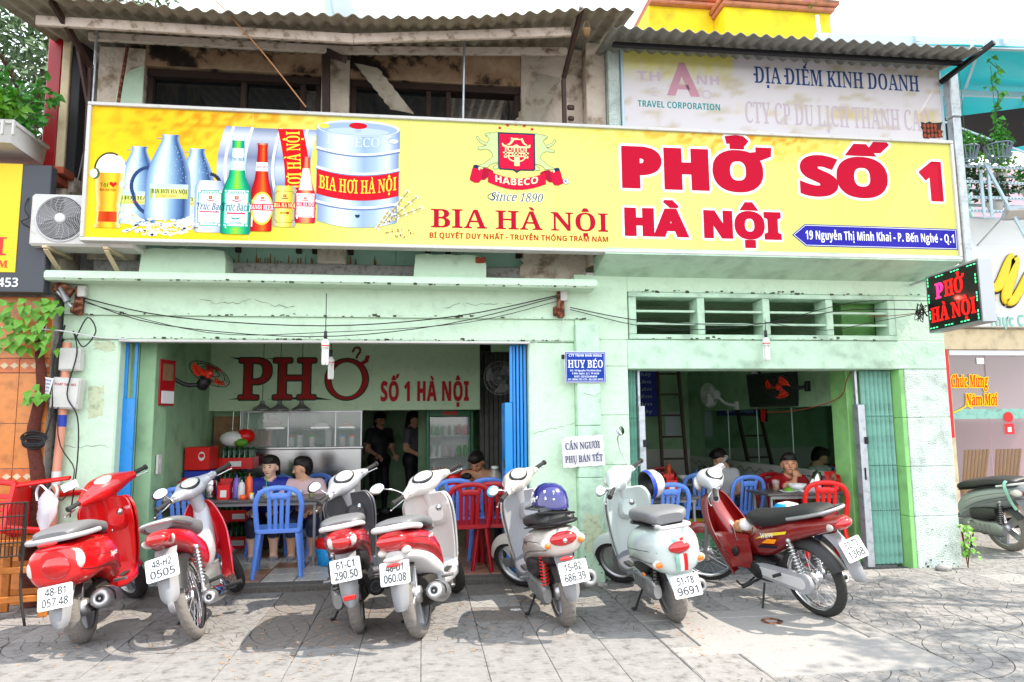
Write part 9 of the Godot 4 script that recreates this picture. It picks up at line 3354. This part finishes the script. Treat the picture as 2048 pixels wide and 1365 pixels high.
	for x in [-0.19, 0.19]:
		begin()
		tube(cr([V(x,0.9,0.05),V(x,0.5,0.0),V(x,0.25,0.05),V(x * 1.2,0.0,0.12)],4),0.011,6)
		done("leg", "iron", rk)
	var bag := thing("plastic_bag","translucent white plastic bag hanging on the red chair","bag",V(-2.9,0.68,0.62))
	begin()
	var rings := []
	for i in 12:
		var t := i / 11.0
		var ring := PackedVector3Array()
		for k in 16:
			var a := TAU * k / 16
			var r := 0.012 + 0.058 * sin(PI * pow(t, 0.75)) * (1.0 + 0.16 * sin(a * 4 + i * 1.3))
			ring.append(V(cos(a) * r + 0.01 * sin(t * 5), 0.3 - t * 0.34, sin(a) * r * 0.7))
		rings.append(ring)
	loft(rings)
	done("bag_body", "bag", bag)
	for s in [-1, 1]:
		begin()
		strap(cr([V(0,0.29,0),V(s * 0.05,0.34,0.01),V(s * 0.075,0.29,0.01),V(s * 0.06,0.22,0.02)],4),0.018,0.003,V(0,0,1))
		done("ear", "bag", bag)
	var cd := thing("tag_card","white card tucked beside the red retro scooter's left mirror stem","card",V(-2.70,0.985,0.68),0.3)
	cd.rotation.z = 0.45
	blk(cd, "card", "paper", -0.055, 0.055, 0.0, 0.06, 0.0, 0.003, 0.0)
	begin()
	rod(V(0.03, 0.01, 0.002), V(0.09, -0.06, 0.0), 0.004, 5)
	done("stem", "chrome", cd)
	var wp := thing("weed","small leafy weed growing at the foot of the corner pier","plant",V(5.36,0.0,0.10))
	begin()
	for i in 40:
		var p := V(rng.randf_range(-0.07,0.07),rng.randf_range(0.12,0.42),rng.randf_range(-0.03,0.06))
		leaf(p,(V(rng.randf_range(-0.6,0.6),-0.4,0.7) + rdir(rng) * 0.4).normalized(),V(0,1,0.3),0.065,0.05)
	done("leaves", "leaf_bright", wp)
	begin()
	for i in 5:
		rod(V(0, 0, 0), V(rng.randf_range(-0.06, 0.06), 0.36, 0.02), 0.004, 4)
	done("stems", "vine_bark", wp)
	for q in [[5.05,0.02,0.16,"pale stone lying against the corner pier",0.07],[1.62,0.01,0.24,"small rubble stone at the foot of the middle pier",0.045]]:
		var sn := thing("stone", q[3], "stone", V(q[0], q[1], q[2]))
		begin()
		ball(Vector3.ZERO, V(q[4] * 1.3, q[4] * 0.5, q[4]), 7)
		done("lump", "concrete", sn)
	var lt := Node3D.new()
	lt.name = "leaf_litter"
	begin()
	for i in 260:
		var x := rng.randf_range(-2.6, 1.0)
		var z := rng.randf_range(0.5, 1.9)
		if rng.randf() < 0.45:
			x = rng.randf_range(1.7, 2.0) if rng.randf() < 0.5 else rng.randf_range(-1.3, -0.5)
			z = rng.randf_range(0.9, 2.2)
		var a := rng.randf() * TAU
		var d := V(cos(a), 0, sin(a)) * rng.randf_range(0.008, 0.02)
		var s := V(-sin(a), 0, cos(a)) * rng.randf_range(0.004, 0.008)
		var p := V(x, 0.004, z)
		flat()
		quad(p - d, p + s, p + d, p - s + V(0, 0.002, 0))
	var lm := done("litter", "cardboard", self)
	lm.set_meta("kind", "stuff")
	lm.set_meta("label", "dry leaf crumbs scattered over the pavement between the bikes")
	lm.set_meta("category", "litter")
	var tp := thing("torn_paper","small scrap of white paper on the pavement beside the silver scooter","paper",V(0.74,0.004,0.92))
	begin()
	plate(ragged(-0.035,0.035,-0.02,0.02,4,0.01,9),0.003,Transform3D(Basis(V(1,0,0),V(0,0,1),V(0,-1,0)),Vector3.ZERO))
	done("scrap", "paper", tp)
	var hb := thing("rice_basket","tiny woven basket hanging from the eaves bracket","basket",V(1.45,4.92,0.8))
	begin()
	lathe([W(0,0),W(0.025,0),W(0.035,0.05),W(0.04,0.06),W(0.03,0.06),W(0.022,0.01)],Transform3D(),14)
	done("weave", "wood_box", hb)
	begin()
	tube(cr([V(-0.035,0.06,0),V(-0.02,0.12,0),V(0,0.14,0),V(0.02,0.12,0),V(0.035,0.06,0)],3),0.003,4)
	done("handle", "wood_box", hb)
	var ns := thing("straw_heap","small heap of straw on the ledge right of the parapet block","straw",V(0.72,2.80,0.02))
	begin()
	for i in 90:
		var a := rng.randf() * TAU
		var p := V(rng.randf_range(-0.13,0.13),rng.randf_range(0.0,0.05),rng.randf_range(-0.05,0.05))
		rod(p, p + V(cos(a) * 0.05, rng.randf_range(-0.01, 0.02), sin(a) * 0.04), 0.002, 3)
	var sh := done("straws", "wood_box", ns)
	sh.set_meta("kind", "stuff")
	lt.free()
	make_wear(get_node("shop_house"))
	make_clutter()
func make_wear(s: Node3D) -> void:
	var rng := RandomNumberGenerator.new()
	rng.seed = 404
	begin()
	var lines := [[-2.95,1.42,2.247,0.022,130],[-3.1,1.6,2.46,0.048,90],[-3.1,1.6,2.722,0.313,70],[2.0,5.2,2.745,0.032,60],[2.0,4.8,2.735,0.047,40],[2.0,4.8,2.272,0.047,40]]
	for l in lines:
		for i in l[4]:
			var x := rng.randf_range(l[0], l[1])
			var r := rng.randf_range(0.002, 0.011) * rng.randf()
			var y: float = l[2] + rng.randf_range(-0.006, 0.02) * rng.randf()
			plate(ragged(x - r * 2.2,x + r * 2.2,y - r,y + r,2,r * 0.5,i),0.0012,at_(V(0,0,l[3])))
	for i in 150:
		var q: Array = [[-3.14,-2.7,0.0,0.5,0.0006],[1.03,1.44,0.0,0.5,0.0006],[1.46,1.67,0.0,0.45,0.1006],[1.69,1.96,0.0,0.5,0.0306],[4.9,5.34,0.0,0.4,0.0306]][i % 5]
		var x := rng.randf_range(q[0], q[1])
		var y: float = q[2] + (q[3] - q[2]) * pow(rng.randf(), 2.5)
		var r := rng.randf_range(0.003, 0.014) * rng.randf()
		plate(ragged(x - r,x + r,y - r * 0.8,y + r * 0.8,2,r * 0.4,i + 500),0.001,at_(V(0,0,q[4])))
	var sp := done("mould_specks", "mildew", s)
	sp.set_meta("kind", "stuff")
	begin()
	for q in [[1.05,1.43,1.36,0.0006],[1.47,1.67,1.72,0.1006],[1.02,1.3,0.55,0.0006],[1.7,1.95,0.35,0.0306],[-3.1,-2.75,1.3,0.0006],[-2.0,-1.2,2.6,0.057],[0.2,0.9,2.55,0.054]]:
		var p := W(q[0], q[2])
		while p.x < q[1]:
			var n := p + W(rng.randf_range(0.015, 0.05), rng.randf_range(-0.02, 0.024))
			var w := rng.randf_range(0.0008, 0.0022)
			plate(PackedVector2Array([p - W(0,w),n - W(0,w),n + W(0,w),p + W(0,w)]),0.001,at_(V(0,0,q[3])))
			p = n
	var ck := done("hairline_cracks", "mildew", s)
	ck.set_meta("kind", "stuff")
	for q in [[1.5,1.66,0.28,0.62,0.1004,31],[1.72,1.9,0.2,0.42,0.0304,32],[-2.92,-2.8,1.55,1.82,0.0004,33],[-2.9,-2.72,2.14,2.22,0.0004,34],[5.08,5.22,1.62,1.68,0.0304,35]]:
		begin()
		plate(ragged(q[0], q[1], q[2], q[3], 7, 0.022, q[5]), 0.0012, at_(V(0, 0, q[4])))
		done("flaked_patch", "ochre_stain", s)
func make_clutter() -> void:
	var F := 0.06
	var n := 0
	for q in [[-1.66,1.13,"plastic_red","red lidded jar in the middle of the glass case"],[-1.55,1.13,"white","white lidded jar in the glass case"],[-1.4,1.13,"plastic_green","green lidded jar in the glass case"],[-1.02,1.13,"plastic_cyan","blue lidded jar at the right of the glass case"],[-0.9,1.13,"plastic_orange","orange lidded jar at the right end of the glass case"]]:
		turned_thing("jar",q[3],"jar",V(q[0],F + q[1],-2.72),[W(0,0),W(0.04,0),W(0.042,0.1),W(0.035,0.12)],"lens_clear",[["lid",[W(0.04,0.12),W(0.04,0.145),W(0,0.148)],q[2]]])
	for q in [[-1.86,"steel tray heaped with greens on the shelf of the glass case","leaf"],[-1.3,"steel tray heaped with noodles on the shelf of the glass case","paper"],[-0.98,"steel tray heaped with sliced meat on the shelf of the glass case","salmon"]]:
		var t := thing("food_tray", q[1], "tray", V(q[0], F + 1.349, -2.78))
		blk(t, "tray", "stainless", -0.12, 0.12, 0.0, 0.035, -0.09, 0.09, 0.006)
		begin()
		ball(V(0, 0.035, 0), V(0.1, 0.045, 0.075), 12)
		done("food", q[2], t)
	for q in [[-1.2,"flat cardboard box on top of the glass case","cardboard",0.3,0.09],[-0.92,"grey bundle on top of the glass case at its right end","grey_plastic",0.22,0.06]]:
		var t := thing("box_on_case", q[1], "box", V(q[0], F + 1.592, -2.7))
		blk(t, "box", q[2], -q[3] / 2, q[3] / 2, 0.0, q[4], -0.1, 0.1, 0.006)
	for i in 3:
		var t := thing("ladle",["left steel ladle hanging behind the counter","middle steel ladle hanging behind the counter","right steel ladle hanging behind the counter"][i],"ladle",V(-2.34 + i * 0.09,1.35,-2.55))
		begin()
		rod(V(0, 0.05, 0), V(0, 0.34, 0), 0.005, 6)
		done("handle", "stainless", t)
		begin()
		ball(V(0, 0.0, 0.02), V(0.035, 0.03, 0.035), 12)
		done("cup", "stainless", t)
	var ck := thing("wall_clock","round wall clock above the television in the right room","clock",V(4.478,2.02,-2.35),-PI / 2)
	begin()
	lathe([W(0,0.03),W(0.13,0.03),W(0.15,0.02),W(0.15,0)],Transform3D(Basis(V(1,0,0),V(0,0,1),V(0,-1,0)),Vector3.ZERO),24)
	done("case", "black_plastic", ck)
	begin()
	plate(oval(Vector2.ZERO, 0.125, 0.125, 24), 0.002, at_(V(0, 0, 0.031)))
	done("dial", "white", ck)
	for q in [[3.35,-2.2,"white bowl on the table deep in the right room"],[2.5,-0.7,"white bowl on the small table behind the pale silver scooter"]]:
		turned_thing("bowl",q[2],"bowl",V(q[0],0.712 if q[1] < -2 else 0.692,q[1]),[W(0,0.004),W(0.045,0),W(0.085,0.06),W(0.08,0.06),W(0.04,0.012),W(0,0.01)],"white")
	red_holder("red cutlery holder on the small table behind the pale silver scooter",V(2.68,0.692,-0.85))
	squeeze_bottle("orange sauce bottle on the table deep in the right room",V(3.2,0.712,-2.35),"plastic_orange",0.22)
	squeeze_bottle("brown sauce bottle on the table before the bare-chested man",V(0.56,F + 0.622,-1.5),"rust",0.2)
	turned_thing("bowl","white bowl on the table before the bare-chested man","bowl",V(0.66,F + 0.622,-1.3),[W(0,0.004),W(0.045,0),W(0.085,0.06),W(0.08,0.06),W(0.04,0.012),W(0,0.01)],"white")
	var tg := thing("cable_tangle","tangle of black cable beside the LED sign","cable",V(4.86,2.5,0.42))
	begin()
	var rng := RandomNumberGenerator.new()
	rng.seed = 12
	for k in 4:
		var pts := []
		for i in 9:
			pts.append(V(rng.randf_range(-0.09,0.03),rng.randf_range(-0.1,0.09),rng.randf_range(-0.04,0.04)))
		tube(cr(pts, 4), 0.0045, 4)
	var tm := done("loops", "cable", tg)
	tm.set_meta("kind", "stuff")
